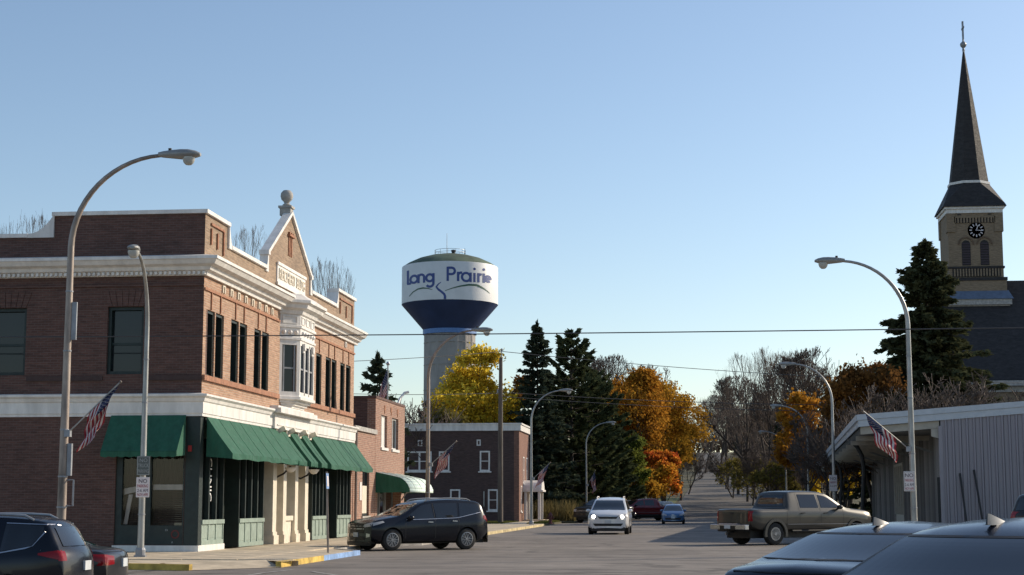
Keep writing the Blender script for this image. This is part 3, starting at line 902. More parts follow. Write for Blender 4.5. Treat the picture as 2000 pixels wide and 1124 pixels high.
# bowl lamps under the awnings
for y in (56.75, 60.3):
    b = CB(); b.lathe([(0, 2.66), (.1, 2.68), (.19, 2.78), (.21, 2.84), (.0, 2.85)], (FX + .45, y, 0), 16)
    lmp = b.build('wall_lamp', M['white'], cb, smooth=True)
    b = CB(); b.tube([(FX - .5, y, 2.6), (FX - .05, y, 2.5), (FX + .2, y, 2.62), (FX + .45, y, 2.88)], .035, 6); b.build('lamp_arm', M['black'], lmp)

# canvas awnings
def awning(y0, y1, zt, zb, P, val, m, name='awning', parent=cb, x0=FX + .09, bulge=0.0):
    b = CB(); N = 14; K = 6
    def pt(u, s):                       # u along, s down the slope
        y = y0 + (y1 - y0) * u; x = x0 + P * s
        sag = -.03 * math.sin(math.pi * s) - .015 * math.sin(u * N * math.pi) ** 2 * s
        return (x, y, zt + (zb - zt) * s + sag)
    rows = [[pt(i / N, j / K) for i in range(N + 1)] for j in range(K + 1)]
    for j in range(K):
        for i in range(N): b.quad(rows[j][i], rows[j + 1][i], rows[j + 1][i + 1], rows[j][i + 1])
    e = rows[K]
    lo = [(p[0] + .02 * math.sin(i * 2.1), p[1], p[2] - val - .02 * math.sin(i * 1.7)) for i, p in enumerate(e)]
    for i in range(N): b.quad(e[i], lo[i], lo[i + 1], e[i + 1])
    for i in (0, N):                    # closed ends
        b.add([rows[0][i]] + [rows[j][i] for j in range(1, K + 1)] + [lo[i], (x0, rows[0][i][1], zb - val * .6)], [tuple(range(K + 3))])
    aw = b.build(name, m, parent)
    s = aw.modifiers.new('cloth', 'SOLIDIFY'); s.thickness = .012
    ns = max(2, int((y1 - y0) / 1.05))
    for q in range(1, ns):
        y = y0 + (y1 - y0) * q / ns; sb_ = CB()
        sb_.tube([(x0 + P * j / K, y, zt + (zb - zt) * j / K - .03 * math.sin(math.pi * j / K) + .004) for j in range(K + 1)], .011, 4); sb_.build('awning_seam', m, aw)
    f = CB()
    for t in (0.02, .5, .98):
        y = y0 + (y1 - y0) * t
        f.tube([(x0, y, zb - .02), (x0 + P - .03, y, zb - .03)], .02, 5)
        f.tube([(x0, y, zt - .06), (x0 + P - .03, y, zb - .05)], .02, 5)
    f.build('awning_frame', M['galv'], aw)
    return aw
awning(47.78, 56.05, 4.17, 3.07, .82, .16, M['awning'])
for a, c in ((56.15, 57.35), (57.95, 59.05), (59.65, 60.6)):
    awning(a, c, 4.12, 3.05, .82, .15, M['awning'])
awning(61.3, 69.45, 4.15, 3.04, .82, .16, M['awning'])
# front awning (faces the cross street)
b = CB(); N = 10
x0, x1 = -17.45, -15.13; zt, zb, P_ = 4.2, 3.1, .8
rows = []
for j in range(6):
    s = j / 5; rows.append([(x0 + (x1 - x0) * i / N, FY - .09 - P_ * s, zt + (zb - zt) * s) for i in range(N + 1)])
lo = []
for i in range(N * 4 + 1):
    u = i / (N * 4)
    lo.append((x0 + (x1 - x0) * u, FY - .09 - P_, zb - .14 - .035 * abs(math.sin(u * math.pi * 9))))
for j in range(5):
    for i in range(N): b.quad(rows[j][i], rows[j][i + 1], rows[j + 1][i + 1], rows[j + 1][i])
hi = [(p[0], p[1], zb) for p in lo]
for i in range(N * 4): b.quad(hi[i], hi[i + 1], lo[i + 1], lo[i])
for k_, x in ((0, x0), (N, x1)):
    b.add([rows[j][k_] for j in range(6)] + [(x, FY - .09 - P_, zb - .14), (x, FY - .09, zb - .1)], [tuple(range(8))])
aw = b.build('awning', M['awning'], cb); s = aw.modifiers.new('cloth', 'SOLIDIFY'); s.thickness = .012

# front shop window with curtain and white bands behind the glass
b = CB()
wx = [(-17.1, -16.42), (-16.2, -15.22)]
b.box(-17.3, -15.162, FY + .06, FY + .4, .35, .92); b.box(-17.3, -15.162, FY + .06, FY + .4, 3.25, 4.19)
b.box(-17.3, -17.1, FY + .06, FY + .4, .92, 3.25); b.box(-16.42, -16.2, FY + .06, FY + .4, .92, 3.25); b.box(-15.22, -15.162, FY + .06, FY + .4, .92, 3.25)
sw = b.build('shop_window', M['dkgreen'], cb)
b = CB()
for xa, xb in wx:
    n = 26
    top = [(xa - .05 + (xb - xa + .1) * i / n, FY + .34 + .018 * math.sin(i * 2.2), 3.3) for i in range(n + 1)]
    mid = [(p[0], p[1], 2.08) for p in top]
    for i in range(n): b.quad(top[i], top[i + 1], mid[i + 1], mid[i])
b.build('curtain', M['curtain'], sw)
for xa, xb in wx:                       # slatted blind, slat by slat
    for k in range(16):
        z = 1.0 + k * .064
        p = CB(); p.quad((xa - .04, FY + .33, z), (xb + .04, FY + .33, z), (xb + .04, FY + .36, z + .055), (xa - .04, FY + .36, z + .055))
        p.build('blind_slat', M['curtain'], sw)
b = CB()
b.box(-16.2, -15.2, FY + .26, FY + .30, 1.98, 2.14)
b.prism([(-17.1, FY + .26, 1.84), (-16.42, FY + .26, 1.98), (-16.42, FY + .26, 2.14), (-17.1, FY + .26, 2.02)], (0, .03, 0))
b.prism([(-17.1, FY + .255, .95), (-16.98, FY + .255, .95), (-16.83, FY + .255, 1.84), (-16.96, FY + .255, 1.84)], (0, .03, 0))
b.build('white_rail', M['white'], sw)
for xa, xb in wx:
    p = CB(); p.quad((xa, FY + .12, .92), (xb, FY + .12, .92), (xb, FY + .12, 3.25), (xa, FY + .12, 3.25)); p.build('pane', M['clear'], sw)
# small red alarm box, and the red ring mark on the kick panel
b = CB(); b.box(-15.06, -14.95, FY - .05, FY - .002, 3.12, 3.3); b.build('alarm_box', M['red'], cb)
b = CB(); n = 18
for k in range(n):
    a0, a1 = 2 * math.pi * k / n, 2 * math.pi * (k + 1) / n
    f = lambda r, a: (-15.42 + r * math.cos(a), FY + .05, .66 + r * math.sin(a))
    b.quad(f(.09, a0), f(.13, a0), f(.13, a1), f(.09, a1))
b.build('ring_mark', mat('faded_red_mark', (.13, .022, .02), .7), cb)
for tx, tz, s_, bd in ((-15.68, .78, .08, 'EX'), (-15.5, .42, .09, 'A')):
    tm = text_mesh(bd, s_, .002); tm.materials.append(M['signlight'])
    o = bpy.data.objects.new('mark_lettering', tm); col.objects.link(o); o.parent = cb
    o.matrix_local = Matrix.Translation((tx - FX, .045, tz - .15)) @ Matrix.Rotation(R(90), 4, 'X')

# ------------------------------------------------------------------ neighbours of the corner building
def sash_window(org, parent, axis, plane, out, u0, u1, z0, z1, frame, depth=.12, mull=0, trim=.07, rail=True, sill=True, glass=None):
    """a framed sash window on wall plane (axis 'x' or 'y'), out = +1/-1 outward direction"""
    def bx(b, a0, a1, c0, c1, o0, o1):
        p0, p1 = sorted((plane + out * o0, plane + out * o1))
        if axis == 'x': b.box(p0, p1, a0, a1, c0, c1)
        else: b.box(a0, a1, p0, p1, c0, c1)
    b = MB(org)
    bx(b, u0, u0 + trim, z0, z1, -.05, .03); bx(b, u1 - trim, u1, z0, z1, -.05, .03)
    bx(b, u0 + trim, u1 - trim, z1 - trim, z1, -.05, .03); bx(b, u0 + trim, u1 - trim, z0, z0 + trim, -.05, .03)
    if rail: bx(b, u0 + trim, u1 - trim, (z0 + z1) / 2 - .03, (z0 + z1) / 2 + .03, -.05, .012)
    for k in range(mull):
        t = u0 + (u1 - u0) * (k + 1) / (mull + 1); bx(b, t - trim * .6, t + trim * .6, z0 + trim, z1 - trim, -.05, .02)
    w = b.build('window', frame, parent)
    if sill:
        b = MB(org); bx(b, u0 - .12, u1 + .12, z0 - .10, z0 - .001, -.05, .10); b.build('sill', frame, w)
    b = MB(org); bx(b, u0 + trim, u1 - trim, z0 + trim, z1 - trim, -.04, -.02); b.build('pane', glass or M['glass'], w)
    return w

BX = -14.72
ORG2 = (BX, 69.5, .15)
sb = thing('low_brick_shop', 'narrow one storey red brick shop front squeezed beside the corner building', 'building', ORG2)
def B2(): return MB(ORG2)
b = B2(); wall_with_holes(b, 'x', BX, .4, 69.74, 74.55, .15, 4.75, [(71.7, 73.25, 1.0, 3.2)])
b.box(-30, BX - .401, 69.74, 70.1, .15, 4.75); b.build('wall', M['block_brick'], sb)
b = B2(); b.box(-30, BX + .10, 69.66, 74.58, 4.75, 4.95); b.build('coping', M['stone'], sb)
b = B2(); b.box(-30, BX - .42, 70.12, 74.55, .15, 4.7); b.build('inner_core', M['black'], sb)
sash_window(ORG2, sb, 'x', BX - .12, 1, 71.72, 73.23, 1.02, 3.18, M['dkgreen'], sill=False)
b = B2(); b.box(BX - .16, BX - .085, 71.85, 73.1, 1.12, 2.35); b.build('boarded_panel', M['cream'], sb)
b = B2(); b.box(BX - .1, BX + .06, 71.6, 73.4, .9, 1.0); b.build('sill', M['stone'], sb)
b = B2(); b.tube([(BX + .05, 70.1, 4.7), (BX + .05, 70.1, .2)], .05, 6); b.build('downpipe', M['rusty'], sb)
b = B2(); b.box(BX + .003, BX + .03, 71.05, 71.5, 1.7, 2.5); b.build('paper_notice', M['white'], sb)

ORG3 = (BX, 74.6, .15)
tb = thing('brick_block', 'two storey pinkish brick block with a pale rounded awning over the pavement', 'building', ORG3)
def B3(): return MB(ORG3)
b = B3(); wall_with_holes(b, 'x', BX, .4, 74.6, 82.3, .15, 6.45, [(75.95, 77.5, 4.2, 5.75), (78.75, 80.5, 4.2, 5.75), (75.2, 81.4, .15, 2.7)])
b.build('wall', M['block_brick'], tb)
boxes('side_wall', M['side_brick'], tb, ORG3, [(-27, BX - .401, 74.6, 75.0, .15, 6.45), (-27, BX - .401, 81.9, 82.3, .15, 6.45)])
b = B3(); b.box(-27, BX + .03, 74.56, 82.34, 6.45, 6.56); b.build('coping', M['side_brick'], tb)
b = B3(); b.box(-27, BX - .9, 75.01, 81.89, .15, 6.3); b.build('inner_core', M['black'], tb)
for y0, y1 in ((75.95, 77.5), (78.75, 80.5)):
    w = sash_window(ORG3, tb, 'x', BX - .14, 1, y0 + .01, y1 - .01, 4.21, 5.74, M['white'], mull=1, rail=False, sill=False)
    b = B3(); b.box(BX - .15, BX + .07, y0 - .08, y1 + .08, 4.08, 4.2); b.build('sill', M['white'], w)
    if y0 < 77:
        p = B3(); p.box(BX - .155, BX - .125, y0 + .85, y1 - .08, 4.28, 5.66); p.build('drawn_blind', M['white'], w)
for y in (76.8, 78.5, 80.2):
    b = B3()
    for k in range(3): b.box(BX - .01, BX + .03, y + (k - 1) * .12 - .05, y + (k - 1) * .12 + .05, 6.0 - (k == 1) * .15, 6.22)
    b.build('brick_ornament', M['terra'], tb)
b = B3()
for y0, y1 in ((75.2, 77.6), (77.9, 79.2), (79.5, 81.4)):
    b.box(BX - .5, BX - .42, y0, y0 + .08, .15, 2.7); b.box(BX - .5, BX - .42, y1 - .08, y1, .15, 2.7); b.box(BX - .5, BX - .42, y0, y1, 2.6, 2.7); b.box(BX - .5, BX - .42, y0, y1, .15, .6)
w = b.build('shop_window', M['lead'], tb)
p = B3(); p.box(BX - .48, BX - .46, 75.2, 81.4, .2, 2.65); p.build('pane', M['glass'], w)
b = B3(); b.box(-19.4, -18.75, 77.9, 78.6, 6.4, 8.25); ch = b.build('chimney', M['lead'], tb)
b = B3(); b.box(-19.45, -18.7, 77.85, 78.65, 8.25, 8.33); b.build('chimney_cap', M['lead'], ch)
b = B3(); b.tube([(BX - .3, 81.6, 6.4), (BX - .2, 82.0, 6.9), (BX, 82.2, 7.2), (BX + .2, 82.3, 7.25)], .07, 6); b.build('vent_pipe', M['white'], tb)
# rounded pale awning
b = B3(); n = 12; P_ = 1.62
prof = [(P_ * min(1, (i / n) * 1.02), 3.02 - .36 * (i / n) - .42 * max(0, (i / n - .62) / .38) ** 2.4) for i in range(n + 1)]
ya, yb = 74.75, 81.6
ringA = [(BX + x, ya, z) for x, z in prof]; ringB = [(BX + x, yb, z) for x, z in prof]
for i in range(n): b.quad(ringA[i], ringA[i + 1], ringB[i + 1], ringB[i])
e0, e1 = ringA[-1], ringB[-1]
b.quad(e0, (e0[0], e0[1], e0[2] - .16), (e1[0], e1[1], e1[2] - .16), e1)
ob = b.build('awning', M['pale_awning'], tb, smooth=True, ang=50); s = ob.modifiers.new('cloth', 'SOLIDIFY'); s.thickness = .015
for ring, y in ((ringA, ya), (ringB, yb)):
    b = B3(); b.prism([(p[0], y, p[2] - .004) for p in ring] + [(BX + P_, y, ring[-1][2] - .16), (BX, y, 2.05)], (0, .012, 0)); b.build('awning_end', M['awning'], ob)
b = B3()
for y in (76.3, 78.1, 79.9): b.tube([(BX + x, y, z + .012) for x, z in prof], .012, 5)
b.tube([(BX + .05, 81.3, 1.7), (BX + .3, 81.3, 2.1), (BX + 1.2, 81.3, 2.25)], .035, 6)
b.build('awning_rib', M['lead'], ob)

# dark brown brick house on the lawn
HX, HY = -13.42, 125.5
ORG4 = (HX, HY, .13)
hb = thing('brick_house', 'dark brown two storey flat roofed brick house with white cornice and arched porch', 'building', ORG4)
def B4(): return MB(ORG4)
boxes('side_wall', M['house_side'], hb, ORG4, [(-22.3, HX - .4, HY, HY + 7.8, .13, 7.15), (-40, -22.301, HY + .003, HY + 12, .13, 6.95)])
b = B4(); b.box(HX - .4, HX, HY + .002, HY + 7.8, .13, 7.15); b.build('street_wall', M['house_brick'], hb)
b = B4(); b.box(-22.4, HX + .14, HY - .10, HY + 7.9, 7.15, 7.62); b.box(-22.45, HX + .22, HY - .16, HY + 8.0, 7.62, 7.74); b.build('cornice', M['white'], hb)
b = B4(); b.box(-40, -22.42, HY - .04, HY + 12, 6.95, 7.05); b.build('coping', M['lead'], hb)
b = B4(); b.box(HX - .3, HX - .02, HY - .015, HY + .01, .13, 7.14); b.build('corner_pier', M['house_brick'], hb)
def dpx(px, py):   # picture measurements turned to metres on this wall (y = HY)
    pass
for x0, x1, z0, z1, ml in ((-21.9, -19.0, 3.05, 5.35, 1), (-17.65, -16.45, 3.05, 5.35, 0), (-15.75 + .1, -14.75 + .1, .75 + .1, 2.95, 0), (-17.35, -16.35, .9, 2.95, 0)):
    pass
HW = [(795.5, 843, 882, 921, 1), (857, 878, 882, 921, 0), (937, 957, 881, 921, 0), (879, 899, 956, 1000, 0), (953, 973, 956, 998, 0)]
def house_pt(px, py):
    cp, sp, cyw, syw = math.cos(PITCH), math.sin(PITCH), math.cos(YAW), math.sin(YAW)
    r = Vector((cyw * (px - 1000) - syw * (3160 * cp - (562 - py) * sp), syw * (px - 1000) + cyw * (3160 * cp - (562 - py) * sp), 3160 * sp + (562 - py) * cp))
    return EYE + r * (HY / r.y)
for px0, px1, py0, py1, ml in HW:
    p, q = house_pt(px0, py1), house_pt(px1, py0)
    w = sash_window(ORG4, hb, 'y', HY, -1, p.x, q.x, p.z, q.z, M['white'], mull=ml, trim=.12)
for px0, px1, py0, py1 in ((816, 825, 860, 872), (931, 939, 859, 871)):
    p, q = house_pt(px0, py1), house_pt(px1, py0)
    sash_window(ORG4, hb, 'y', HY, -1, p.x, q.x, p.z, q.z, M['white'], trim=.09, rail=False, sill=False)
b = B4(); p = house_pt(945.5, 990); q = house_pt(945.5, 960); b.tube([(p.x, HY - .06, p.z), (q.x, HY - .06, q.z)], .05, 6); b.build('meter_pipe', M['galv'], hb)
for y0, y1 in ((128.3, 129.3), (130.9, 131.9)):
    sash_window(ORG4, hb, 'x', HX, 1, y0, y1, 3.1, 5.2, M['white'], trim=.1)
sash_window(ORG4, hb, 'x', HX, 1, 126.6, 127.3, .9, 2.9, M['white'], trim=.1)
# arched white porch
b = B4(); y0, y1, xo = 128.2, 130.6, 1.5
for y in (y0, y1 - .2):
    for x in (HX + .12, HX + xo - .3):
        b.box(x, x + .2, y, y + .2, .25, 2.45)
b.box(HX, HX + xo + .1, y0 - .1, y1 + .1, 2.45, 2.6)
N = 12; R0 = (y1 - y0) / 2 + .1
arc = [((y0 + y1) / 2 - R0 * math.cos(math.pi * i / N), 2.6 + .75 * math.sin(math.pi * i / N)) for i in range(N + 1)]
b.prism([(HX + xo, y, z) for y, z in arc], (-xo, 0, 0))
b.build('porch', M['white'], hb)
b = B4(); b.box(HX, HX + 1.9, y0 - .2, y1 + .2, .13, .25); b.box(HX, HX + 1.6, y0 - .1, y1 + .1, .25, .27); b.build('porch_step', M['concrete'], hb)
b = B4(); b.box(HX, HX + .04, 129.0, 129.9, .3, 2.35); b.build('door', M['dkgreen'], hb)

# ------------------------------------------------------------------ water tower
WT = Vector((-43.4, 288.0, 2.0))
ORGW = tuple(WT)
wt = thing('water_tower', 'white and navy water tower lettered Long Prairie on a grey fluted column', 'water tower', WT)
TR = 8.72
nn = 96
def WTB(): return MB(ORGW)
Z_tb, Z_tt = 37.05, 43.75        # tank cylinder bottom, top
white_tank = mat('white_tank_paint', (0.74, 0.74, 0.74), 0.5, var=.05, vscale=.4)
navy = mat('navy_tank_paint', (0.035, 0.06, 0.16), 0.45, var=.1, vscale=.4)
ringblue = mat('light_blue_paint', (0.10, 0.22, 0.50), 0.5, var=.08)
conc_t = mat('grey_tower_concrete', (0.36, 0.335, 0.315), 0.85, var=.15, vscale=.25, bumpy=.1)
domem = mat('mossy_dome_paint', (0.10, 0.135, 0.088), 0.8, var=.3, vscale=.35)
b = WTB(); b.lathe([(TR, Z_tb), (TR, Z_tt), (TR - .05, Z_tt + .12), (0, Z_tt + .13)], (WT.x, WT.y, 0), nn); tank = b.build('tank', white_tank, wt, smooth=True, ang=30)
b = WTB(); b.lathe([(4.75, 32.45), (TR - .02, Z_tb - .05), (TR + .02, Z_tb - .001)], (WT.x, WT.y, 0), nn); b.build('bowl', navy, wt, smooth=True, ang=30)
b = WTB(); b.lathe([(4.70, 31.6), (4.86, 31.62), (4.86, 32.44), (4.72, 32.46)], (WT.x, WT.y, 0), 64); b.build('blue_ring', ringblue, wt, smooth=True, ang=30)
b = WTB()
prof = []
vs = []; fs = []; NF = 96
for z in (1.0, 12, 22, 31.6):
    for k in range(NF):
        a = 2 * math.pi * k / NF; r = 4.55 + (.11 if (k % 6) in (0, 1) else 0)
        vs.append((WT.x + r * math.cos(a), WT.y + r * math.sin(a), z))
for i in range(3):
    for k in range(NF): fs.append((i * NF + k, i * NF + (k + 1) % NF, (i + 1) * NF + (k + 1) % NF, (i + 1) * NF + k))
b.add(vs, fs); ped_ = b.build('column', conc_t, wt)
for z in (8, 12.5, 17, 21.5, 26, 30):
    b = WTB(); b.lathe([(4.56, z), (4.685, z + .02), (4.685, z + .13), (4.56, z + .15)], (WT.x, WT.y, 0), 48); b.build('joint_band', conc_t, wt)
b = WTB(); b.lathe([(TR - .06, Z_tt + .1), (7.6, Z_tt + .80), (5.8, Z_tt + 1.65), (3.8, Z_tt + 2.22), (1.7, Z_tt + 2.5), (0, Z_tt + 2.53)], (WT.x, WT.y, 0), nn); b.build('dome_roof', domem, wt, smooth=True, ang=40)
b = WTB(); rr = 2.8; zr = Z_tt + 2.38
pts = [(WT.x + rr * math.cos(a * math.pi / 12), WT.y + rr * math.sin(a * math.pi / 12)) for a in range(25)]
for h in (.45, .9): b.tube([(x, y, zr + h) for x, y in pts], .035, 4)
for k in range(0, 24, 2): b.tube([(pts[k][0], pts[k][1], zr - .1), (pts[k][0], pts[k][1], zr + .9)], .035, 4)
b.build('railing', M['galv'], wt)
b = WTB(); b.lathe([(.32, Z_tt + 2.4), (.32, Z_tt + 3.0), (.42, Z_tt + 3.05), (.42, Z_tt + 3.35), (0, Z_tt + 3.45)], (WT.x + .65, WT.y - .3, 0), 12); b.build('roof_vent', M['black'], wt)
b = WTB(); b.tube([(WT.x - .6, WT.y, Z_tt + 2.45), (WT.x - .6, WT.y, Z_tt + 6.5)], [.06, .035], 5); b.tube([(WT.x + 2.7, WT.y, Z_tt + 2.6), (WT.x + 2.7, WT.y, Z_tt + 3.7)], .05, 4); b.build('antenna', M['lead'], wt)
# lettering: strokes wrapped round the tank; picture units u (0 = tank centre, +-392 = edge), v = down from the top edge
view = (Vector((EYE.x, EYE.y, 0)) - Vector((WT.x, WT.y, 0))).normalized()
side = Vector((-view.y, view.x, 0))          # points to the right as seen from the street
SC = (Z_tt - Z_tb) / 305.0
def on_tank(u, v, off=.03):
    s = max(-.995, min(.995, u / 392.0)); c = math.sqrt(1 - s * s)
    d = view * c + side * s
    return Vector((WT.x, WT.y, 0)) + d * (TR + off) + Vector((0, 0, Z_tt - v * SC))
def stroke(b, pts, w0, w1=None, closed=False):
    w1 = w0 if w1 is None else w1
    P2 = [Vector(p) for p in pts]
    if closed: P2.append(P2[0])
    # resample finely
    Q = []
    for a, c in zip(P2, P2[1:]):
        n = max(1, int((c - a).length / 6))
        for i in range(n): Q.append(a + (c - a) * i / n)
    Q.append(P2[-1])
    n = len(Q); L = []; Rr = []
    for i, p in enumerate(Q):
        if closed: d = Q[(i + 1) % (n - 1)] - Q[(i - 1) % (n - 1)]
        else: d = Q[min(i + 1, n - 1)] - Q[max(i - 1, 0)]
        if d.length < 1e-6: d = Vector((1, 0))
        d.normalize(); nrm = Vector((-d.y, d.x)); t = i / (n - 1)
        w = (w0 + (w1 - w0) * t) / 2
        L.append(p + nrm * w); Rr.append(p - nrm * w)
    for i in range(n - 1):
        b.quad(on_tank(*L[i]), on_tank(*L[i + 1]), on_tank(*Rr[i + 1]), on_tank(*Rr[i]))
def arc2(cx_, cy_, r, a0, a1, n=20):
    return [(cx_ + r * math.cos(R(a0 + (a1 - a0) * i / n)), cy_ + r * math.sin(R(a0 + (a1 - a0) * i / n))) for i in range(n + 1)]
TW = 19
LET = {
 'L': [[(-337, 48), (-337, 158), (-310, 158)]],
 'o': [arc2(-287, 128, 29, 0, 360, 28)],
 'n': [[(-250, 92), (-250, 165)], arc2(-228, 120, 23, 190, 360, 14) + [(-205, 165)]],
 'g': [arc2(-160, 128, 28, 0, 360, 28), [(-131, 92), (-131, 172)] + arc2(-159, 172, 28, 0, 150, 14)],
 'P': [[(-18, 42), (-18, 158)], [(-18, 50), (12, 50)] + arc2(12, 76, 26, -90, 90, 16) + [(-18, 102)]],
 'r': [[(64, 82), (64, 158)], arc2(88, 112, 24, 190, 290, 10)],
 'a': [arc2(128, 122, 33, 0, 360, 28), [(163, 84), (163, 160)]],
 'i': [[(194, 84), (194, 160)], arc2(194, 52, 3, 0, 360, 10)],
 'r.': [[(226, 82), (226, 158)], arc2(246, 112, 20, 190, 290, 10)],
 'i.': [[(270, 80), (270, 156)], arc2(270, 48, 3, 0, 360, 10)],
 'e': [[(284, 122), (322, 118)] + arc2(304, 120, 22, -5, -315, 26)],
}
letter_blue = mat('blue_tank_lettering', (0.045, 0.08, 0.27), .5, var=0)
for k, strokes in LET.items():
    b = WTB()
    for s in strokes:
        fat = k[0] == 'i' and len(s) > 3
        pts = s
        closed = len(s) > 8 and (Vector(s[0]) - Vector(s[-1])).length < .01
        stroke(b, pts[:-1] if closed else pts, (16 if fat else TW), None, closed)
    b.build('letter', letter_blue, tank)
b = WTB()
tip = [(-325, 262), (-295, 232), (-255, 212), (-215, 207), (-175, 213), (-138, 226)]
stroke(b, tip[:4], 6, 12); stroke(b, tip[3:], 12, 3)
b.build('emblem', mat('green_tank_emblem', (.035, .11, .07), .5, var=0), tank)
b = WTB()
tip = [(-38, 236), (20, 215), (80, 198), (150, 184), (215, 182), (262, 200), (295, 218), (318, 235)]
stroke(b, tip[:5], 4, 18); stroke(b, tip[4:], 18, 5)
b.build('emblem', bpy.data.materials['green_tank_emblem'], tank)
b = WTB()
tip = [(-70, 165), (-95, 185), (-108, 203), (-95, 222), (-65, 245), (-43, 266), (-38, 285), (-40, 303)]
stroke(b, tip[:4], 4, 16); stroke(b, tip[3:], 16, 20)
b.build('emblem', letter_blue, tank)

# ------------------------------------------------------------------ church
CX, CY = 28.1, 165.0
CG = 0.1
ORGC = (CX, CY, CG)
ch = thing('church', 'buff brick church with a clock tower and a tall dark pointed spire', 'church', ORGC)
def CH(): return MB(ORGC)
slate = mat('dark_slate', (0.030, 0.026, 0.025), .75, var=.3, vscale=1.6, bumpy=.3, stretch=(1, 1, 3))
hw = 2.62
def sq(b, w, z0, z1, mi=0): b.box(CX - w, CX + w, CY - w, CY + w, z0, z1, mi)
b = CH(); sq(b, hw + .22, .1, 23.4); sq(b, hw, 23.4, 30.1)
for sx in (-1, 1):
    for sy in (-1, 1):
        b.box(CX + sx * (hw - .3) - .42, CX + sx * (hw - .3) + .42, CY + sy * (hw - .3) - .42, CY + sy * (hw - .3) + .42, 28.2, 30.1)
tw = b.build('tower', M['church_brick'], ch)
b = CH(); sq(b, hw + .30, 23.3, 23.62); sq(b, hw + .12, 24.55, 24.75); b.build('ledge', slate, ch)
# arcade of small balusters under the louvres
for k in range(16):
    x = CX - hw + .5 + k * (2 * hw - 1.0) / 15
    b = CH(); b.box(x - .07, x + .07, CY - hw - .14, CY - hw + .01, 23.75, 24.5); b.build('baluster', M['church_brick'], tw)
b = CH(); b.box(CX - hw + .3, CX + hw - .3, CY - hw - .03, CY - hw + .02, 23.7, 24.54); b.build('baluster_back', slate, tw)
# corbel row above the clock
b = CH(); b.box(CX - 2.0, CX + 2.0, CY - hw - .12, CY - hw + .02, 29.62, 29.75); b.build('corbel_band', M['church_brick'], tw)
for k in range(14):
    x = CX - 1.9 + k * 3.8 / 13
    b = CH(); b.box(x - .08, x + .08, CY - hw - .12, CY - hw + .02, 29.12, 29.619); b.build('corbel', M['church_brick'], tw)
b = CH(); b.box(CX - 2.0, CX + 2.0, CY - hw - .02, CY - hw + .02, 29.1, 29.6); b.build('corbel_shade_sheet', slate, tw)  # dark sheet put in for the shade between the corbels
b = CH(); b.box(CX - 1.65, CX - 1.3, CY - hw - .04, CY - hw + .02, 29.9, 30.02); b.box(CX + 1.3, CX + 1.65, CY - hw - .04, CY - hw + .02, 29.9, 30.02); b.build('wall_tie', M['black'], tw)
# clock
yc = CY - hw
def clockdisc(r, y, mi=0, n=32):
    b = CH(); b.lathe([(0, y), (r, y), (r, y + .08)], (CX + .12, 0, 28.35), n, axis='y'); return b
b = CH(); b.lathe([(.80, .02), (.80, .12), (.70, .14), (0, .14)], (CX + .12, yc, 28.35), 32, axis='y')
ck = b.build('clock', mat('clock_face_black', (.02, .028, .032), .4), ch)
b = CH(); b.lathe([(.84, .0), (.84, .16), (.78, .16), (.78, .0)], (CX + .12, yc, 28.35), 32, axis='y'); b.build('clock_rim', mat('clock_rim', (.06, .07, .075), .4), ck)
for k in range(12):
    a = R(30 * k); d = Vector((math.sin(a), 0, math.cos(a))); c = Vector((CX + .12, yc - .15, 28.35))
    b = CH(); b.bar(c + d * .44, c + d * .68, .10, .02, up=(0, -1, 0)); b.build('hour_mark', M['signwhite'], ck)
for ang, L, w in ((96, .62, .06), (18, .52, .08)):
    a = R(ang); d = Vector((math.sin(a), 0, math.cos(a))); c = Vector((CX + .12, yc - .18, 28.35))
    b = CH(); b.bar(c - d * .08, c + d * L, w, .02, up=(0, -1, 0)); b.build('clock_hand', M['signwhite'], ck)
# pair of arched louvred openings
louv = mat('louvre_oxblood', (.055, .035, .04), .7)
for cx_ in (CX - .92, CX + .86):
    b = CH(); w2 = .42
    arc = [(cx_ + w2 * math.cos(math.pi * i / 10), 26.95 + w2 * math.sin(math.pi * i / 10)) for i in range(11)]
    b.prism([(cx_ + w2, yc - .02, 24.85)] + [(x, yc - .02, z) for x, z in arc] + [(cx_ - w2, yc - .02, 24.85)], (0, .05, 0))
    op = b.build('louvre_opening', slate, ch)
    for k in range(9):
        z = 24.95 + k * .25; ww = w2 - .03 if z < 26.9 else max(.1, math.sqrt(max(.01, w2 ** 2 - (z + .1 - 26.95) ** 2)) - .03)
        b = CH(); b.quad((cx_ - ww, yc - .08, z), (cx_ + ww, yc - .08, z), (cx_ + ww, yc - .025, z + .15), (cx_ - ww, yc - .025, z + .15)); b.build('louvre_slat', louv, op)
    b = CH()
    r0, r1 = w2 + .22, w2 + .36
    for i in range(12):
        a0, a1 = math.pi * i / 12, math.pi * (i + 1) / 12
        b.prism([(cx_ + r0 * math.cos(a0), yc - .10, 26.95 + r0 * math.sin(a0)), (cx_ + r1 * math.cos(a0), yc - .10, 26.95 + r1 * math.sin(a0)), (cx_ + r1 * math.cos(a1), yc - .10, 26.95 + r1 * math.sin(a1)), (cx_ + r0 * math.cos(a1), yc - .10, 26.95 + r0 * math.sin(a1))], (0, .12, 0))
    b.build('hood_mould', mat('hood_brick', (.15, .10, .065), .85), op)
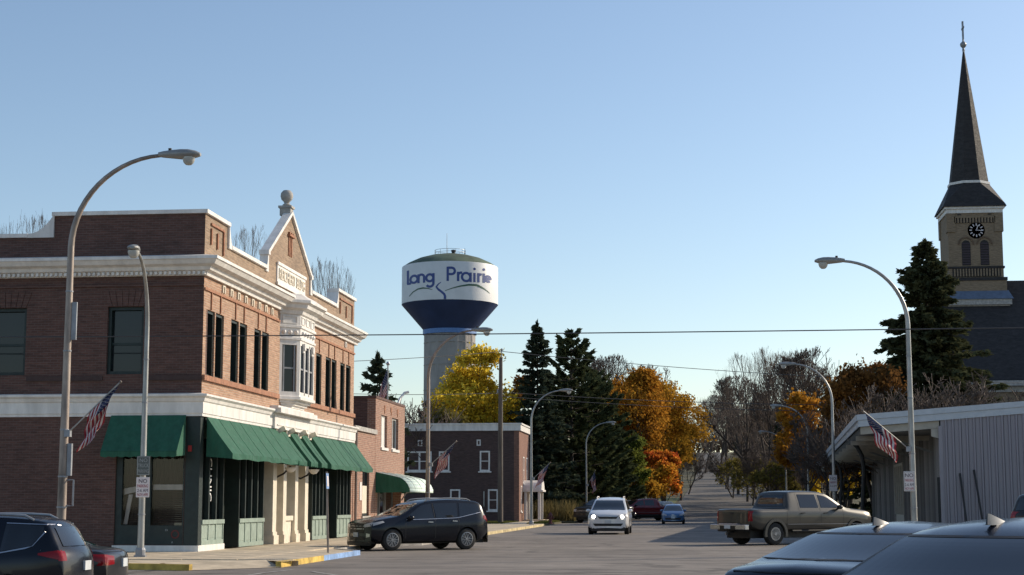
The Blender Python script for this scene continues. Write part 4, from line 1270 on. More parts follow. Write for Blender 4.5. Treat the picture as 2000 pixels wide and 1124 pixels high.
# pale cornice, flared skirt, octagonal spire, cross
b = CH(); sq(b, hw + .12, 30.1, 30.5); sq(b, hw + .28, 30.5, 30.72); b.build('tower_cornice', M['white'], ch)
def octo(r, z):    # r = half width across flats
    k = r * math.tan(math.pi / 8)
    return [(CX + r, CY - k, z), (CX + r, CY + k, z), (CX + k, CY + r, z), (CX - k, CY + r, z), (CX - r, CY + k, z), (CX - r, CY - k, z), (CX - k, CY - r, z), (CX + k, CY - r, z)]
def sqo(r, z):
    return [(CX + r, CY - r, z), (CX + r, CY + r, z), (CX + r, CY + r, z), (CX - r, CY + r, z), (CX - r, CY + r, z), (CX - r, CY - r, z), (CX - r, CY - r, z), (CX + r, CY - r, z)]
b = CH()
s0, s1, s2, s3 = sqo(3.08, 30.72), sqo(2.95, 31.0), octo(1.92, 33.3), octo(1.80, 33.55)
for ra, rb in ((s0, s1), (s1, s2)):
    for i in range(8):
        j = (i + 1) % 8; b.add([ra[i], ra[j], rb[j], rb[i]], [(0, 1, 2, 3)])
b.add(s0, [tuple(range(8))[::-1]])
b.build('spire_skirt', slate, ch)
b = CH()
o0, o1 = octo(1.98, 33.3), octo(1.98, 33.55)
b.add(o0 + o1, [(i, (i + 1) % 8, 8 + (i + 1) % 8, 8 + i) for i in range(8)] + [tuple(range(8))[::-1], tuple(range(8, 16))]); b.build('spire_band', M['white'], ch)
b = CH(); s3 = octo(1.84, 33.56); tp = octo(.09, 47.3)
b.add(s3 + tp, [(i, (i + 1) % 8, 8 + (i + 1) % 8, 8 + i) for i in range(8)] + [tuple(range(8, 16))]); sp = b.build('spire', slate, ch)
b = CH(); b.lathe([(.1, 47.2), (.14, 47.5), (.12, 47.7), (.3, 47.9), (.34, 48.05), (.3, 48.2), (.1, 48.4), (.08, 48.7)], (CX, CY, 0), 12); b.build('finial', M['lead'], ch)
b = CH(); b.box(CX - .08, CX + .08, CY - .12, CY + .12, 48.6, 50.5); b.box(CX - .075, CX + .075, CY - .5, CY + .5, 49.7, 49.9); b.build('cross', M['lead'], ch)
# porch roof ledge of the tower base and the nave
b = CH(); b.prism([(CX + hw + .7, CY - hw - .9, 21.4), (CX + hw + .35, CY - hw - .2, 22.3), (CX + hw + .35, CY - hw - .2, 21.4)], (-2 * hw - 1.2, 0, 0)); b.build('lead_ledge', mat('blue_grey_lead', (.14, .18, .25), .5, .2), ch)
b = CH(); b.box(CX - hw - .45, CX + hw + .55, CY - hw - .75, CY - hw - .2, 20.85, 21.39); b.box(CX - hw - .3, CX + hw + .4, CY - hw - .5, CY - hw - .2, 20.45, 20.849); b.build('ledge_cornice', M['stone'], ch)
NZ, EZ = 23.5, 13.0
b = CH()
n0x, n1x = CX - 4.2, CX + 40
b.prism([(n0x, CY - 9.3, EZ), (n0x, CY - .9, NZ), (n0x, CY + 7.5, EZ)], (n1x - n0x, 0, 0)); nav = b.build('nave_roof', slate, ch)
b = CH(); b.box(n0x + .4, n1x, CY - 8.6, CY + 7, .1, EZ - .5); b.build('nave_wall', M['church_brick'], ch)
b = CH(); b.box(n0x - .2, n1x, CY - 9.5, CY - 8.7, EZ - .55, EZ - .06); b.box(n0x, n1x, CY - 8.85, CY - 8.61, EZ - 1.1, EZ - .56); b.build('nave_cornice', M['stone'], ch)
b = CH(); b.tube([(CX + 5.9, CY - .9, NZ - .1), (CX + 5.9, CY - .9, NZ + 1.2)], .04, 4); b.build('lightning_rod', M['lead'], ch)
for k in range(5):
    x = CX + 4 + k * 6
    b = CH(); b.prism([(x - .9, CY - 8.63, 4)] + [(x - .9 * math.cos(math.pi * i / 8), CY - 8.63, 9 + .9 * math.sin(math.pi * i / 8)) for i in range(9)] + [(x + .9, CY - 8.63, 4)], (0, .1, 0)); b.build('window', M['glass'], ch)

# ------------------------------------------------------------------ long metal shed with canopy
SH = thing('metal_shed', 'long lavender grey metal shed with a deep canopy over the pavement', 'shed', (7.37, 73.39, 0.0), R(-3.05))
siding = mat('lavender_grey_siding', (0.30, 0.275, 0.30), .45, .15, var=.08, vscale=.7)
siding2 = mat('dull_brown_grey_siding', (0.25, 0.235, 0.225), .5, .15, var=.15, vscale=.9)
fasc = mat('pale_blue_grey_fascia', (0.50, 0.53, 0.57), .4, .15, var=.06)
soff = mat('canopy_soffit_metal', (0.20, 0.205, 0.205), .55, .2, var=.2, vscale=1.2)
beige = mat('beige_beam_paint', (0.44, 0.40, 0.33), .6, var=.1)
LEN = 87.0; SL = 0.075; RX = 13.0; WXX = 26.0
def roofz(x): return 5.46 + SL * (x if x < RX else 2 * RX - x)
b = MB()
b.add([(0, 0, roofz(0) - .02), (RX, 0, roofz(RX) - .02), (WXX, 0, roofz(WXX) - .02), (0, LEN, roofz(0) - .02), (RX, LEN, roofz(RX) - .02), (WXX, LEN, roofz(WXX) - .02)], [(0, 1, 4, 3), (1, 2, 5, 4)])
o = b.build('roof', M['galv'], SH); s = o.modifiers.new('t', 'SOLIDIFY'); s.thickness = .06; s.offset = -1
b = MB()
b.prism([(-.05, -.10, 4.93), (RX, -.10, roofz(RX) - .53), (RX, -.10, roofz(RX) - .24), (-.05, -.10, 5.22)], (0, .14, 0))
b.prism([(-.09, -.15, 5.225), (RX, -.15, roofz(RX) - .235), (RX, -.15, roofz(RX) + .01), (-.09, -.15, 5.47)], (0, .19, 0))
b.prism([(RX + .001, -.10, roofz(RX) - .53), (WXX, -.10, 4.93), (WXX, -.10, 5.47), (RX + .001, -.10, roofz(RX))], (0, .14, 0))
fa = b.build('gable_fascia', fasc, SH)
b = MB(); b.box(-.14, -.002, .05, LEN, 5.20, 5.47); b.box(-.05, -.001, .05, LEN, 4.93, 5.199); b.build('eave_gutter', fasc, SH)
b = MB(); b.prism([(.05, .06, 4.60), (3.45, .06, 4.60 + 3.45 * SL), (3.45, .06, 4.925 + 3.45 * SL), (.05, .06, 4.925)], (0, .16, 0)); b.build('canopy_beam', beige, SH)
b = MB(); b.prism([(3.1, .04, 4.50), (3.45, .04, 4.4), (3.45, .04, 4.85), (3.1, .04, 4.82)], (0, .2, 0)); b.build('beam_bracket', beige, SH)
for y in range(5, 86, 6):
    b = MB(); b.box(.06, 3.44, y - .09, y + .09, 4.50, 4.72); b.build('purlin', beige if y % 4 else soff, SH)
b = MB(); b.box(.05, 3.45, LEN - .3, LEN - .1, 4.5, 4.9); b.build('canopy_beam', beige, SH)
# soffit panels, each with a rib
pm = MB(); pm.add([(0, 0, 0), (3.4, 0, .02), (3.4, .86, .02), (0, .86, 0), (0, .87, -.20), (3.4, .87, -.16), (3.4, .97, -.16), (0, .97, -.20), (0, .998, 0), (3.4, .998, .02)],
    [(0, 3, 2, 1), (3, 4, 5, 2), (4, 7, 6, 5), (7, 8, 9, 6)])
pme = pm.mesh('soffit_panel'); pme.materials.append(soff)
for k in range(86):
    o = bpy.data.objects.new('soffit_panel', pme); col.objects.link(o); o.parent = SH; o.location = (.04, .25 + k * 1.0, 4.90)
# siding panels
def siding_panel(w, n):
    m_ = MB(); p = []; s = w / n
    for i in range(n):
        x = i * s
        p += [(x, 0), (x + s * .58, 0), (x + s * .64, -.075), (x + s * .86, -.075), (x + s * .92, 0), (x + s * .95, .02), (x + s * .98, 0)]
    p.append((w - .004, 0))
    lo = [(x, y, 0) for x, y in p]; hi = [(x, y, 1) for x, y in p]
    for i in range(len(p) - 1): m_.quad(lo[i], lo[i + 1], hi[i + 1], hi[i])
    return m_.mesh('siding_panel')
fm = siding_panel(.9, 3); fm.materials.append(siding)
for k in range(25):
    x = 3.5 + k * .9
    o = bpy.data.objects.new('siding_panel', fm); col.objects.link(o); o.parent = SH
    o.location = (x, 0, .12); o.scale = (1, 1, min(roofz(x), roofz(x + .9)) - .33)
SMS = []
for q, f in enumerate((1.0, .72, 1.25, .55)):
    sm_ = siding_panel(.9, 3); sm_.materials.append(mat('dull_brown_grey_siding', (0.21 * f, 0.195 * f, 0.185 * f), .55, .1, var=.25, vscale=1.2)); SMS.append(sm_)
rsh = random.Random(5)
holes = [(22.6, 29.4), (44.2, 46.2)]
for k in range(62):
    y = .1 + k * .9
    if any(a <= y + .45 <= c for a, c in holes): z0, hh = 3.9, 1.05
    else: z0, hh = .12, 4.85
    o = bpy.data.objects.new('siding_panel', rsh.choice(SMS)); col.objects.link(o); o.parent = SH
    o.location = (3.5, y, z0)
    o.rotation_euler = (0, 0, R(90)); o.scale = (1, -1, hh)
b = MB(); b.box(3.58, WXX - .1, .12, .5, .12, 4.9); b.box(3.9, 4.3, .3, 55.9, .12, 4.9); b.box(3.52, WXX, 55.6, 55.95, .12, 4.9); b.box(WXX - .3, WXX, .2, 55.9, .12, 4.9); b.build('wall_core', siding2, SH)
b = MB(); b.box(3.40, 3.56, -.06, .10, .12, 4.95); b.build('corner_trim', siding, SH)
b = MB(); b.box(3.28, 3.40, -.02, .08, .12, 2.7); b.build('corner_pipe', M['black'], SH)
for y0, y1, z0, z1 in ((22.6, 29.4, .9, 3.9),):
    b = MB(); n = 4
    for i in range(n + 1):
        y = y0 + (y1 - y0) * i / n; b.box(3.38, 3.6, y - .12, y + .12, z0, z1)
    b.box(3.45, 3.6, y0, y1, .12, z0); b.box(3.42, 3.6, y0, y1, z1 - .15, z1)
    w = b.build('window', beige, SH)
    b = MB(); b.box(3.55, 3.57, y0, y1, z0, z1 - .1); b.build('pane', M['glass'], w)
b = MB(); b.box(3.5, 3.6, 44.2, 46.2, .12, 3.9); d = b.build('door', M['black'], SH)
b = MB(); b.box(3.46, 3.56, 42.9, 43.15, .12, 4.6); b.box(3.46, 3.56, 47, 47.2, .12, 4.6); b.build('door_jamb', beige, SH)
for y in (14.0, 47.0, 84.0):
    b = MB(); b.tube([(.02, y, 5.05), (.1, y, 4.92), (.22, y, 4.82)], .13, 8, 1)
    b.tube([(.22, y, 4.82), (.52, y, 4.5), (.74, y, 4.05), (.82, y, 3.4), (.78, y, 2.5), (.7, y, 1.4), (.66, y, .15)], .115, 8, 0)
    b.build('downspout', [M['black'], M['galv']], SH, smooth=True, ang=40)
for y in range(4, 86, 10):
    b = MB(); b.bar((3.5, y, 3.9), (1.2, y, 4.72), .07, .1); b.build('canopy_brace', soff, SH)

def shed_pt(x, y, z):
    return SH.location + Matrix.Rotation(R(-3.05), 3, 'Z') @ Vector((x, y, z))
for nm, x0, x1, h, lab in (('leaning_pole', 4.45, 4.25, 2.75, 'short black pole leaning against the lavender metal siding'), ('leaning_pole', 5.15, 4.85, 2.9, 'taller black pole leaning against the siding, further from the shed corner')):
    p = shed_pt(x0, -.75, .12); q = shed_pt(x1, -.10, .12 + h)
    t = thing(nm, lab, 'pole', p)
    b = MB(p); b.tube([p, q], .045, 7); b.build('shaft', M['black'], t)
    b = MB(p); b.tube([p, p + (q - p).normalized() * .12], .06, 7); b.build('end_cap', M['rubber'], t)

# ------------------------------------------------------------------ street lamps
def lamp(x, y, z, H, ang, label, rust=False, clamp=False):
    """arm points along ang (radians, world)"""
    t = thing('street_lamp', label, 'street lamp', (x, y, z), ang, 'curved arm street lamps along the street')
    s = H / 9.0
    pm_ = M['rusty'] if rust else M['galv']
    hv = 6.9 * s
    b = MB(); b.tube([(0, 0, 0.05), (0, 0, 2.5 * s), (0, 0, hv)], [.105 * s, .092 * s, .07 * s], 14); b.build('pole', pm_, t, smooth=True, ang=60)
    b = MB()
    n = 14; pts = [(2.05 * s * (1 - math.cos(a)), 0, hv - .05 + (2.05 * s) * math.sin(a)) for a in [math.pi / 2 * .96 * i / n for i in range(n + 1)]]
    b.tube(pts, [.069 * s - .028 * s * i / n for i in range(n + 1)], 10); b.build('arm', pm_, t, smooth=True, ang=60)
    ex, _, ez = pts[-1]
    # cobra head: sections along the head (x, half width, top, bottom)
    sec = [(-.05, .06, .055, -.05), (.06, .085, .08, -.07), (.25, .12, .105, -.09), (.45, .16, .12, -.11), (.62, .18, .115, -.10), (.78, .16, .08, -.07), (.88, .08, .03, -.04)]
    b = MB(); m = 12; vs = []; fs = []
    for (sx, w, zt, zb) in sec:
        for k in range(m):
            a = 2 * math.pi * k / m
            zz = zt * math.sin(a) if math.sin(a) > 0 else -zb * math.sin(a)
            vs.append((ex + sx * s, w * s * math.cos(a), ez + zz * s + .02))
    for i in range(len(sec) - 1):
        for k in range(m): fs.append((i * m + k, (i + 1) * m + k, (i + 1) * m + (k + 1) % m, i * m + (k + 1) % m))
    fs.append(tuple(range(m))); fs.append(tuple(range(len(sec) * m - 1, (len(sec) - 1) * m - 1, -1)))
    b.add(vs, fs); lum = b.build('luminaire', M['lamp_grey'], t, smooth=True, ang=50)
    b = MB(); b.lathe([(0, -.25), (.07, -.235), (.125, -.18), (.15, -.1), (.15, -.05)], (ex + .62 * s, 0, ez), 14); b.build('lens', M['lens'], lum, smooth=True)
    b = MB(); b.lathe([(.04, .12), (.045, .17), (0, .18)], (ex + .2 * s, 0, ez), 8); b.build('photocell', M['black'], lum)
    b = MB(); b.box(-.17 * s, .17 * s, -.17 * s, .17 * s, 0, .04); b.lathe([(.15 * s, .04), (.15 * s, .18), (.125 * s, .24)], (0, 0, 0), 12); b.build('base_plate', M['lead'], t)
    b = MB()
    for k, h in enumerate((1.25, 1.9, 2.9, 4.6, 5.9)):
        rr_ = (.105 - .0052 * h) * s
        b = MB(); b.lathe([(rr_, h * s - .02), (rr_ + .012, h * s - .015), (rr_ + .012, h * s + .015), (rr_, h * s + .02)], (0, 0, 0), 12); b.build('band_clamp', M['lead'], t)
    if clamp:
        b = MB(); b.box(.10, .20, -.05, .05, 2.1, 2.85); b.build('control_box', M['lead'], t)
        b = MB(); b.box(.085, .20, -.03, .03, 5.3, 6.2); b.build('banner_arm', M['lead'], t)
        b = MB()
        for z0, z1 in ((1.4, 2.0),):
            b.tube([(.1, 0, z0), (.26, 0, z0), (.26, 0, z1), (.1, 0, z1)], .025, 5)
        b.build('conduit', M['lead'], t)
    return t
L1 = lamp(-14.70, 36.8, .125, 9.85, R(4), 'large rust stained street lamp standing nearest, in front of the brick corner building', True, True)
L2 = lamp(-14.88, 42.9, .15, 8.15, R(-81), 'street lamp with two signs whose arm points at the viewer, by the green awning')
L3 = lamp(-11.25, 68.6, .15, 8.9, R(2), 'rusty street lamp behind the dark suv, its head below the water tower', True)
L4 = lamp(-10.75, 108.2, .15, 9.0, R(0), 'street lamp at the kerb beside the dark brick house and the evergreens')
L5 = lamp(-9.75, 149.0, .125, 8.85, R(0), 'small distant street lamp among dark evergreens behind the white minivan')
R1 = lamp(6.86, 52.3, .15, 9.25, R(180), 'street lamp with a no parking sign in front of the metal shed')
R2 = lamp(7.45, 88.2, .15, 8.95, R(180), 'street lamp behind the shed canopy, with a bare wood behind its head')
R3 = lamp(8.75, 126.6, .15, 8.95, R(180), 'smaller street lamp beside the orange tree, left of the shed canopy')
R4 = lamp(9.6, 172.0, .15, 8.9, R(180), 'farthest street lamp on the right, its head lost in bare branches')

# ------------------------------------------------------------------ flags on the lamp posts
fl_w = mat('flag_white', (0.66, 0.60, 0.57), .85, var=.08); fl_r = mat('flag_red', (0.36, 0.025, 0.04), .85, var=.15); fl_b = mat('flag_blue', (0.022, 0.03, 0.09), .85, var=.15)
def flag(base, tip, hoist, fly, L, label, seed=0, wrinkle=1.0, group='flags on the street lamps', staff=True):
    base = Vector(base); tip = Vector(tip); rs = random.Random(seed)
    t = thing('flag', label, 'flag', base, 0, group)
    if staff:
        b = MB(base); b.tube([base - (tip - base).normalized() * .05, tip], .018, 6); b.build('staff', M['galv'], t)
        b = MB(base); b.lathe([(0, -.05), (.04, 0), (0, .05)], tip, 8); b.build('staff_knob', M['rusty'], t)
        b = MB(base); b.box(base.x - .07, base.x + .07, base.y - .06, base.y + .06, base.z - .09, base.z + .07); b.build('staff_bracket', M['lead'], t)
    hd = (base - tip).normalized() * hoist; fd = Vector(fly).normalized() * L
    b = MB(base); nu, nv = 26, 13
    ph = rs.uniform(0, 6)
    def P(u, v):
        droop = Vector((0, 0, -.22 * L * u * u))
        w = wrinkle * (.07 * math.sin(9 * u + 2.2 * v + ph) + .035 * math.sin(17 * u - 5 * v + ph)) * min(1, u * 2.2)
        w2 = wrinkle * .05 * math.sin(11 * u + 4 * v + 2 * ph) * u
        pinch = 1 - .25 * u * wrinkle
        return tip + hd * (.06 + v * pinch + .1 * u * (1 - v)) + fd * u + droop + Vector((w2, w * 1.6, -abs(w) * .4))
    for j in range(nv):
        for i in range(nu):
            mi = 2 if (j < 7 and i < nu * .42) else (0 if j % 2 == 0 else 1)
            b.quad(P(i / nu, j / nv), P((i + 1) / nu, j / nv), P((i + 1) / nu, (j + 1) / nv), P(i / nu, (j + 1) / nv), mi)
    cl = b.build('cloth', [fl_r, fl_w, fl_b], t, smooth=True, ang=None)
    b = MB(base)
    for r in range(9):
        for c in range(6 if r % 2 == 0 else 5):
            u = .42 * (c + (.5 if r % 2 == 0 else 1.0)) / 6; v = 7 / 13 * (r + .7) / 9.4
            e = .011
            for off in (-.006, .006):
                q = [P(u - e, v) , P(u, v - e * 1.6), P(u + e, v), P(u, v + e * 1.6)]
                b.quad(*[p + Vector((0, off, 0)) for p in q])
    o = b.build('stars', fl_w, cl); o['kind'] = 'stuff'
    return t
flag((-14.58, 36.72, 3.22), (-13.3, 36.6, 4.40), .95, (-.42, 0, -.9), 1.0, 'striped flag on an angled staff, on the large rust stained lamp', 1, 1.1)
flag((-11.1, 68.5, 3.22), (-10.0, 68.4, 4.18), .9, (-.42, 0, -.9), .95, 'striped flag on the lamp behind the dark suv', 2, .9)
flag((-10.6, 108.1, 3.2), (-9.45, 108, 4.25), .95, (-.4, 0, -.9), 1.0, 'striped flag on the lamp by the dark evergreens', 3, .9)
flag((-9.6, 148.9, 3.2), (-8.9, 148.6, 4.5), .95, (.1, 0, -1), 1.25, 'limp striped flag hanging on the distant lamp behind the white minivan', 4, 1.3)
flag((6.74, 52.2, 3.28), (5.35, 52.1, 4.48), 1.25, (.30, 0, -.9), .82, 'striped flag on the lamp in front of the metal shed', 5, 1.0)

# ------------------------------------------------------------------ signs on posts
def sign(loc, rotz, w, h, plate, lines, label, border=None, name='street_sign', cat='sign'):
    t = thing(name, label, cat, loc, rotz)
    b = MB(); b.box(-w / 2, w / 2, -.006, .006, 0, h); b.build('plate', plate, t, bevel=.01)
    if border:
        b = MB()
        for (x0, x1, z0, z1) in ((-w / 2 + .015, w / 2 - .015, .015, .03), (-w / 2 + .015, w / 2 - .015, h - .03, h - .015), (-w / 2 + .015, -w / 2 + .03, .03, h - .03), (w / 2 - .03, w / 2 - .015, .03, h - .03)):
            b.box(x0, x1, -.0095, -.0062, z0, z1)
        b.build('border', border, t)
    for (txt, size, z, m) in lines:
        me = text_mesh(txt, size, .0012); me.materials.append(m)
        o = bpy.data.objects.new('lettering', me); col.objects.link(o); o.parent = t
        wx = max(v.co.x for v in me.vertices) - min(v.co.x for v in me.vertices)
        sx = min(1.0, (w - .07) / max(wx, .01))
        o.matrix_local = Matrix.Translation((0, -.0085, z)) @ Matrix.Rotation(R(90), 4, 'X') @ Matrix.Diagonal((sx, 1, 1, 1))
    b = MB(); b.box(-w * .4, w * .4, .007, .05, h * .25, h * .25 + .03); b.box(-w * .4, w * .4, .007, .05, h * .75, h * .75 + .03); b.build('strap', M['lead'], t)
    return t
YW = YAW
sign((-14.80, 42.70, 2.33), R(6), .36, .52, M['signgrey'], [('NO', .14, .40, M['signlight']), ('TRUCK', .14, .26, M['signlight']), ('PARKING', .13, .11, M['signlight'])], 'dark grey sign reading no truck parking on the lamp by the corner building', M['signlight'])
sign((-14.80, 42.70, 1.74), R(6), .36, .54, M['signwhite'], [('NO', .15, .43, M['signink']), ('PARKING', .12, .30, M['signred']), ('2-6 AM', .12, .18, M['signink']), ('NOV-APR', .10, .07, M['signred'])], 'white no parking sign below the grey sign by the corner building')
sign((6.72, 52.12, 1.95), R(4), .34, .62, M['signwhite'], [('NO', .17, .49, M['signink']), ('PARKING', .13, .34, M['signred']), ('2-6 AM', .13, .20, M['signink']), ('NOV-APR', .11, .08, M['signred'])], 'white no parking sign on the lamp in front of the metal shed', M['signlight'])
sign((7.38, 88.0, 2.2), R(4), .42, .85, M['signwhite'], [('NO', .2, .66, M['signink']), ('PARKING', .15, .46, M['signred']), ('2-6 AM', .15, .27, M['signink'])], 'small far white sign on the lamp behind the shed canopy')
# leaning kerbside sign seen edge-on at the blue kerb
t = thing('kerb_sign', 'thin leaning signpost seen edge on where yellow kerb turns blue', 'signpost', (-10.62, 46.9, .15))
b = MB(); b.tube([(0, 0, 0), (-.08, .02, 2.35)], .032, 6); b.build('post', M['rusty'], t)
b = MB(); b.prism([(-.045, -.15, 1.85), (-.045, .15, 1.85), (-.065, .15, 2.3), (-.065, -.15, 2.3)], (.012, 0, 0)); pl = b.build('plate', M['blue_kerb'], t)
b = MB(); b.prism([(-.0295, -.10, 1.92), (-.0295, .10, 1.92), (-.048, .10, 2.22), (-.048, -.10, 2.22)], (.003, 0, 0)); b.build('panel', M['signwhite'], pl)

# ------------------------------------------------------------------ hydrant, utility pole, flagpole
hy = thing('fire_hydrant', 'small dark red fire hydrant on the grass behind the kerb', 'hydrant', (-9.95, 113.6, .125))
hr = mat('hydrant_red', (.10, .022, .022), .6, var=.2)
b = MB(); b.lathe([(.17, 0), (.17, .05), (.115, .07), (.11, .55), (.15, .56), (.15, .62), (.12, .66), (.07, .76), (0, .78)], (0, 0, 0), 14); b.build('barrel', hr, hy, smooth=True, ang=40)
for s in (-1, 1):
    b = MB(); b.lathe([(.06, 0), (.06, .09), (.075, .09), (.075, .13), (0, .13)], (s * .10, 0, .42), 10, axis='x')
    if s < 0: b.v = [(-p[0] - .2, p[1], p[2]) for p in b.v]
    b.build('outlet', hr, hy)
b = MB(); b.lathe([(.075, 0), (.075, .12), (.09, .12), (.09, .15), (0, .15)], (0, -.24, .38), 12, axis='y'); b.build('outlet', hr, hy)
b = MB(); b.lathe([(.03, .77), (.03, .84), (0, .84)], (0, 0, 0), 6); b.build('operating_nut', hr, hy)

up_ = thing('utility_pole', 'tall bare wooden utility pole in front of the dark brick house', 'utility pole', (-13.95, 117.6, .14))
b = MB(); b.tube([(0, 0, 0), (0, 0, 6), (.03, 0, 12.0)], [.20, .175, .13], 12); b.build('pole', M['wood'], up_, smooth=True, ang=60)
b = MB(); b.tube([(.06, 0, 11.6), (.10, 0, 12.55)], .035, 6); b.lathe([(.05, 12.5), (.07, 12.55), (.07, 12.65), (0, 12.7)], (.1, 0, 0), 8); b.build('insulator', M['lead'], up_)
b = MB(); b.tube([(.19, -.02, .1), (.15, -.02, 9)], .02, 5); b.build('ground_wire', M['galv'], up_)
b = MB(); b.box(-.25, -.14, -.08, .08, 9.4, 9.7); b.build('wire_clamp', M['lead'], up_)
up2 = thing('utility_pole', 'utility pole hidden among the trees behind the metal shed', 'utility pole', (39.0, 148.0, .12))
b = MB(); b.tube([(0, 0, 0), (0, 0, 12.6)], [.2, .13], 10); b.build('pole', M['wood'], up2)
b = MB(); b.bar((-.9, 0, 12.0), (.9, 0, 12.0), .1, .12); b.build('cross_arm', M['wood'], up2)

def cable(name, label, a, c, sag, r, n=24):
    a = Vector(a); c = Vector(c)
    pts = [a + (c - a) * (i / n) - Vector((0, 0, 4 * sag * (i / n) * (1 - i / n))) for i in range(n + 1)]
    t = thing(name, label, 'cable', a, 0, 'overhead cables')
    b = MB(a); b.tube(pts, r, 5); b.build('strand', M['wire'], t)
cable('overhead_cable', 'dark overhead cable crossing the whole street in front of the water tower', (-60, 44.4, 6.95), (62, 46.2, 7.15), .72, .017, 60)
cable('overhead_cable', 'upper thin cable from the utility pole towards the corner building', (-13.9, 117.6, 12.6), (-34.8, 92.0, 9.7), .35, .022)
cable('overhead_cable', 'lower thin cable from the utility pole towards the corner building', (-14.1, 117.6, 9.55), (-34.6, 95.0, 9.1), .45, .022)
cable('overhead_cable', 'upper thin cable from the utility pole across the street to the right', (-13.85, 117.6, 12.6), (38.3, 148, 12.1), .75, .025)
cable('overhead_cable', 'lower thin cable from the utility pole across the street to the right', (-13.85, 117.6, 9.6), (39.7, 148, 11.0), .9, .024)
cable('overhead_cable', 'lowest thin cable across the street in front of the orange maples', (-13.85, 117.6, 9.3), (39, 148, 10.5), 1.0, .022)
cable('overhead_cable', 'thin cable running right from the trees past the church roof', (39.6, 148, 12.1), (78, 128, 11.3), .6, .022)
cable('overhead_cable', 'second thin cable running right in front of the dark church roof', (39.2, 148, 11.0), (78, 127, 9.9), .6, .022)

fp = thing('flagpole', 'slim flagpole with a gilt ball rising behind the pink brick block', 'flagpole', (-18.7, 98.5, 0))
b = MB(); b.tube([(0, 0, 0), (0, 0, 10.0)], [.09, .045], 8); b.build('pole', M['galv'], fp)
b = MB(); b.lathe([(0, 9.98), (.1, 10.05), (.12, 10.14), (.07, 10.24), (0, 10.27)], (0, 0, 0), 10); b.build('ball', M['chrome'], fp)
flag((-18.75, 98.5, 8.3), (-18.75, 98.5, 9.85), 1.5, (-.42, -.1, -1), 1.7, 'limp striped flag hanging from the flagpole behind the brick block', 9, .9, None, False)

# pieces among the far left gardens
t = thing('garden_fence', 'low wire garden fence with pale posts under the evergreens', 'fence', (-11.6, 143, .12))
for k in range(12):
    b = MB(); b.tube([(-.0 - k * .9 + 2.2, 0, 0), (-k * .9 + 2.2, 0, 1.15)], .05, 5); b.build('post', M['galv'], t)
b = MB()
for h in (.3, .7, 1.1): b.tube([(2.2, 0, h), (-7.7, 0, h)], .02, 4)
b.build('rail', M['galv'], t)
for x, y, h, lab in ((-9.35, 143.5, 1.15, 'narrow white marker post in front of the garden fence'), (-7.9, 140.0, 1.7, 'taller white post beside the parked black pickup')):
    t = thing('marker_post', lab, 'post', (x, y, .12))
    b = MB(); b.box(-.09, .09, -.06, .06, 0, h); b.build('shaft', M['white'], t); b = MB(); b.lathe([(.12, h), (.1, h + .1), (0, h + .16)], (0, 0, 0), 8); b.build('cap', M['white'], t)

# ------------------------------------------------------------------ vehicles
def chaikin(p, n=2):
    for _ in range(n):
        q = [p[0]]
        for a, c in zip(p, p[1:]):
            q.append((a[0] * .75 + c[0] * .25, a[1] * .75 + c[1] * .25)); q.append((a[0] * .25 + c[0] * .75, a[1] * .25 + c[1] * .75))
        q.append(p[-1]); p = q
    return p
def resample(p, n):
    d = [0]
    for a, c in zip(p, p[1:]): d.append(d[-1] + math.dist(a, c))
    out = []
    ts = np.linspace(0, d[-1], n)
    xs = np.interp(ts, d, [q[0] for q in p]); zs = np.interp(ts, d, [q[1] for q in p])
    return list(zip(xs.tolist(), zs.tolist()))

def car_shell(S):
    """lofted, closed body; returns (verts, faces)"""
    st = resample(chaikin(S['outline'], S.get('smooth', 2)), S.get('n', 84))
    L2 = S['L'] / 2; W2 = S['W'] / 2; H = S['H']; zb = S['zb']
    rings = []; px = 1e9
    for (x, zt) in st:
        x = min(x, px - .002); px = x
        e = max(0.0, (abs(x) - (L2 - S.get('corner', .75))) / S.get('corner', .75))
        w = W2 * (1 - S.get('taper', .20) * e ** 2.3)
        zbelt = float(np.interp(x, [p[0] for p in S['belt']], [p[1] for p in S['belt']]))
        zbelt = min(zbelt, zt - .015)
        t = max(0.0, (zt - zbelt) / max(.05, H - zbelt)); t = min(1, t)
        wr = w * (1 - .045) * (1 - t) + S['roof'] * t
        zbo = min(zb + .25 * e ** 2, zt - .12)
        g = lambda f: zbo + (zbelt - zbo) * f
        cr = S.get('crown', .035)
        edge = min(.07, .35 * (zt - zbelt) + .012)
        half = [(0, zbo), (w * .80, zbo), (w * .93, g(.06)), (w * .985, g(.2)), (w * .992, g(.42)), (w * 1.0, g(.62)), (w * .998, g(.8)), (w * .985, g(.92)), (w * .965, g(1.0)),
                ((w * .965 + wr) / 2 + .012 * t, (zbelt + zt - edge) / 2), (wr, zt - edge), (wr - edge * .5, zt - edge * .28), (wr - edge * 1.3, zt - .002), (wr * .55, zt + cr * .6), (0, zt + cr)]
        sgn = 1 if x > 0 else -1
        bow = S.get('bow', .16) * e ** 1.2
        ring = []
        for (y, z) in half: ring.append((x - sgn * bow * (y / W2) ** 2, y, z))
        for (y, z) in half[-2:0:-1]: ring.append((x - sgn * bow * (y / W2) ** 2, -y, z))
        rings.append(ring)
    n = len(rings[0]); V = [p for r in rings for p in r]; F = []
    for i in range(len(rings) - 1):
        for k in range(n):
            k2 = (k + 1) % n; F.append((i * n + k, i * n + k2, (i + 1) * n + k2, (i + 1) * n + k))
    F.append(tuple(range(n - 1, -1, -1))); F.append(tuple(range((len(rings) - 1) * n, len(rings) * n)))
    return V, F

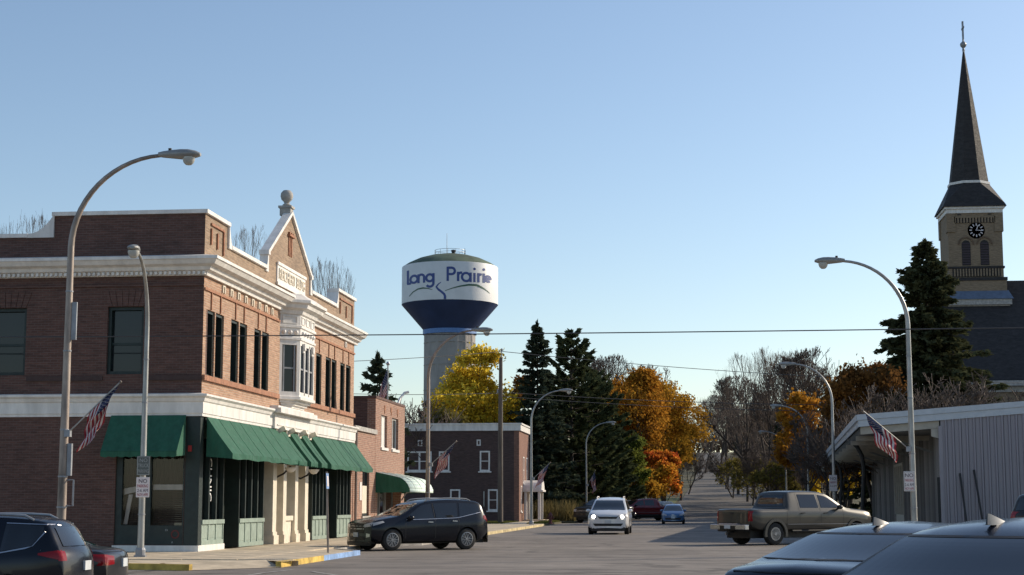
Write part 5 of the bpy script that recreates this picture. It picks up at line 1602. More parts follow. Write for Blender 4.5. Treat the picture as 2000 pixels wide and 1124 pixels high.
def build_body(S, paint, root, name='body'):
    V, F = car_shell(S)
    bvh = BVHTree.FromPolygons([Vector(p) for p in V], F)
    me = bpy.data.meshes.new(name); me.from_pydata(V, [], F); me.update()
    bm = bmesh.new(); bm.from_mesh(me); bmesh.ops.recalc_face_normals(bm, faces=bm.faces); bm.to_mesh(me); bm.free()
    o = link(name, me, None, [paint, M['black']])
    r = S['tyre']; W2 = S['W'] / 2; rw = r * S.get('arch', 1.14)
    cb_ = MB()
    for x in S['wheels']:
        for s in (-1, 1):
            yy = s * W2
            cb_.lathe([(rw, -.36), (rw, .36)], (x, yy, r * 1.0), 40, axis='y')
            # widen below so the arch opens to the ground
            cb_.box(x - rw * .97, x + rw * .97, yy - .36, yy + .36, -.3, r) if S.get('openarch') else None
    c = cb_.build('cutter', M['black'])
    md = o.modifiers.new('cut', 'BOOLEAN'); md.operation = 'DIFFERENCE'; md.object = c; md.solver = 'EXACT'; md.use_self = True; md.use_hole_tolerant = True
    dg = bpy.context.evaluated_depsgraph_get()
    nm = bpy.data.meshes.new_from_object(o.evaluated_get(dg))
    o.modifiers.clear(); old = o.data; o.data = nm; nm.name = name
    bpy.data.meshes.remove(old)
    cm = c.data; bpy.data.objects.remove(c); bpy.data.meshes.remove(cm)
    nm.materials.clear(); nm.materials.append(paint); nm.materials.append(M['black'])
    for p in nm.polygons:
        mi = 0
        for x in S['wheels']:
            d = math.hypot(p.center.x - x, p.center.z - r)
            if d < rw * 1.01 and abs(p.center.y) < W2 * 1.1: mi = 1
        if p.center.z < S['zb'] + S.get('skirt', .06): mi = 1
        p.material_index = mi
    nm.shade_smooth(); nm.set_sharp_from_angle(angle=R(S.get('sharp', 38)))
    o.parent = root
    # underbody block keeps daylight from passing straight through the wells
    b = MB(); b.box(S['wheels'][1] - .9, S['wheels'][0] + .7, -W2 + .38, W2 - .38, r * .62, S['zb'] + .2); b.build('underbody', M['black'], root)
    return o, bvh

AX = {'y': lambda u, v, s: (Vector((u, s * 4, v)), Vector((0, -s, 0))),
      'x': lambda u, v, s: (Vector((s * 6, u, v)), Vector((-s, 0, 0))),
      'z': lambda u, v, s: (Vector((u, v, 5)), Vector((0, 0, -1)))}
def patch(bvh, name, m, axis, sgn, bottom, top, root, nu=10, nv=5, off=.006, smooth=True):
    bo = resample(bottom, nu + 1); to = resample(top, nu + 1)
    b = MB(); rows = []; prev = None
    for j in range(nv + 1):
        row = []
        for i in range(nu + 1):
            u = bo[i][0] + (to[i][0] - bo[i][0]) * j / nv; v = bo[i][1] + (to[i][1] - bo[i][1]) * j / nv
            og, d = AX[axis](u, v, sgn)
            h = bvh.ray_cast(og, d)
            if h[0] is None:
                h = bvh.find_nearest(og + d * (4 if axis == 'y' else 6) * .55)
            nrm = h[1]
            if nrm.dot(d) > 0: nrm = -nrm
            row.append(h[0] + nrm * off)
        rows.append(row)
    flip = None
    for j in range(nv):
        for i in range(nu):
            q = [rows[j][i], rows[j][i + 1], rows[j + 1][i + 1], rows[j + 1][i]]
            if flip is None:
                nn_ = (q[1] - q[0]).cross(q[3] - q[0]); _, d = AX[axis](0, 0, sgn); flip = nn_.dot(d) > 0
            b.quad(*(q[::-1] if flip else q))
    return b.build(name, m, root, smooth=smooth, ang=None)
def smooth_patch(bvh, name, m, axis, sgn, bottom, top, root, nu=14, nv=10, off=.012):
    bo = resample(bottom, nu + 1); to = resample(top, nu + 1)
    UV = []; Q = []
    ai = {'y': 1, 'x': 0}[axis]
    for j in range(nv + 1):
        for i in range(nu + 1):
            u = bo[i][0] + (to[i][0] - bo[i][0]) * j / nv; v = bo[i][1] + (to[i][1] - bo[i][1]) * j / nv
            og, d = AX[axis](u, v, sgn); h = bvh.ray_cast(og, d)
            if h[0] is None: h = bvh.find_nearest(og + d * (4 if axis == 'y' else 6) * .55)
            UV.append((u, v)); Q.append(h[0][ai])
    UV = np.array(UV); Q = np.array(Q)
    def basis(U):
        u, v = U[:, 0], U[:, 1]
        return np.stack([np.ones_like(u), u, v, u * u, u * v, v * v, u * u * v, u * v * v, u ** 3, v ** 3, u ** 4], 1)
    cf = np.linalg.lstsq(basis(UV), Q, rcond=None)[0]
    fit = basis(UV) @ cf
    res = float(np.max((Q - fit) * sgn))
    fit = fit + sgn * (min(max(res, 0), .02) * .6 + off)
    P = [Vector((f, u, v)) if axis == 'x' else Vector((u, f, v)) for (u, v), f in zip(UV.tolist(), fit.tolist())]
    b = MB(); k = nu + 1
    flip = None
    for j in range(nv):
        for i in range(nu):
            q = [P[j * k + i], P[j * k + i + 1], P[(j + 1) * k + i + 1], P[(j + 1) * k + i]]
            if flip is None:
                _, d = AX[axis](0, 0, sgn); flip = (q[1] - q[0]).cross(q[3] - q[0]).dot(d) > 0
            b.quad(*(q[::-1] if flip else q))
    return b.build(name, m, root, smooth=True, ang=None)
def quadp(u0, u1, v0, v1): return [(u0, v0), (u1, v0)], [(u0, v1), (u1, v1)]

rim_dark = mat('wheel_dark_recess', (.02, .02, .022), .5, var=0)
def wheel(root, x, y, r, wdt, rimr, spokes, style='alloy', rimm=None):
    s = 1 if y > 0 else -1
    e = bpy.data.objects.new('wheel', None); col.objects.link(e); e.parent = root; e.location = (x, y, r)
    b = MB(); w = wdt / 2
    # lathe around y; profile (radius, axial)
    prof = [(rimr, -w), (r * .90, -w), (r * .975, -w * .82), (r, -w * .55), (r, w * .55), (r * .975, w * .82), (r * .90, w), (rimr, w), (rimr * .98, w * .6), (rimr * .98, -w * .6)]
    b.lathe(prof + [prof[0]], (0, 0, 0), 36, axis='y'); b.f = [f for f in b.f if len(f) == 4]
    b.m = [0] * len(b.f)
    b.build('tyre', M['rubber'], e, smooth=True, ang=40)
    b = MB(); yo = s * w * .75
    b.lathe([(rimr * .98, -.03), (rimr * .98, .03), (rimr * .88, .035), (rimr * .86, -.03)], (0, yo, 0), 32, axis='y')
    for k in range(spokes):
        a = 2 * math.pi * k / spokes + .2
        dd = Vector((math.cos(a), 0, math.sin(a))); pp = Vector((-math.sin(a), 0, math.cos(a)))
        for q in ((-.5, .5) if style == 'split' else (0,)):
            wd = .028 if style == 'split' else .06
            b.bar(dd * rimr * .12 + pp * q * .05 + Vector((0, yo + s * .012, 0)), dd * rimr * .9 + pp * q * .11 + Vector((0, yo + s * .012, 0)), wd, .03, up=(0, 1, 0))
    b.lathe([(rimr * .24, -.03), (rimr * .24, .03), (rimr * .12, .04), (0, .04)] if s < 0 else [(0, -.04), (rimr * .12, -.04), (rimr * .24, -.03), (rimr * .24, .03)], (0, yo + s * .005, 0), 14, axis='y')
    b.build('rim', rimm or M['alloy'], e, smooth=True, ang=30)
    b = MB(); b.lathe([(0, -.02), (rimr * .97, -.02), (rimr * .97, .02), (0, .02)], (0, s * w * .25, 0), 24, axis='y'); b.build('brake_disc', rim_dark, e)
    return e

def mirror_part(root, x, y, z, m, s):
    b = MB(); sec = [(-.10, .6), (-.06, .95), (0, 1), (.06, .8), (.1, .3)]
    vs = []; k = 10
    for (dx, f) in sec:
        for i in range(k):
            a = 2 * math.pi * i / k; vs.append((x + dx, y + s * (.10 + .115 * f * math.cos(a)), z + .085 * f * math.sin(a)))
    fs = [(i * k + j, i * k + (j + 1) % k, (i + 1) * k + (j + 1) % k, (i + 1) * k + j) for i in range(4) for j in range(k)] + [tuple(range(k))[::-1], tuple(range(4 * k, 5 * k))]
    b.add(vs, fs); b.bar((x + .02, y - s * .06, z - .06), (x + .02, y + s * .06, z - .03), .07, .05)
    b.build('wing_mirror', m, root, smooth=True, ang=60)

headl = glass_mat('headlight_glass', (.42, .42, .43), .06)
taill = glass_mat('taillight_glass', (.22, .008, .012), .08)
platem = mat('licence_plate', (.55, .58, .6), .5, var=.1)
tint = glass_mat('car_glass', (.012, .014, .017), .03, .8)

def car(name, label, cat, S, paint, loc, heading, scale=1.0, group=None):
    t = thing(name, label, cat, loc, R(90 - heading), group); t.scale = (scale,) * 3
    body, bvh = build_body(S, paint, t)
    for x in S['wheels']:
        for s in (-1, 1):
            wheel(t, x, s * (S['W'] / 2 - S.get('tw', .23) / 2 - .015), S['tyre'], S.get('tw', .23), S['tyre'] * S.get('rimf', .66), S.get('spokes', 6), S.get('style', 'alloy'), S.get('rimm'))
    for s in (-1, 1):
        for nm, bo, to in S['side_windows']: smooth_patch(bvh, nm, S.get('glassm', tint), 'y', s, bo, to, t, 10, 6, .006)
        for bo, to in S.get('gaps', []):
            patch(bvh, 'door_gap', M['black'], 'y', s, bo, to, t, 2, 10, .003)
        for bo, to in S.get('trim', []):
            patch(bvh, 'trim_strip', S.get('trimm', M['chrome']), 'y', s, bo, to, t, 14, 1, .010)
        for (x, z) in S.get('handles', []):
            h = bvh.ray_cast(Vector((x, s * 4, z)), Vector((0, -s, 0)))
            if h[0]:
                b = MB(); b.bar(h[0] + Vector((-.1, s * .025, 0)), h[0] + Vector((.1, s * .025, .01)), .03, .035); b.build('door_handle', S.get('handlem', paint), t)
        if 'mirror' in S:
            x, y, z = S['mirror']; mirror_part(t, x, s * y, z, S.get('mirrorm', paint), s)
        if 'head' in S:
            patch(bvh, 'headlight', headl, 'x', 1, *[[(s * u, v) for u, v in q] for q in S['head']], t, 8, 4, .008)
        if 'head_side' in S: patch(bvh, 'headlight', headl, 'y', s, *S['head_side'], t, 8, 4, .008)
        if 'tail' in S: patch(bvh, 'taillight', taill, 'x', -1, *[[(s * u, v) for u, v in q] for q in S['tail']], t, 8, 4, .008)
        if 'tail_side' in S: patch(bvh, 'taillight', taill, 'y', s, *S['tail_side'], t, 8, 4, .008)
        if 'fog' in S:
            patch(bvh, 'fog_lamp', S.get('fogm', M['chrome']), 'x', 1, *[[(s * u, v) for u, v in q] for q in S['fog']], t, 4, 2, .010)
    if 'windscreen' in S: smooth_patch(bvh, 'windscreen', S.get('wsm', tint), 'x', 1, *S['windscreen'], t, 14, 10, .008)
    if 'rear_window' in S: smooth_patch(bvh, 'rear_window', tint, 'x', -1, *S['rear_window'], t, 18, 12, .008)
    for nm, m, bo, to in S.get('front', []): patch(bvh, nm, m, 'x', 1, bo, to, t, 10, 3, .007)
    for nm, m, bo, to in S.get('rear', []): patch(bvh, nm, m, 'x', -1, bo, to, t, 10, 3, .007)
    for nm, m, bo, to in S.get('top', []): patch(bvh, nm, m, 'z', 1, bo, to, t, 10, 4, .006)
    for s_, z, nm in ((1, S.get('plate_f'), 'number_plate'), (-1, S.get('plate_r'), 'number_plate')):
        if z:
            h = bvh.ray_cast(Vector((s_ * 6, 0, z)), Vector((-s_, 0, 0)))
            if h[0]:
                b = MB(); b.box(h[0].x - .02, h[0].x + .02, -.15, .15, z - .075, z + .075) ; b.build(nm, platem, t)
    if 'rails' in S:
        x0, x1, y = S['rails']
        for s in (-1, 1):
            pts = []
            for i in range(13):
                x = x0 + (x1 - x0) * i / 12; h = bvh.ray_cast(Vector((x, s * y, 4)), Vector((0, 0, -1)))
                pts.append(h[0] + Vector((0, 0, .055 if 0 < i < 12 else .0)))
            b = MB(); b.tube(pts, .022, 6); b.build('roof_rail', S.get('railm', M['lead']), t, smooth=True)
    return t, bvh

SUV = dict(L=5.14, W=1.98, H=1.76, zb=.27, tyre=.375, wheels=(1.55, -1.47), roof=.70, tw=.25, spokes=6, style='split', taper=.17, bow=.20,
  outline=[(2.47, .30), (2.56, .42), (2.57, .64), (2.52, .84), (2.42, .97), (2.1, 1.05), (1.6, 1.13), (1.22, 1.18), (.92, 1.33), (.42, 1.60), (.1, 1.69), (-.4, 1.74), (-1.0, 1.76), (-1.75, 1.73), (-2.15, 1.67), (-2.25, 1.58), (-2.42, 1.22), (-2.52, 1.06), (-2.56, .86), (-2.57, .6), (-2.50, .36)],
  belt=[(-2.6, 1.13), (-1, 1.06), (1.2, 1.00), (2.5, .86)],
  side_windows=[('side_window', [(1.0, 1.07), (-.12, 1.10)], [(.95, 1.16), (.4, 1.50), (.25, 1.56), (-.08, 1.61)]),
                ('side_window', [(-.22, 1.10), (-1.08, 1.14)], [(-.18, 1.62), (-1.16, 1.64)]),
                ('side_window', [(-1.17, 1.15), (-2.0, 1.30)], [(-1.25, 1.64), (-1.9, 1.60), (-2.08, 1.52)])],
  gaps=[([(-.17, .42), (-.155, .42)], [(-.17, 1.62), (-.155, 1.62)]), ([(-1.12, .62), (-1.105, .62)], [(-1.14, 1.1), (-1.125, 1.1)]), ([(1.05, .42), (1.065, .42)], [(1.02, 1.02), (1.035, 1.02)])],
  trim=[([(1.0, 1.045), (-.2, 1.075), (-1.1, 1.105), (-2.1, 1.30)], [(1.0, 1.062), (-.2, 1.092), (-1.1, 1.122), (-2.1, 1.317)])],
  handles=[(.05, .97), (-.95, 1.0)], handlem=M['chrome'], mirror=(.85, .90, 1.13),
  head=([(.52, .80), (.86, .84)], [(.50, .90), (.84, .97)]), head_side=([(2.28, .85), (1.85, .97)], [(2.25, .96), (1.9, 1.02)]),
  tail=([(.60, 1.0), (.86, .98)], [(.60, 1.16), (.82, 1.2)]), tail_side=([(-2.42, .98), (-2.18, 1.08)], [(-2.42, 1.18), (-2.2, 1.2)]),
  windscreen=([(-.80, 1.20), (.80, 1.20)], [(-.62, 1.63), (.62, 1.63)]), rear_window=([(-.66, 1.22), (.66, 1.22)], [(-.58, 1.56), (.58, 1.56)]),
  front=[('grille', M['black'], [(-.5, .60), (.5, .60)], [(-.52, .90), (.52, .90)]), ('grille_bar', M['chrome'], [(-.5, .735), (.5, .735)], [(-.5, .765), (.5, .765)]), ('grille_bar', M['chrome'], [(-.5, .835), (.5, .835)], [(-.5, .855), (.5, .855)]),
         ('air_intake', M['black'], [(-.55, .36), (.55, .36)], [(-.6, .50), (.6, .50)])],
  fog=([(.62, .46), (.80, .48)], [(.62, .60), (.82, .58)]), plate_f=.55, plate_r=.86, rails=(.1, -1.8, .62))
suv_paint = paint_mat('black_navy_car_paint', (.004, .006, .012), .0, .25, .22, dust=.02)
t, bv = car('suv', 'dark navy suv parked nose in to the kerb by the corner building', 'car', SUV, suv_paint, (-9.45, 55.5, 0), -130, .97, 'parked vehicles')
sunshade = mat('folded_sunshade', (.42, .38, .27), .55, var=.5, vscale=4, stretch=(1, .25, 1))
p = patch(bv, 'sunshade', sunshade, 'x', 1, [(-.72, 1.25), (.72, 1.25)], [(-.56, 1.58), (.56, 1.58)], t, 10, 6, .0075)

# the near black crossover on the left edge and the grey saloon beyond it
CUV = dict(SUV); CUV.update(L=4.54, W=1.84, H=1.66, tyre=.35, wheels=(1.40, -1.29), roof=.63, zb=.26, rails=(.2, -1.55, .58),
  outline=[(2.17, .30), (2.26, .42), (2.27, .66), (2.22, .86), (2.1, .96), (1.7, 1.06), (1.25, 1.13), (1.0, 1.2), (.35, 1.52), (.05, 1.60), (-.5, 1.65), (-1.2, 1.64), (-1.72, 1.58), (-1.85, 1.54), (-2.10, 1.18), (-2.22, 1.05), (-2.26, .85), (-2.27, .6), (-2.2, .36)],
  belt=[(-2.3, 1.10), (-1, 1.02), (1.1, .96), (2.2, .84)],
  side_windows=[('side_window', [(.9, 1.04), (-.1, 1.06)], [(.85, 1.12), (.35, 1.42), (.2, 1.48), (-.1, 1.53)]), ('side_window', [(-.2, 1.06), (-.95, 1.09)], [(-.2, 1.53), (-1.02, 1.54)]),
                ('side_window', [(-1.12, 1.10), (-1.62, 1.19)], [(-1.14, 1.53), (-1.84, 1.50)])],
  gaps=[([(-.16, .42), (-.147, .42)], [(-.16, 1.54), (-.147, 1.54)]), ([(-1.03, .62), (-1.015, .62)], [(-1.03, 1.08), (-1.015, 1.08)])],
  trim=[([(-.2, 1.03), (-1.1, 1.065), (-1.62, 1.155), (-1.88, 1.5)], [(-.2, 1.05), (-1.1, 1.085), (-1.62, 1.18), (-1.86, 1.515)]), ([(-1.14, 1.535), (-1.9, 1.505)], [(-1.14, 1.55), (-1.9, 1.52)])],
  handles=[(.0, .93), (-.85, .95)], mirror=(.75, .84, 1.08), tail=([(.66, .95), (.80, .95)], [(.64, 1.10), (.78, 1.11)]), tail_side=([(-2.10, .96), (-1.74, 1.045)], [(-2.06, 1.12), (-1.74, 1.075)]),
  windscreen=([(-.74, 1.14), (.74, 1.14)], [(-.56, 1.54), (.56, 1.54)]), rear_window=([(-.60, 1.18), (.60, 1.18)], [(-.52, 1.48), (.52, 1.48)]),
  head=([(.48, .78), (.78, .82)], [(.46, .88), (.76, .95)]), head_side=([(2.0, .83), (1.6, .93)], [(1.95, .93), (1.62, .98)]))
car('crossover', 'black crossover with red tail lamp cut off by the left edge of the photo', 'car', CUV, suv_paint, (-12.1, 25.7, gz(-12.1, 25.7)), -93, 1.0, 'parked vehicles')

SED = dict(L=4.86, W=1.84, H=1.45, zb=.22, tyre=.335, wheels=(1.42, -1.40), roof=.60, tw=.22, spokes=5, taper=.20, bow=.20, crown=.045, n=110,
  outline=[(2.33, .25), (2.42, .36), (2.43, .56), (2.36, .70), (2.1, .80), (1.6, .90), (1.15, .98), (.95, 1.05), (.3, 1.37), (.0, 1.445), (-.35, 1.465), (-.8, 1.43), (-1.05, 1.375), (-1.35, 1.25), (-1.75, 1.07), (-1.95, 1.035), (-2.2, 1.02), (-2.36, .98), (-2.42, .86), (-2.43, .55), (-2.36, .30)],
  belt=[(-2.5, .93), (-1.5, .96), (1.0, .90), (2.4, .70)],
  side_windows=[('side_window', [(.85, .96), (-.15, .985)], [(.8, 1.03), (.35, 1.24), (.2, 1.29), (-.15, 1.345)]), ('side_window', [(-.22, .985), (-1.05, 1.0)], [(-.22, 1.345), (-.75, 1.35), (-.98, 1.31)]), ('side_window', [(-1.1, 1.0), (-1.45, 1.05)], [(-1.04, 1.29), (-1.2, 1.22)])],
  gaps=[([(-.19, .35), (-.178, .35)], [(-.19, 1.35), (-.178, 1.35)]), ([(-1.08, .55), (-1.068, .55)], [(-1.08, 1.0), (-1.068, 1.0)])],
  handles=[(.0, .86), (-.95, .88)], mirror=(.72, .82, 1.0),
  head=([(.5, .58), (.82, .60)], [(.5, .68), (.80, .74)]), tail=([(.48, .78), (.82, .76)], [(.46, .92), (.76, .96)]), tail_side=([(-2.32, .76), (-2.02, .88)], [(-2.28, .95), (-2.04, .96)]),
  windscreen=([(-.72, 1.04), (.72, 1.04)], [(-.56, 1.34), (.56, 1.34)]), rear_window=([(-.70, 1.10), (.70, 1.10)], [(-.54, 1.375), (.54, 1.375)]),
  front=[('grille', M['black'], [(-.45, .46), (.45, .46)], [(-.48, .64), (.48, .64)])],
  rear=[('boot_gap', M['black'], [(-.78, .995), (.78, .995)], [(-.78, 1.003), (.78, 1.003)])], plate_r=.80, plate_f=.42)
grey_paint = paint_mat('graphite_car_paint', (.025, .026, .03), .4, .28, .4, dust=.04)
car('saloon', 'dark grey saloon mostly hidden behind the black crossover', 'car', SED, grey_paint, (-12.7, 28.6, gz(-12.7, 28.6)), -95, 1.0, 'parked vehicles')

M['gloss_black'] = mat('gloss_black_plastic', (.02, .022, .026), .25, var=0)
SED2 = dict(SED); SED2.update(H=1.40, outline=[(2.33, .25), (2.42, .36), (2.43, .56), (2.36, .70), (2.1, .80), (1.6, .90), (1.15, .98), (.95, 1.05), (.3, 1.32), (.0, 1.38), (-.35, 1.395), (-.8, 1.37), (-1.05, 1.33), (-1.35, 1.235), (-1.75, 1.11), (-1.95, 1.075), (-2.2, 1.06), (-2.36, 1.01), (-2.42, .88), (-2.43, .55), (-2.36, .30)],
  rear_window=([(-.70, 1.135), (.70, 1.135)], [(-.54, 1.325), (.54, 1.325)]), rear=[('boot_gap', M['black'], [(-.78, 1.03), (.78, 1.03)], [(-.78, 1.038), (.78, 1.038)])],
  side_windows=[('side_window', [(.85, .96), (-.15, .985)], [(.8, 1.03), (.35, 1.22), (.2, 1.26), (-.15, 1.30)]), ('side_window', [(-.22, .985), (-1.05, 1.0)], [(-.22, 1.30), (-.75, 1.31), (-.98, 1.27)])])
def near_saloon(label, loc, hdg, paint, sc=1.0, SP=None):
    SP = SP or SED; zl, zh = SP['rear_window'][0][0][1], SP['rear_window'][1][0][1]
    t, bv = car('saloon', label, 'car', SP, paint, loc, hdg, sc, 'parked vehicles')
    # shark fin aerial
    h = bv.ray_cast(Vector((-.86, 0, 4)), Vector((0, 0, -1)))[0]
    b = MB(); sec = [(.24, .0, .006), (.13, .020, .014), (.0, .050, .016), (-.08, .068, .012), (-.11, .071, .008), (-.125, .0, .020)]
    vs = []
    for dx, hh, w in sec: vs += [(h.x + dx, -w * 1.5, h.z - .004), (h.x + dx, -w * .35, h.z + hh), (h.x + dx, w * .35, h.z + hh), (h.x + dx, w * 1.5, h.z - .004)]
    fs = []
    for i in range(len(sec) - 1):
        for k in range(3): fs.append((i * 4 + k, i * 4 + k + 1, i * 4 + 4 + k + 1, i * 4 + 4 + k))
    fs += [(0, 1, 2, 3), tuple(range(len(sec) * 4 - 1, len(sec) * 4 - 5, -1))]
    b.add(vs, fs); b.build('aerial_fin', M['gloss_black'], t, smooth=True, ang=40)
    # black ceramic band round the rear glass, roof ditch trims and the high brake lamp
    for s in (-1, 1):
        patch(bv, 'glass_band', M['black'], 'x', -1, [(s * .70, zl), (s * .745, zl)], [(s * .54, zh), (s * .575, zh)], t, 1, 10, .004)
        patch(bv, 'roof_trim', M['black'], 'z', 1, [(.2, s * .565), (.2, s * .580)], [(-1.0, s * .575), (-1.0, s * .590)], t, 1, 12, .003)
    patch(bv, 'glass_band', M['black'], 'x', -1, [(-.56, zh), (.56, zh)], [(-.55, zh + .013), (.55, zh + .013)], t, 12, 1, .0045)
    patch(bv, 'glass_band', M['black'], 'x', -1, [(-.72, zl - .01), (.72, zl - .01)], [(-.71, zl), (.71, zl)], t, 12, 1, .0045)
    return t
near1 = paint_mat('blue_graphite_car_paint', (.009, .014, .026), .2, .22, .18, dust=.02)
near2 = paint_mat('steel_grey_car_paint', (.018, .024, .036), .3, .25, .3, dust=.02)
near_saloon('nearest dark saloon at lower right, its rear window filled with sky reflection', (2.44, 11.58, 0), 35.5, near1)
near_saloon('steel grey saloon beyond the nearest one, its boot and aerial fin showing', (2.12, 15.3, 0), 35.5, near2, 1.0, SED2)

# minivan, white, lights on
VAN = dict(L=5.08, W=1.98, H=1.76, zb=.26, tyre=.34, wheels=(1.53, -1.5), roof=.72, tw=.23, spokes=5, taper=.22, bow=.26,
  outline=[(2.44, .28), (2.52, .42), (2.53, .62), (2.48, .80), (2.35, .92), (1.95, 1.04), (1.55, 1.13), (1.3, 1.22), (.65, 1.56), (.25, 1.68), (-.4, 1.75), (-1.6, 1.75), (-2.15, 1.69), (-2.35, 1.45), (-2.5, 1.0), (-2.54, .6), (-2.5, .32)],
  belt=[(-2.6, 1.05), (-1, 1.03), (1.4, 1.0), (2.5, .80)],
  side_windows=[('side_window', [(1.1, 1.08), (.0, 1.10)], [(1.05, 1.18), (.55, 1.48), (.3, 1.56), (.0, 1.60)]), ('side_window', [(-.1, 1.1), (-1.1, 1.1)], [(-.1, 1.61), (-1.1, 1.62)]), ('side_window', [(-1.2, 1.1), (-2.1, 1.12)], [(-1.2, 1.62), (-2.05, 1.58)])],
  gaps=[([(-.05, .42), (-.03, .42)], [(-.05, 1.6), (-.03, 1.6)])], handles=[(.1, .98), (-.25, .98)], mirror=(1.05, .92, 1.12),
  head=([(.55, .74), (.90, .78)], [(.48, .90), (.86, .98)]), tail=([(.75, .8), (.9, .8)], [(.72, 1.2), (.88, 1.2)]),
  windscreen=([(-.80, 1.16), (.80, 1.16)], [(-.64, 1.62), (.64, 1.62)]), rear_window=([(-.65, 1.2), (.65, 1.2)], [(-.6, 1.58), (.6, 1.58)]),
  front=[('grille', M['black'], [(-.40, .74), (.40, .74)], [(-.5, .86), (.5, .86)]), ('grille_bar', M['chrome'], [(-.42, .835), (.42, .835)], [(-.44, .86), (.44, .86)]), ('air_intake', M['black'], [(-.62, .40), (.62, .40)], [(-.72, .52), (.72, .52)])],
  plate_f=.60, rails=(.2, -1.9, .64), railm=M['white'])
white_paint = paint_mat('white_car_paint', (.72, .72, .72), 0, .3)
t, bv = car('minivan', 'white minivan with lit headlights driving towards the viewer', 'van', VAN, white_paint, (-4.32, 85.0, 0), 180, 1.06)
lit = emit_mat('lit_headlamp', (1, .93, .8), 14)
for s in (-1, 1):
    h = bv.ray_cast(Vector((6, s * .68, .84)), Vector((-1, 0, 0)))[0]
    b = MB(); b.lathe([(0, 0), (.085, .0), (.085, .02), (0, .035)], (h.x + .01, h.y, h.z), 16, axis='x'); b.build('headlamp_bulb', lit, t)

PRI = dict(L=4.46, W=1.745, H=1.49, zb=.22, tyre=.315, wheels=(1.36, -1.34), roof=.57, tw=.2, taper=.22, bow=.24,
  outline=[(2.13, .25), (2.22, .38), (2.22, .58), (2.12, .72), (1.8, .84), (1.45, .94), (1.3, 1.0), (.5, 1.36), (.1, 1.46), (-.4, 1.48), (-1.0, 1.40), (-1.7, 1.20), (-2.05, 1.06), (-2.18, .95), (-2.23, .7), (-2.18, .32)],
  belt=[(-2.3, 1.0), (0, .93), (1.3, .88), (2.2, .70)], side_windows=[('side_window', [(1.0, .98), (-.1, 1.0)], [(.95, 1.06), (.4, 1.3), (-.1, 1.38)]), ('side_window', [(-.2, 1.0), (-1.2, 1.05)], [(-.2, 1.39), (-1.1, 1.28)])],
  head=([(.48, .62), (.80, .66)], [(.46, .70), (.76, .82)]), mirror=(.85, .78, 1.0),
  windscreen=([(-.70, .99), (.70, .99)], [(-.52, 1.37), (.52, 1.37)]),
  front=[('air_intake', M['black'], [(-.55, .32), (.55, .32)], [(-.62, .48), (.62, .48)]), ('badge', M['chrome'], [(-.1, .66), (.1, .66)], [(-.1, .72), (.1, .72)])], plate_f=.50)
blue_paint = paint_mat('bright_blue_car_paint', (.05, .14, .30), .4, .3)
car('hatchback', 'blue hatchback driving towards the viewer in the middle of the street', 'car', PRI, blue_paint, (-1.55, 124.6, 0), 180)

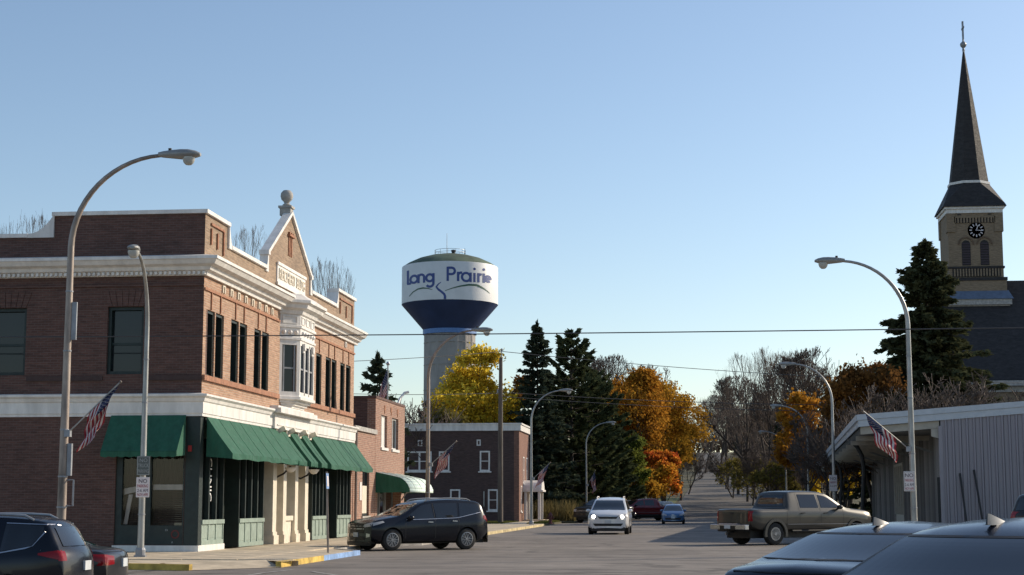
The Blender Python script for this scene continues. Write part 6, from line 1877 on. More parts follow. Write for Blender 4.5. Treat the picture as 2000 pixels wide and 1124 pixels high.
# pickups
PUP = dict(L=6.3, W=2.02, H=1.95, zb=.52, tyre=.405, wheels=(2.12, -1.93), roof=.72, tw=.28, rimf=.60, spokes=7, taper=.12, bow=.12, smooth=1, crown=.02, corner=.6, n=120, arch=1.2, skirt=.08,
  outline=[(3.08, .56), (3.16, .68), (3.16, 1.02), (3.08, 1.18), (2.6, 1.26), (1.85, 1.32), (1.6, 1.36), (.92, 1.80), (.6, 1.90), (.0, 1.945), (-.85, 1.94), (-1.15, 1.88), (-1.30, 1.40), (-1.36, 1.30), (-1.45, 1.285), (-3.0, 1.285), (-3.13, 1.28), (-3.15, 1.15), (-3.15, .72), (-3.08, .60)],
  belt=[(-3.2, 1.22), (-1.2, 1.24), (1.6, 1.22), (3.2, 1.02)],
  side_windows=[('side_window', [(1.35, 1.34), (.38, 1.34)], [(1.3, 1.42), (.85, 1.70), (.7, 1.76), (.36, 1.81)]), ('side_window', [(.24, 1.34), (-.66, 1.34)], [(.22, 1.82), (-.66, 1.82)])],
  gaps=[([(.32, .62), (.335, .62)], [(.29, 1.85), (.305, 1.85)]), ([(1.45, .62), (1.465, .62)], [(1.45, 1.3), (1.465, 1.3)]), ([(-.75, .62), (-.735, .62)], [(-.75, 1.85), (-.735, 1.85)]), ([(-1.40, .62), (-1.375, .62)], [(-1.36, 1.27), (-1.335, 1.27)])],
  handles=[(.55, 1.14), (-.6, 1.14)], handlem=M['black'], mirror=(1.22, .98, 1.36), mirrorm=M['black'],
  tail=([(.80, .86), (.92, .86)], [(.80, 1.22), (.92, 1.22)]), tail_side=([(-3.06, .86), (-2.99, .86)], [(-3.06, 1.22), (-2.99, 1.22)]),
  head=([(.62, .88), (.92, .9)], [(.6, 1.08), (.9, 1.08)]),
  windscreen=([(-.80, 1.40), (.80, 1.40)], [(-.64, 1.78), (.64, 1.78)]), rear_window=([(-.70, 1.40), (.70, 1.40)], [(-.60, 1.80), (.60, 1.80)]),
  front=[('grille', M['black'], [(-.5, .78), (.5, .78)], [(-.52, 1.1), (.52, 1.1)]), ('grille_bar', M['chrome'], [(-.5, .92), (.5, .92)], [(-.5, .97), (.5, .97)])],
  trim=[([(3.0, .74), (-1.35, .74)], [(3.0, .755), (-1.35, .755)])], trimm=M['lead'],
  rear=[('tailgate_gap', M['black'], [(-.78, .80), (.78, .80)], [(-.78, .815), (.78, .815)]), ('tailgate_gap', M['black'], [(-.785, .80), (-.77, .80)], [(-.785, 1.25), (-.77, 1.25)]), ('tailgate_gap', M['black'], [(.77, .80), (.785, .80)], [(.77, 1.25), (.785, 1.25)]),
        ('tailgate_handle', M['black'], [(-.11, 1.10), (.11, 1.10)], [(-.11, 1.17), (.11, 1.17)])],
  top=[('bed_shade_patch', M['black'], [(-1.50, -.76), (-3.0, -.76)], [(-1.50, .76), (-3.0, .76)])])  # flat black patch painted for the shaded inside of the bed
def pickup(label, paint, loc, hdg, sc=1.0, flare=True):
    t, bv = car('pickup_truck', label, 'pickup truck', PUP, paint, loc, hdg, sc, 'parked vehicles')
    b = MB(); b.box(-3.36, -3.17, -.95, .95, .56, .74); b.box(-3.34, -3.17, -.5, .5, .74, .78); b.build('rear_bumper', M['chrome'], t, bevel=.03)
    b = MB(); b.box(-3.375, -3.361, -.16, .16, .59, .72); b.build('number_plate', platem, t)
    b = MB(); b.box(-3.365, -3.30, -.42, .42, .555, .70); b.build('bumper_step', M['black'], t)
    b = MB(); b.bar((-3.3, 0, .48), (-3.05, 0, .48), .08, .08); b.lathe([(.0, .5), (.03, .52), (.03, .6), (0, .62)], (-3.36, 0, 0), 8); b.build('tow_hitch', M['black'], t)
    if flare:
        for x in PUP['wheels']:
            for s in (-1, 1):
                b = MB(); rr = PUP['tyre'] * 1.24; pts = []
                for k in range(15):
                    a = R(-12 + 204 * k / 14); pts.append((x + rr * math.cos(a), s * .995, PUP['tyre'] + rr * math.sin(a)))
                for p, q in zip(pts, pts[1:]): b.bar(p, q, .11, .075, up=(0, s, 0))
                b.build('wheel_arch_flare', M['flare'] if 'flare' in M else paint, t)
    for s in (-1, 1):
        b = MB(); b.tube([(1.3, s * .96, .50), (-1.1, s * .96, .50)], .045, 6); b.build('side_step', M['black'], t)
    b = MB(); b.tube([(-.6, .5, .45), (-2.2, .5, .42), (-2.9, .62, .40)], .05, 6); b.build('exhaust', M['lead'], t)
    return t
tan_paint = paint_mat('dusty_khaki_car_paint', (.066, .064, .058), .45, .36, .4, dust=.04)
M['flare'] = mat('flare_dark_plastic', (.05, .047, .04), .5, var=.1)
pt = pickup('dusty khaki crew cab pickup parked nose in towards the metal shed', tan_paint, (3.95, 64.6, 0), 50, 1.05)
red_paint = paint_mat('dark_red_car_paint', (.16, .012, .015), .3, .3)
rp = pickup('red pickup with white gear in its bed beyond the white minivan', red_paint, (-4.5, 146.0, 0), -118, 1.0, False)
b = MB(); b.box(-2.9, -1.6, -.7, .7, 1.29, 1.5); b.prism([(-2.8, -.6, 1.5), (-1.7, -.6, 1.5), (-1.9, -.6, 1.72), (-2.6, -.6, 1.68)], (0, 1.2, 0))
tp = thing('tarpaulin', 'white tarpaulin bundle lying in the bed of the red pickup', 'tarpaulin', rp.location, R(90 + 118)); b.build('sheet', M['white'], tp, bevel=.06)
blk_paint = paint_mat('black_car_paint', (.006, .006, .007), .0, .3, .25, dust=.03)
M.pop('flare')
pickup('black pickup facing the viewer, parked left of the white minivan', blk_paint, (-7.2, 131.5, 0), -150, 1.0, False)
car('suv', 'black suv glimpsed behind the white minivan, left of the red pickup', 'car', SUV, blk_paint, (-6.9, 152.5, 0), -128, 1.0, 'parked vehicles')
car('suv', 'black suv by the lavender shed wall at the right edge of the photo', 'car', SUV, blk_paint, (11.6, 49.6, .12), 52, 1.03, 'parked vehicles')

# ------------------------------------------------------------------ trees
def unit(v): return v / (np.linalg.norm(v) + 1e-9)
def gen_tree(seed, H, th, c, rad, kids_n, trunk_r, up=.12, wig=.16, ang=(30, 60), ratio=.62, lean=(0, 0)):
    rng = np.random.default_rng(seed)
    c = np.array(c, float); rad = np.array(rad, float)
    out = [[] for _ in kids_n] + [[]]
    tips = []
    ml = len(kids_n)
    def exitd(p, d):
        q = (p - c) / rad; e = d / rad
        A = e @ e; B = q @ e; C = q @ q - 1
        D_ = B * B - A * C
        if D_ < 0: return 0.4
        return max(0.3, (-B + math.sqrt(D_)) / A)
    def grow(p, d, L, r, lvl):
        ns = 5 if lvl <= 1 else 3
        pts = [p]
        for i in range(ns):
            d = unit(d + rng.normal(0, wig, 3) + np.array([0, 0, up * (1 if lvl else .5)]))
            p = p + d * (L / ns); pts.append(p)
        pts = np.array(pts)
        r1 = r * (.45 if lvl == 0 else .5)
        out[lvl].append((pts, r, r1))
        if lvl == ml:
            tips.append((pts[1], pts[-1])); return
        n = kids_n[lvl]
        az0 = rng.uniform(0, 6.28)
        for k in range(n):
            t = rng.uniform(.42 if lvl else (th / H), 1.0) if k < n - 1 else 1.0
            f = t * ns; i = min(int(f), ns - 1); pos = pts[i] + (pts[i + 1] - pts[i]) * (f - i)
            dd = unit(pts[i + 1] - pts[i])
            a = math.radians(rng.uniform(*ang)) * (1 if k < n - 1 else .35)
            ax = unit(np.cross(dd, np.array([.3, .2, 1.0]) if abs(dd[2]) < .9 else np.array([1.0, 0, 0]))); ay = np.cross(dd, ax)
            phi = az0 + 2.4 * k + rng.uniform(-.5, .5)
            nd = unit(dd * math.cos(a) + (ax * math.cos(phi) + ay * math.sin(phi)) * math.sin(a))
            l = L * ratio * rng.uniform(.75, 1.15)
            if lvl == 0: l = rad[:2].mean() * rng.uniform(.85, 1.25)
            l = min(l, exitd(pos, nd) * .97)
            rr = (r + (r1 - r) * t) * (.55 if lvl == 0 else .62)
            grow(pos, nd, l, rr, lvl + 1)
    grow(np.zeros(3), unit(np.array([lean[0], lean[1], 1.0])), H * .80, trunk_r, 0)
    return out, tips, rng

def tubes_np(levels, sides, rmin=.012):
    V = []; F = []; n0 = 0
    for lst, k in zip(levels, sides):
        if not lst: continue
        P = np.array([q[0] for q in lst]); N, m, _ = P.shape
        r0 = np.array([q[1] for q in lst]); r1 = np.array([q[2] for q in lst])
        T = np.gradient(P, axis=1); T /= np.linalg.norm(T, axis=2, keepdims=True) + 1e-9
        ref = np.where(np.abs(T[..., 2:3]) > .9, np.array([1.0, 0, 0]), np.array([0, 0, 1.0]))
        X = np.cross(T, ref); X /= np.linalg.norm(X, axis=2, keepdims=True) + 1e-9
        Y = np.cross(T, X)
        t = np.linspace(0, 1, m)[None, :]
        rr = np.maximum(rmin, r0[:, None] * (1 - t) + r1[:, None] * t)
        a = np.arange(k) * 2 * np.pi / k
        R_ = P[:, :, None, :] + rr[:, :, None, None] * (np.cos(a)[None, None, :, None] * X[:, :, None, :] + np.sin(a)[None, None, :, None] * Y[:, :, None, :])
        V.append(R_.reshape(-1, 3))
        base = (np.arange(N)[:, None, None] * m + np.arange(m - 1)[None, :, None]) * k
        kk = np.arange(k)[None, None, :]; k2 = (kk + 1) % k
        f = np.stack([base + kk, base + k2, base + k + k2, base + k + kk], -1).reshape(-1, 4) + n0
        F.append(f); n0 += N * m * k
    return np.concatenate(V), np.concatenate(F)

def leaf_quads(rng, centers, size, flat=.0, elong=1.3):
    n = len(centers)
    a = rng.normal(size=(n, 3)); a[:, 2] *= (1 - flat); a /= np.linalg.norm(a, axis=1, keepdims=True)
    b = rng.normal(size=(n, 3)); b -= a * (a * b).sum(1, keepdims=True); b /= np.linalg.norm(b, axis=1, keepdims=True)
    s = size * rng.uniform(.6, 1.25, (n, 1))
    a = a * s * elong * .5; b = b * s * .5
    V = np.stack([centers - a, centers + b * .9, centers + a, centers - b * .9], 1).reshape(-1, 3)
    F = np.arange(n * 4).reshape(-1, 4)
    return V, F

def leafy_tree(name, label, loc, seed, H, th, rad, leafm, nleaf, lsize, kids_n=(7, 5, 4, 4), trunk_r=.26, cz=None, group=None, spread=.34, barkm=None, bare_frac=0.0, **kw):
    c = (0, 0, cz if cz else (th + H) / 2)
    lv, tips, rng = gen_tree(seed, H, th, c, (rad[0], rad[1], (H - th) / 2 * 1.02), kids_n, trunk_r, **kw)
    t = thing(name, label, 'tree', loc, 0, group)
    V, F = tubes_np(lv, (9, 6, 4, 3, 3))
    me = npmesh('trunk', V, F, 4); link('trunk', me, t, barkm or M['bark'], True, None)
    A = np.array([q[0] for q in tips]); B = np.array([q[1] for q in tips])
    keep = rng.uniform(size=len(A)) >= bare_frac
    A, B = A[keep], B[keep]
    idx = rng.integers(0, len(A), nleaf); u = rng.uniform(-.1, 1.12, (nleaf, 1))
    C = A[idx] + (B[idx] - A[idx]) * u + rng.normal(0, spread, (nleaf, 3)) * np.array([1, 1, .75])
    V, F = leaf_quads(rng, C, lsize)
    me = npmesh('crown', V, F, 4); link('crown', me, t, leafm)
    return t

def bare_tree(name, label, loc, seed, H, th, rad, kids_n=(9, 7, 6, 5), trunk_r=.22, group=None, rmin=.021, **kw):
    lv, tips, rng = gen_tree(seed, H, th, (0, 0, (th + H) / 2), (rad, rad, (H - th) / 2 * 1.02), kids_n, trunk_r, **kw)
    t = thing(name, label, 'tree', loc, 0, group)
    V, F = tubes_np(lv[:2], (8, 5)); link('trunk', npmesh('trunk', V, F, 4), t, M['bark'], True, None)
    V, F = tubes_np(lv[2:], (4, 3, 3), rmin); link('branches', npmesh('branches', V, F, 4), t, M['twig'], True, None)
    return t

def needle_tris(rng, P, d, L, w):
    """thin kites along directions d"""
    n = len(P)
    s = np.cross(d, rng.normal(size=(n, 3))); s /= np.linalg.norm(s, axis=1, keepdims=True) + 1e-9
    L = L * rng.uniform(.7, 1.25, (n, 1)); w = w * rng.uniform(.7, 1.3, (n, 1))
    V = np.stack([P - d * L * .35, P + s * w, P + d * L * .65, P - s * w], 1).reshape(-1, 3)
    return V, np.arange(n * 4).reshape(-1, 4)

def spruce(name, label, loc, seed, H, Rm, needlem, z0=.6, step=.42, nb=7, droop=.35, dens=52, power=.85, clump=.55, tuft=False, group=None, irregular=.22, kite=.16):
    rng = np.random.default_rng(seed)
    t = thing(name, label, 'tree', loc, 0, group)
    br = []; PP = []; DD = []
    z = z0
    while z < H - .25:
        f = max(0.0, 1 - (z - z0) / (H - z0))
        R0 = Rm * f ** power
        # the lowest whorls are shaded out and shorter
        k = nb + int(rng.integers(-1, 2)) if f > .12 else 5
        a0 = rng.uniform(0, 6.28)
        for i in range(k):
            az = a0 + 2 * math.pi * i / k + rng.uniform(-.3, .3)
            L = max(.18, R0 * rng.uniform(1 - irregular * 1.6, 1 + irregular * .7))
            dr = droop * rng.uniform(.6, 1.3)
            s = np.linspace(0, 1, 4)
            h = np.array([math.cos(az), math.sin(az), 0.0])
            lift = (.55 if f < .25 else .12)
            zz = z + L * (lift * s - dr * s * s + (.25 * s ** 4 if tuft else .14 * s ** 4)) + rng.uniform(-.15, .15)
            pts = h[None, :] * (s * L)[:, None]; pts[:, 2] = zz
            br.append((pts, .028 + .012 * L, .01))
            n = int(dens * (.25 + L / max(Rm, .1)))
            u = rng.uniform(.12 if not tuft else .45, 1.02, n) ** .75
            lat = rng.normal(0, .20, n) * L * (1.05 - u) + rng.normal(0, .08, n)
            sd = np.array([-h[1], h[0], 0])
            cz_ = np.interp(u, s, zz) + rng.normal(0, .07, n) - np.abs(lat) * .25
            C = h[None, :] * (u * L)[:, None] + sd[None, :] * lat[:, None]; C[:, 2] = cz_
            d = h[None, :] * .8 + sd[None, :] * (np.sign(lat) * .55)[:, None] + rng.normal(0, .35, (n, 3)); d[:, 2] += -.12 if not tuft else .3
            d /= np.linalg.norm(d, axis=1, keepdims=True)
            PP.append(C); DD.append(d)
        z += step * rng.uniform(.8, 1.2) * (1 if not tuft else 1.0)
    top = np.zeros((30, 3)); top[:, 2] = H - .5 + rng.uniform(0, .5, 30); PP.append(top)
    d = rng.normal(0, .5, (30, 3)); d[:, 2] = 1; DD.append(d / np.linalg.norm(d, axis=1, keepdims=True))
    tr = [(np.array([[0, 0, H * q] for q in (0, .25, .5, .75, .98)]), H * .014, .02)]
    V, F = tubes_np([tr], (9,)); V2, F2 = tubes_np([br], (3,))
    link('trunk', npmesh('trunk', np.concatenate([V, V2]), np.concatenate([F, F2 + len(V)]), 4), t, M['bark'], True, None)
    V, F = needle_tris(rng, np.concatenate(PP), np.concatenate(DD), clump, kite)
    link('crown', npmesh('crown', V, F, 4), t, needlem)
    return t

def W(px, D, dz=0.0):
    """a point of the ground in the direction measured at picture column px, D metres out along the view"""
    lat = (px - 1000) / 3187 * D
    x = lat * math.cos(YAW) - D * math.sin(YAW); y = lat * math.sin(YAW) + D * math.cos(YAW)
    return (x, y, gz(x, y) + dz)
def HT(py, D, px=1000, base=None):
    z = 1.6 + D * math.tan(PITCH + math.atan((562 - py) / 3160))
    return z - (W(px, D)[2] if base is None else base)

yel = leaf_mat('yellow_maple_leaves', [(.28, (.66, .46, .05)), (.5, (.86, .64, .07)), (.75, (.88, .70, .12))], .62, .5)
ora = leaf_mat('orange_maple_leaves', [(.28, (.34, .14, .03)), (.5, (.54, .25, .035)), (.72, (.60, .34, .05))], .48, .4)
gol = leaf_mat('golden_leaves', [(.3, (.42, .21, .035)), (.55, (.60, .34, .045)), (.75, (.50, .34, .06))], .48, .4)
redm = leaf_mat('red_orange_leaves', [(.40, (.74, .42, .05)), (.5, (.72, .22, .04)), (.62, (.64, .07, .05))], .5, .3)
rus = leaf_mat('rusty_brown_leaves', [(.3, (.16, .085, .035)), (.5, (.26, .125, .04)), (.68, (.46, .20, .04))], .4, .35)
grn = leaf_mat('late_green_leaves', [(.3, (.09, .12, .03)), (.55, (.20, .23, .05)), (.75, (.34, .32, .07))], .4, .5)
olv = leaf_mat('olive_yellow_leaves', [(.3, (.13, .12, .04)), (.7, (.30, .24, .06))], .35, .6)
nee = leaf_mat('dark_spruce_needles', [(.3, (.058, .074, .052)), (.7, (.105, .125, .078))], .18, .5)
nee2 = leaf_mat('olive_spruce_needles', [(.3, (.058, .068, .040)), (.7, (.135, .138, .064))], .18, .4)
nee3 = leaf_mat('pine_needles', [(.3, (.064, .082, .046)), (.7, (.14, .155, .068))], .18, .4)

spruce('spruce_tree', 'small dark spruce rising behind the pink brick block', W(735, 108), 1, HT(693, 108), 3.4, nee, step=.55, nb=6, droop=.22, dens=46, irregular=.3)
leafy_tree('maple_tree', 'large bright yellow maple in front of the water tower column', W(930, 150), 11, HT(697, 150), 4.0, (4.35, 4.3), yel, 24000, .26, (9, 6, 5, 4), .3, spread=.40)
leafy_tree('maple_tree', 'olive yellow tree low beside the brick block, left of the bright yellow maple', W(855, 142), 12, HT(800, 142), 2.0, (2.6, 2.6), olv, 8000, .3, (7, 5, 4, 4), .2, spread=.3)
spruce('spruce_tree', 'tallest dark evergreen left of the road, with a narrow knobbed top', W(1050, 150), 2, HT(630, 150), 4.0, nee, step=.5, nb=7, droop=.30, dens=70, power=.72, irregular=.35)
spruce('pine_tree', 'broad dark pine with layered boughs beside the tallest evergreen', W(1117, 156), 3, HT(652, 156), 5.4, nee3, step=.72, nb=7, droop=.10, dens=120, power=.55, clump=.62, tuft=True, irregular=.4, kite=.17)
spruce('pine_tree', 'lower dark pine whose boughs reach over the orange maple', W(1168, 163), 4, HT(745, 163), 4.6, nee3, step=.7, nb=7, droop=.15, dens=110, power=.5, clump=.62, tuft=True, irregular=.4, kite=.17)
spruce('spruce_tree', 'dense dark spruce filling the gap beside the porch of the dark house', W(1078, 158), 5, HT(735, 158), 4.4, nee, step=.5, nb=8, droop=.3, dens=70, power=.6)
spruce('pine_tree', 'middle dark pine filling the gap between the layered pine and the orange maple', W(1142, 166), 14, HT(715, 166), 4.8, nee3, step=.6, nb=8, droop=.18, dens=110, power=.5, clump=.62, tuft=True, irregular=.35, kite=.17)
spruce('spruce_tree', 'short dark evergreen low behind the distant street lamp', W(1150, 172), 6, HT(850, 172), 4.2, nee, step=.5, nb=8, droop=.25, dens=60, power=.5)
leafy_tree('maple_tree', 'large orange maple beyond the pines on the left of the road', W(1206, 190), 21, HT(712, 190), 2.0, (5.8, 5.8), ora, 30000, .27, (9, 6, 5, 4), .38, spread=.48, bare_frac=.1)
leafy_tree('maple_tree', 'golden orange tree reaching over the foot of the hill road', W(1300, 204), 22, HT(756, 204), 1.6, (5.6, 5.4), gol, 27000, .27, (8, 6, 5, 4), .34, spread=.48, bare_frac=.12)
leafy_tree('maple_tree', 'middle orange tree filling between the large orange maple and the golden tree', W(1252, 197), 27, HT(752, 197), 1.4, (5.0, 5.0), ora, 22000, .27, (8, 6, 5, 4), .3, spread=.48, bare_frac=.1)
leafy_tree('shrub_tree', 'low red shrub right of the orange yellow shrub at street level', W(1302, 172), 29, HT(915, 172), .25, (1.7, 1.7), redm, 4500, .24, (8, 5, 4, 3), .1, spread=.24)
leafy_tree('shrub_tree', 'low orange yellow shrub at street level below the red maple', W(1262, 170), 28, HT(925, 170), .25, (1.9, 1.9), gol, 5000, .25, (8, 5, 4, 3), .1, spread=.24)
leafy_tree('maple_tree', 'small red and orange maple beside the red pickup', W(1284, 176), 23, HT(888, 176), .7, (3.0, 2.8), redm, 11000, .25, (8, 5, 4, 3), .16, spread=.2)
leafy_tree('shrub_tree', 'late green leafy tree in front of the orange maple', W(1212, 168), 24, HT(850, 168), .6, (2.6, 2.5), grn, 12000, .25, (8, 5, 4, 3), .15, spread=.24)
leafy_tree('maple_tree', 'slender golden tree at the left edge of the hill road', W(1330, 232), 25, HT(832, 232), 1.2, (3.0, 3.0), gol, 8000, .34, (7, 5, 4, 4), .2, spread=.3, bare_frac=.2)
leafy_tree('maple_tree', 'rusty orange tree showing behind the utility pole', W(992, 172), 26, HT(745, 172), 3.0, (3.3, 3.3), rus, 9000, .34, (7, 5, 4, 4), .22, spread=.32)
leafy_tree('maple_tree', 'thin orange brown tree beside the lamp on the right pavement', W(1582, 165), 31, HT(772, 165), 1.5, (3.3, 3.3), ora, 9500, .3, (8, 6, 4, 4), .22, spread=.3, bare_frac=.2)
leafy_tree('maple_tree', 'rusty red tree above the shed canopy, left of the big spruce', W(1658, 186), 32, HT(697, 186), 2.0, (5.6, 5.4), rus, 19000, .34, (9, 6, 5, 4), .3, spread=.36, bare_frac=.12)
leafy_tree('maple_tree', 'half bare rusty tree directly behind the big spruce', W(1728, 178), 33, HT(715, 178), 2.0, (4.0, 4.0), rus, 9000, .32, (8, 6, 5, 4), .26, spread=.32, bare_frac=.4)
for px_, D_, tp_, w_, n_, lb in ((1470, 212, 902, 2.8, 1500, 'straggling shrub with few yellow green leaves at the right edge of the hill road'), (1512, 186, 915, 2.4, 1500, 'straggling shrub with sparse yellow green leaves behind the khaki pickup cab'), (1432, 240, 905, 2.6, 1200, 'far straggling shrub with thin yellow green leaves by the hill road')):
    leafy_tree('shrub_tree', lb, W(px_, D_), int(px_), HT(tp_, D_, px_), .5, (w_, w_), olv, n_, .3, (8, 6, 4, 4), .12, spread=.3, bare_frac=.3, group='straggling shrubs by the hill road')
leafy_tree('maple_tree', 'rusty leaved tree standing at the left foot of the big spruce', W(1712, 127), 36, HT(708, 127), 1.5, (3.4, 3.2), rus, 9000, .28, (8, 6, 5, 4), .2, spread=.36, bare_frac=.25)
leafy_tree('shrub_tree', 'small yellow tree glimpsed under the shed canopy', W(1652, 168), 34, HT(895, 168), 1.2, (2.0, 1.9), yel, 4500, .26, (7, 5, 4, 3), .12, spread=.24)
leafy_tree('shrub_tree', 'tiny yellow bush at the end of the canopy eave', W(1600, 172), 35, HT(905, 172), .8, (1.1, 1.1), yel, 2000, .24, (6, 4, 4, 3), .08, spread=.2)
spruce('spruce_tree', 'huge olive dark spruce in front of the church tower', W(1824, 134), 7, HT(473, 134), 7.9, nee2, step=.42, nb=10, droop=.36, dens=120, power=.74, clump=.62, irregular=.30, kite=.17)

# bare trees: five grown individuals, then copies turned and scaled
protos = []
for i, (H, th, rad) in enumerate(((18, 4, 5.5), (16, 3, 5), (20, 5, 5), (11, 1.2, 4.2), (14, 2.5, 4.6))):
    protos.append((H, dict(seed=60 + i, H=H, th=th, rad=rad, up=.20 if i != 3 else .1, ang=(22, 50), ratio=.66, trunk_r=.24 if i != 3 else .14)))
protos.append((17, dict(seed=71, H=17, th=4, rad=6.5, up=.30, ang=(16, 46), ratio=.72, trunk_r=.16, kids_n=(9, 5, 4, 3), rmin=.007)))
first = {}
rt = random.Random(8)
def place_bare(k, px, D, top, label, wide=1.0, group='bare trees along the hill road'):
    H, kw = protos[k]
    loc = W(px, D); h = HT(top, D, px)
    if k not in first:
        t = bare_tree('bare_tree', label, loc, group=group, **kw); first[k] = t
    else:
        t = copy_tree(first[k]); t.location = loc; t['label'] = label; t['group'] = group
    s = h / H; t.scale = (s * wide, s * wide, s); t.rotation_euler = (0, 0, rt.uniform(0, 6.28))
    return t
BT = [
 (5, 484, 96, 464, 'bare tree whose twigs stand above the low parapet left of the gable'),
 (5, 636, 104, 522, 'bare tree with upswept twigs above the parapet right of the gable'),
 (5, 612, 112, 540, 'lower bare tree half hidden right behind the brick gable'),
 (5, 38, 84, 438, 'bare tree showing only twig tips above the far left parapet'),
 (3, 800, 128, 742, 'bare grey bush between the flagpole and the water tower column'),
 (3, 822, 150, 760, 'second bare bush low beside the water tower column'),
 (0, 1192, 206, 700, 'bare treetop rising behind the pine and orange maple'),
 (4, 1282, 216, 722, 'bare treetop behind the golden tree left of the road'),
 (3, 1345, 262, 868, 'dark bare thicket tree at the left verge of the hill road'),
 (2, 1378, 460, 752, 'pale distant bare tree over the crest of the hill road'),
 (0, 1405, 420, 775, 'second pale distant bare tree right of the hill crest'),
 (4, 1408, 335, 790, 'bare tree at the right edge of the hill road, halfway up'),
 (0, 1442, 262, 738, 'tall bare tree left in the wood right of the hill road'),
 (2, 1478, 236, 712, 'bare tree in the middle of the wood right of the hill road'),
 (1, 1522, 218, 695, 'tallest bare tree in the wood right of the hill road'),
 (0, 1562, 206, 704, 'bare tree right in the wood behind the lamp head'),
 (4, 1606, 198, 688, 'bare tree with fine twigs above the orange brown tree'),
 (2, 1650, 214, 672, 'faint bare tree rising behind the rusty red tree'),
 (3, 1430, 246, 872, 'low bare brush beside the hill road, nearest its edge'),
 (3, 1478, 226, 868, 'low bare brush behind the khaki pickup tailgate'),
 (3, 1520, 196, 850, 'low bare brush above the khaki pickup cab'),
 (3, 1560, 186, 862, 'bare brush between the two lamps right of the pickup'),
 (4, 1500, 250, 770, 'bushy bare tree deep in the wood right of the road'),
 (5, 1460, 226, 700, 'upswept bare tree with fine tips left in the wood'),
 (5, 1508, 210, 690, 'upswept bare tree with fine tips above the khaki pickup'),
 (5, 1545, 225, 694, 'upswept bare tree with fine tips right of the lamp head'),
 (4, 1420, 300, 760, 'bushy bare tree low at the right edge of the hill road'),
 (3, 1612, 132, 795, 'bare brush behind the end of the canopy'),
 (3, 1668, 124, 772, 'bare brush above the start of the shed roof'),
 (3, 1722, 120, 745, 'bare brush in front of the left foot of the big spruce'),
 (3, 1778, 118, 722, 'bare brush in front of the middle of the big spruce'),
 (3, 1838, 120, 715, 'bare brush in front of the right side of the big spruce'),
 (3, 1894, 124, 728, 'bare brush by the church wall right of the big spruce'),
 (1, 1690, 146, 720, 'bare tree between the rusty red tree and the big spruce'),
]
for i, (k, px, D, top, lab) in enumerate(BT):
    place_bare(k, px, D, top, lab, 1.25 if k == 3 else (.55 if D < 120 and k == 5 else 1.0))
# more of the wood on both sides of the hill road: nothing tells these apart
def wood_tree(x, y, k, s, label, group):
    t = copy_tree(first[k]); t.location = (x, y, gz(x, y)); t.scale = (s * rt.uniform(.9, 1.2),) * 2 + (s,); t.rotation_euler = (0, 0, rt.uniform(0, 6.28))
    t['label'] = label; t['group'] = group
for i in range(52):
    side_ = -1 if i % 3 == 0 else 1
    y = 232 + (i % 26) * 23 + rt.uniform(-8, 8)
    l, r = hill_x(y)
    x = (l - rt.uniform(3, 20)) if side_ < 0 else (r + rt.uniform(3, 24))
    wood_tree(x, y, rt.choice([0, 1, 2, 4]), rt.uniform(.75, 1.1), 'bare tree in the wood lining the hill road', 'wood lining the hill road')
for i in range(64):
    side_ = -1 if i % 4 == 0 else 1
    y = 184 + (i % 32) * 12 + rt.uniform(-6, 6)
    l, r = hill_x(y)
    x = (l - rt.uniform(2.5, 9)) if side_ < 0 else (r + rt.uniform(1.2, 12))
    if side_ < 0 and y < 235: continue
    wood_tree(x, y, 3, rt.uniform(.45, .8), 'low bare brush on the verge of the hill road', 'brush lining the hill road')
sp0 = spruce('spruce_tree', 'dark evergreen added in the wood to shade the hill road', (15.5, 268, gz(15.5, 268)), 44, 15.0, 3.4, nee, step=.55, nb=8, dens=60, power=.7, group='evergreens added for shadow')  # unseen spruces added to throw shadow streaks across the hill road
for x_, y_, s_ in ((19, 292, 1.0), (17, 330, 1.1), (22, 352, .9), (18, 395, 1.15), (21, 440, 1.0), (20, 490, 1.1), (24, 540, 1.0), (21, 600, 1.15), (24, 680, 1.1), (22, 760, 1.0)):
    t = copy_tree(sp0); t.location = (x_, y_, gz(x_, y_)); t.scale = (s_ * 1.15, s_ * 1.15, s_); t.rotation_euler = (0, 0, rt.uniform(0, 6))
for i in range(16):
    wood_tree(rt.uniform(-14, 34), rt.uniform(905, 1000), rt.choice([0, 1, 2, 4]), rt.uniform(.7, 1.0), 'faint bare tree on the crest where the road ends', 'trees on the hill crest')

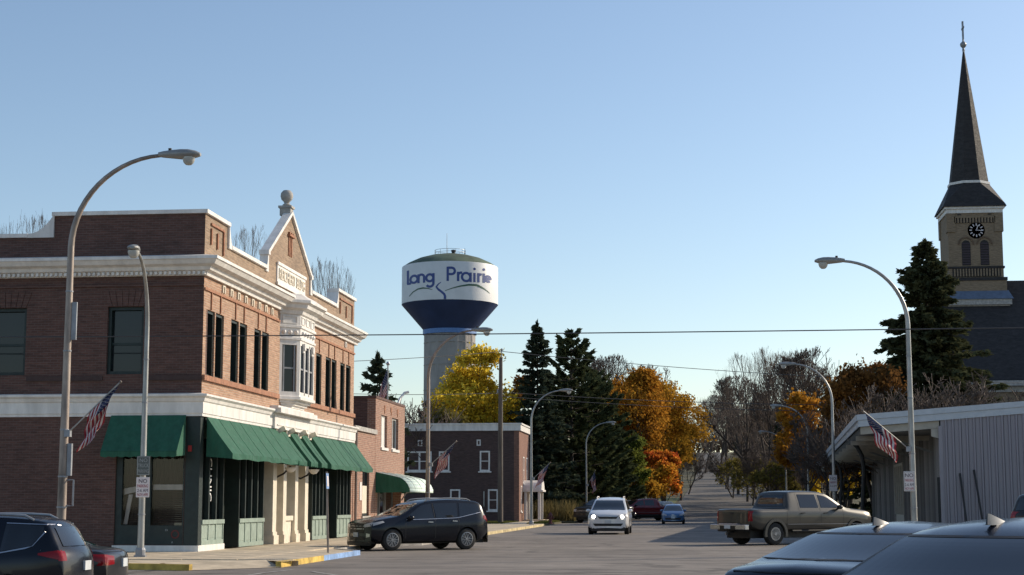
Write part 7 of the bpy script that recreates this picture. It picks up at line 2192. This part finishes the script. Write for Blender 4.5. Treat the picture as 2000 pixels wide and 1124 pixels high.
# a far wooded skyline closing the view behind houses and hill
rng = np.random.default_rng(77)
C = []
for i in range(330):
    x = rng.uniform(-420, 520) if i < 250 else rng.uniform(-30, 50); y = rng.uniform(880, 1060) if -60 < x < 90 else rng.uniform(420, 900)
    if -14 < x - 9 < 14 and y < 1000: continue
    h = rng.uniform(9, 17); n = 70
    p = rng.normal(0, 1, (n, 3)) * np.array([3.2, 3.2, h * .24]) + np.array([x, y, gz(0, y) + h * .55]); C.append(p)
V, F = leaf_quads(rng, np.concatenate(C), 1.7)
o = link('far_wood', npmesh('far_wood', V, F, 4), None, leaf_mat('far_autumn_wood', [(.3, (.075, .06, .05)), (.6, (.12, .085, .055)), (.8, (.16, .10, .05))], .2, .02))
tag(o, 'far brown autumn wood along the skyline of the hill', 'wood', kind='stuff')

# tall weeds and grass by the lawn edge, leaf litter
def blades(name, label, areas, n, hgt, m, seed, wid=.018):
    rng = np.random.default_rng(seed); P = []
    for (x0, x1, y0, y1) in areas:
        k = int(n / len(areas)); P.append(np.stack([rng.uniform(x0, x1, k), rng.uniform(y0, y1, k), np.full(k, .12)], 1))
    P = np.concatenate(P); k = len(P); h = hgt * rng.uniform(.4, 1.2, (k, 1)); a = rng.uniform(0, 6.28, k)
    s = np.stack([np.cos(a), np.sin(a), np.zeros(k)], 1) * wid; ln = rng.normal(0, .28, (k, 3)) * h; ln[:, 2] = 0
    up = np.array([[0, 0, 1.0]]) * h
    V = np.stack([P - s, P + s, P + up + ln + s * .2, P + up + ln - s * .2], 1).reshape(-1, 3)
    o = link(name, npmesh(name, V, np.arange(k * 4).reshape(-1, 4), 4), None, m); tag(o, label, kind='stuff'); return o
blades('grass', 'short lawn grass by the dark brick house', [(-22, -13.4, 112.1, 125), (-11.5, -10.4, 112.1, 128), (-13, -9.5, 136, 149)], 26000, .11, M['blade'], 1, .02)
blades('weeds', 'dry tan weeds and tall stalks below the evergreens', [(-13.2, -9.6, 131, 139)], 1500, 1.5, leaf_mat('dry_weeds', [(.3, (.16, .13, .05)), (.7, (.32, .26, .12))], .3, 1), 2, .05)
blades('weeds', 'rough weeds along the foot of the wood right of the road', [(10.6, 20, 176, 215), (11.8, 24, 216, 262)], 5000, .9, leaf_mat('rough_weeds', [(.3, (.09, .08, .035)), (.7, (.22, .19, .07))], .3, 1), 3, .06)
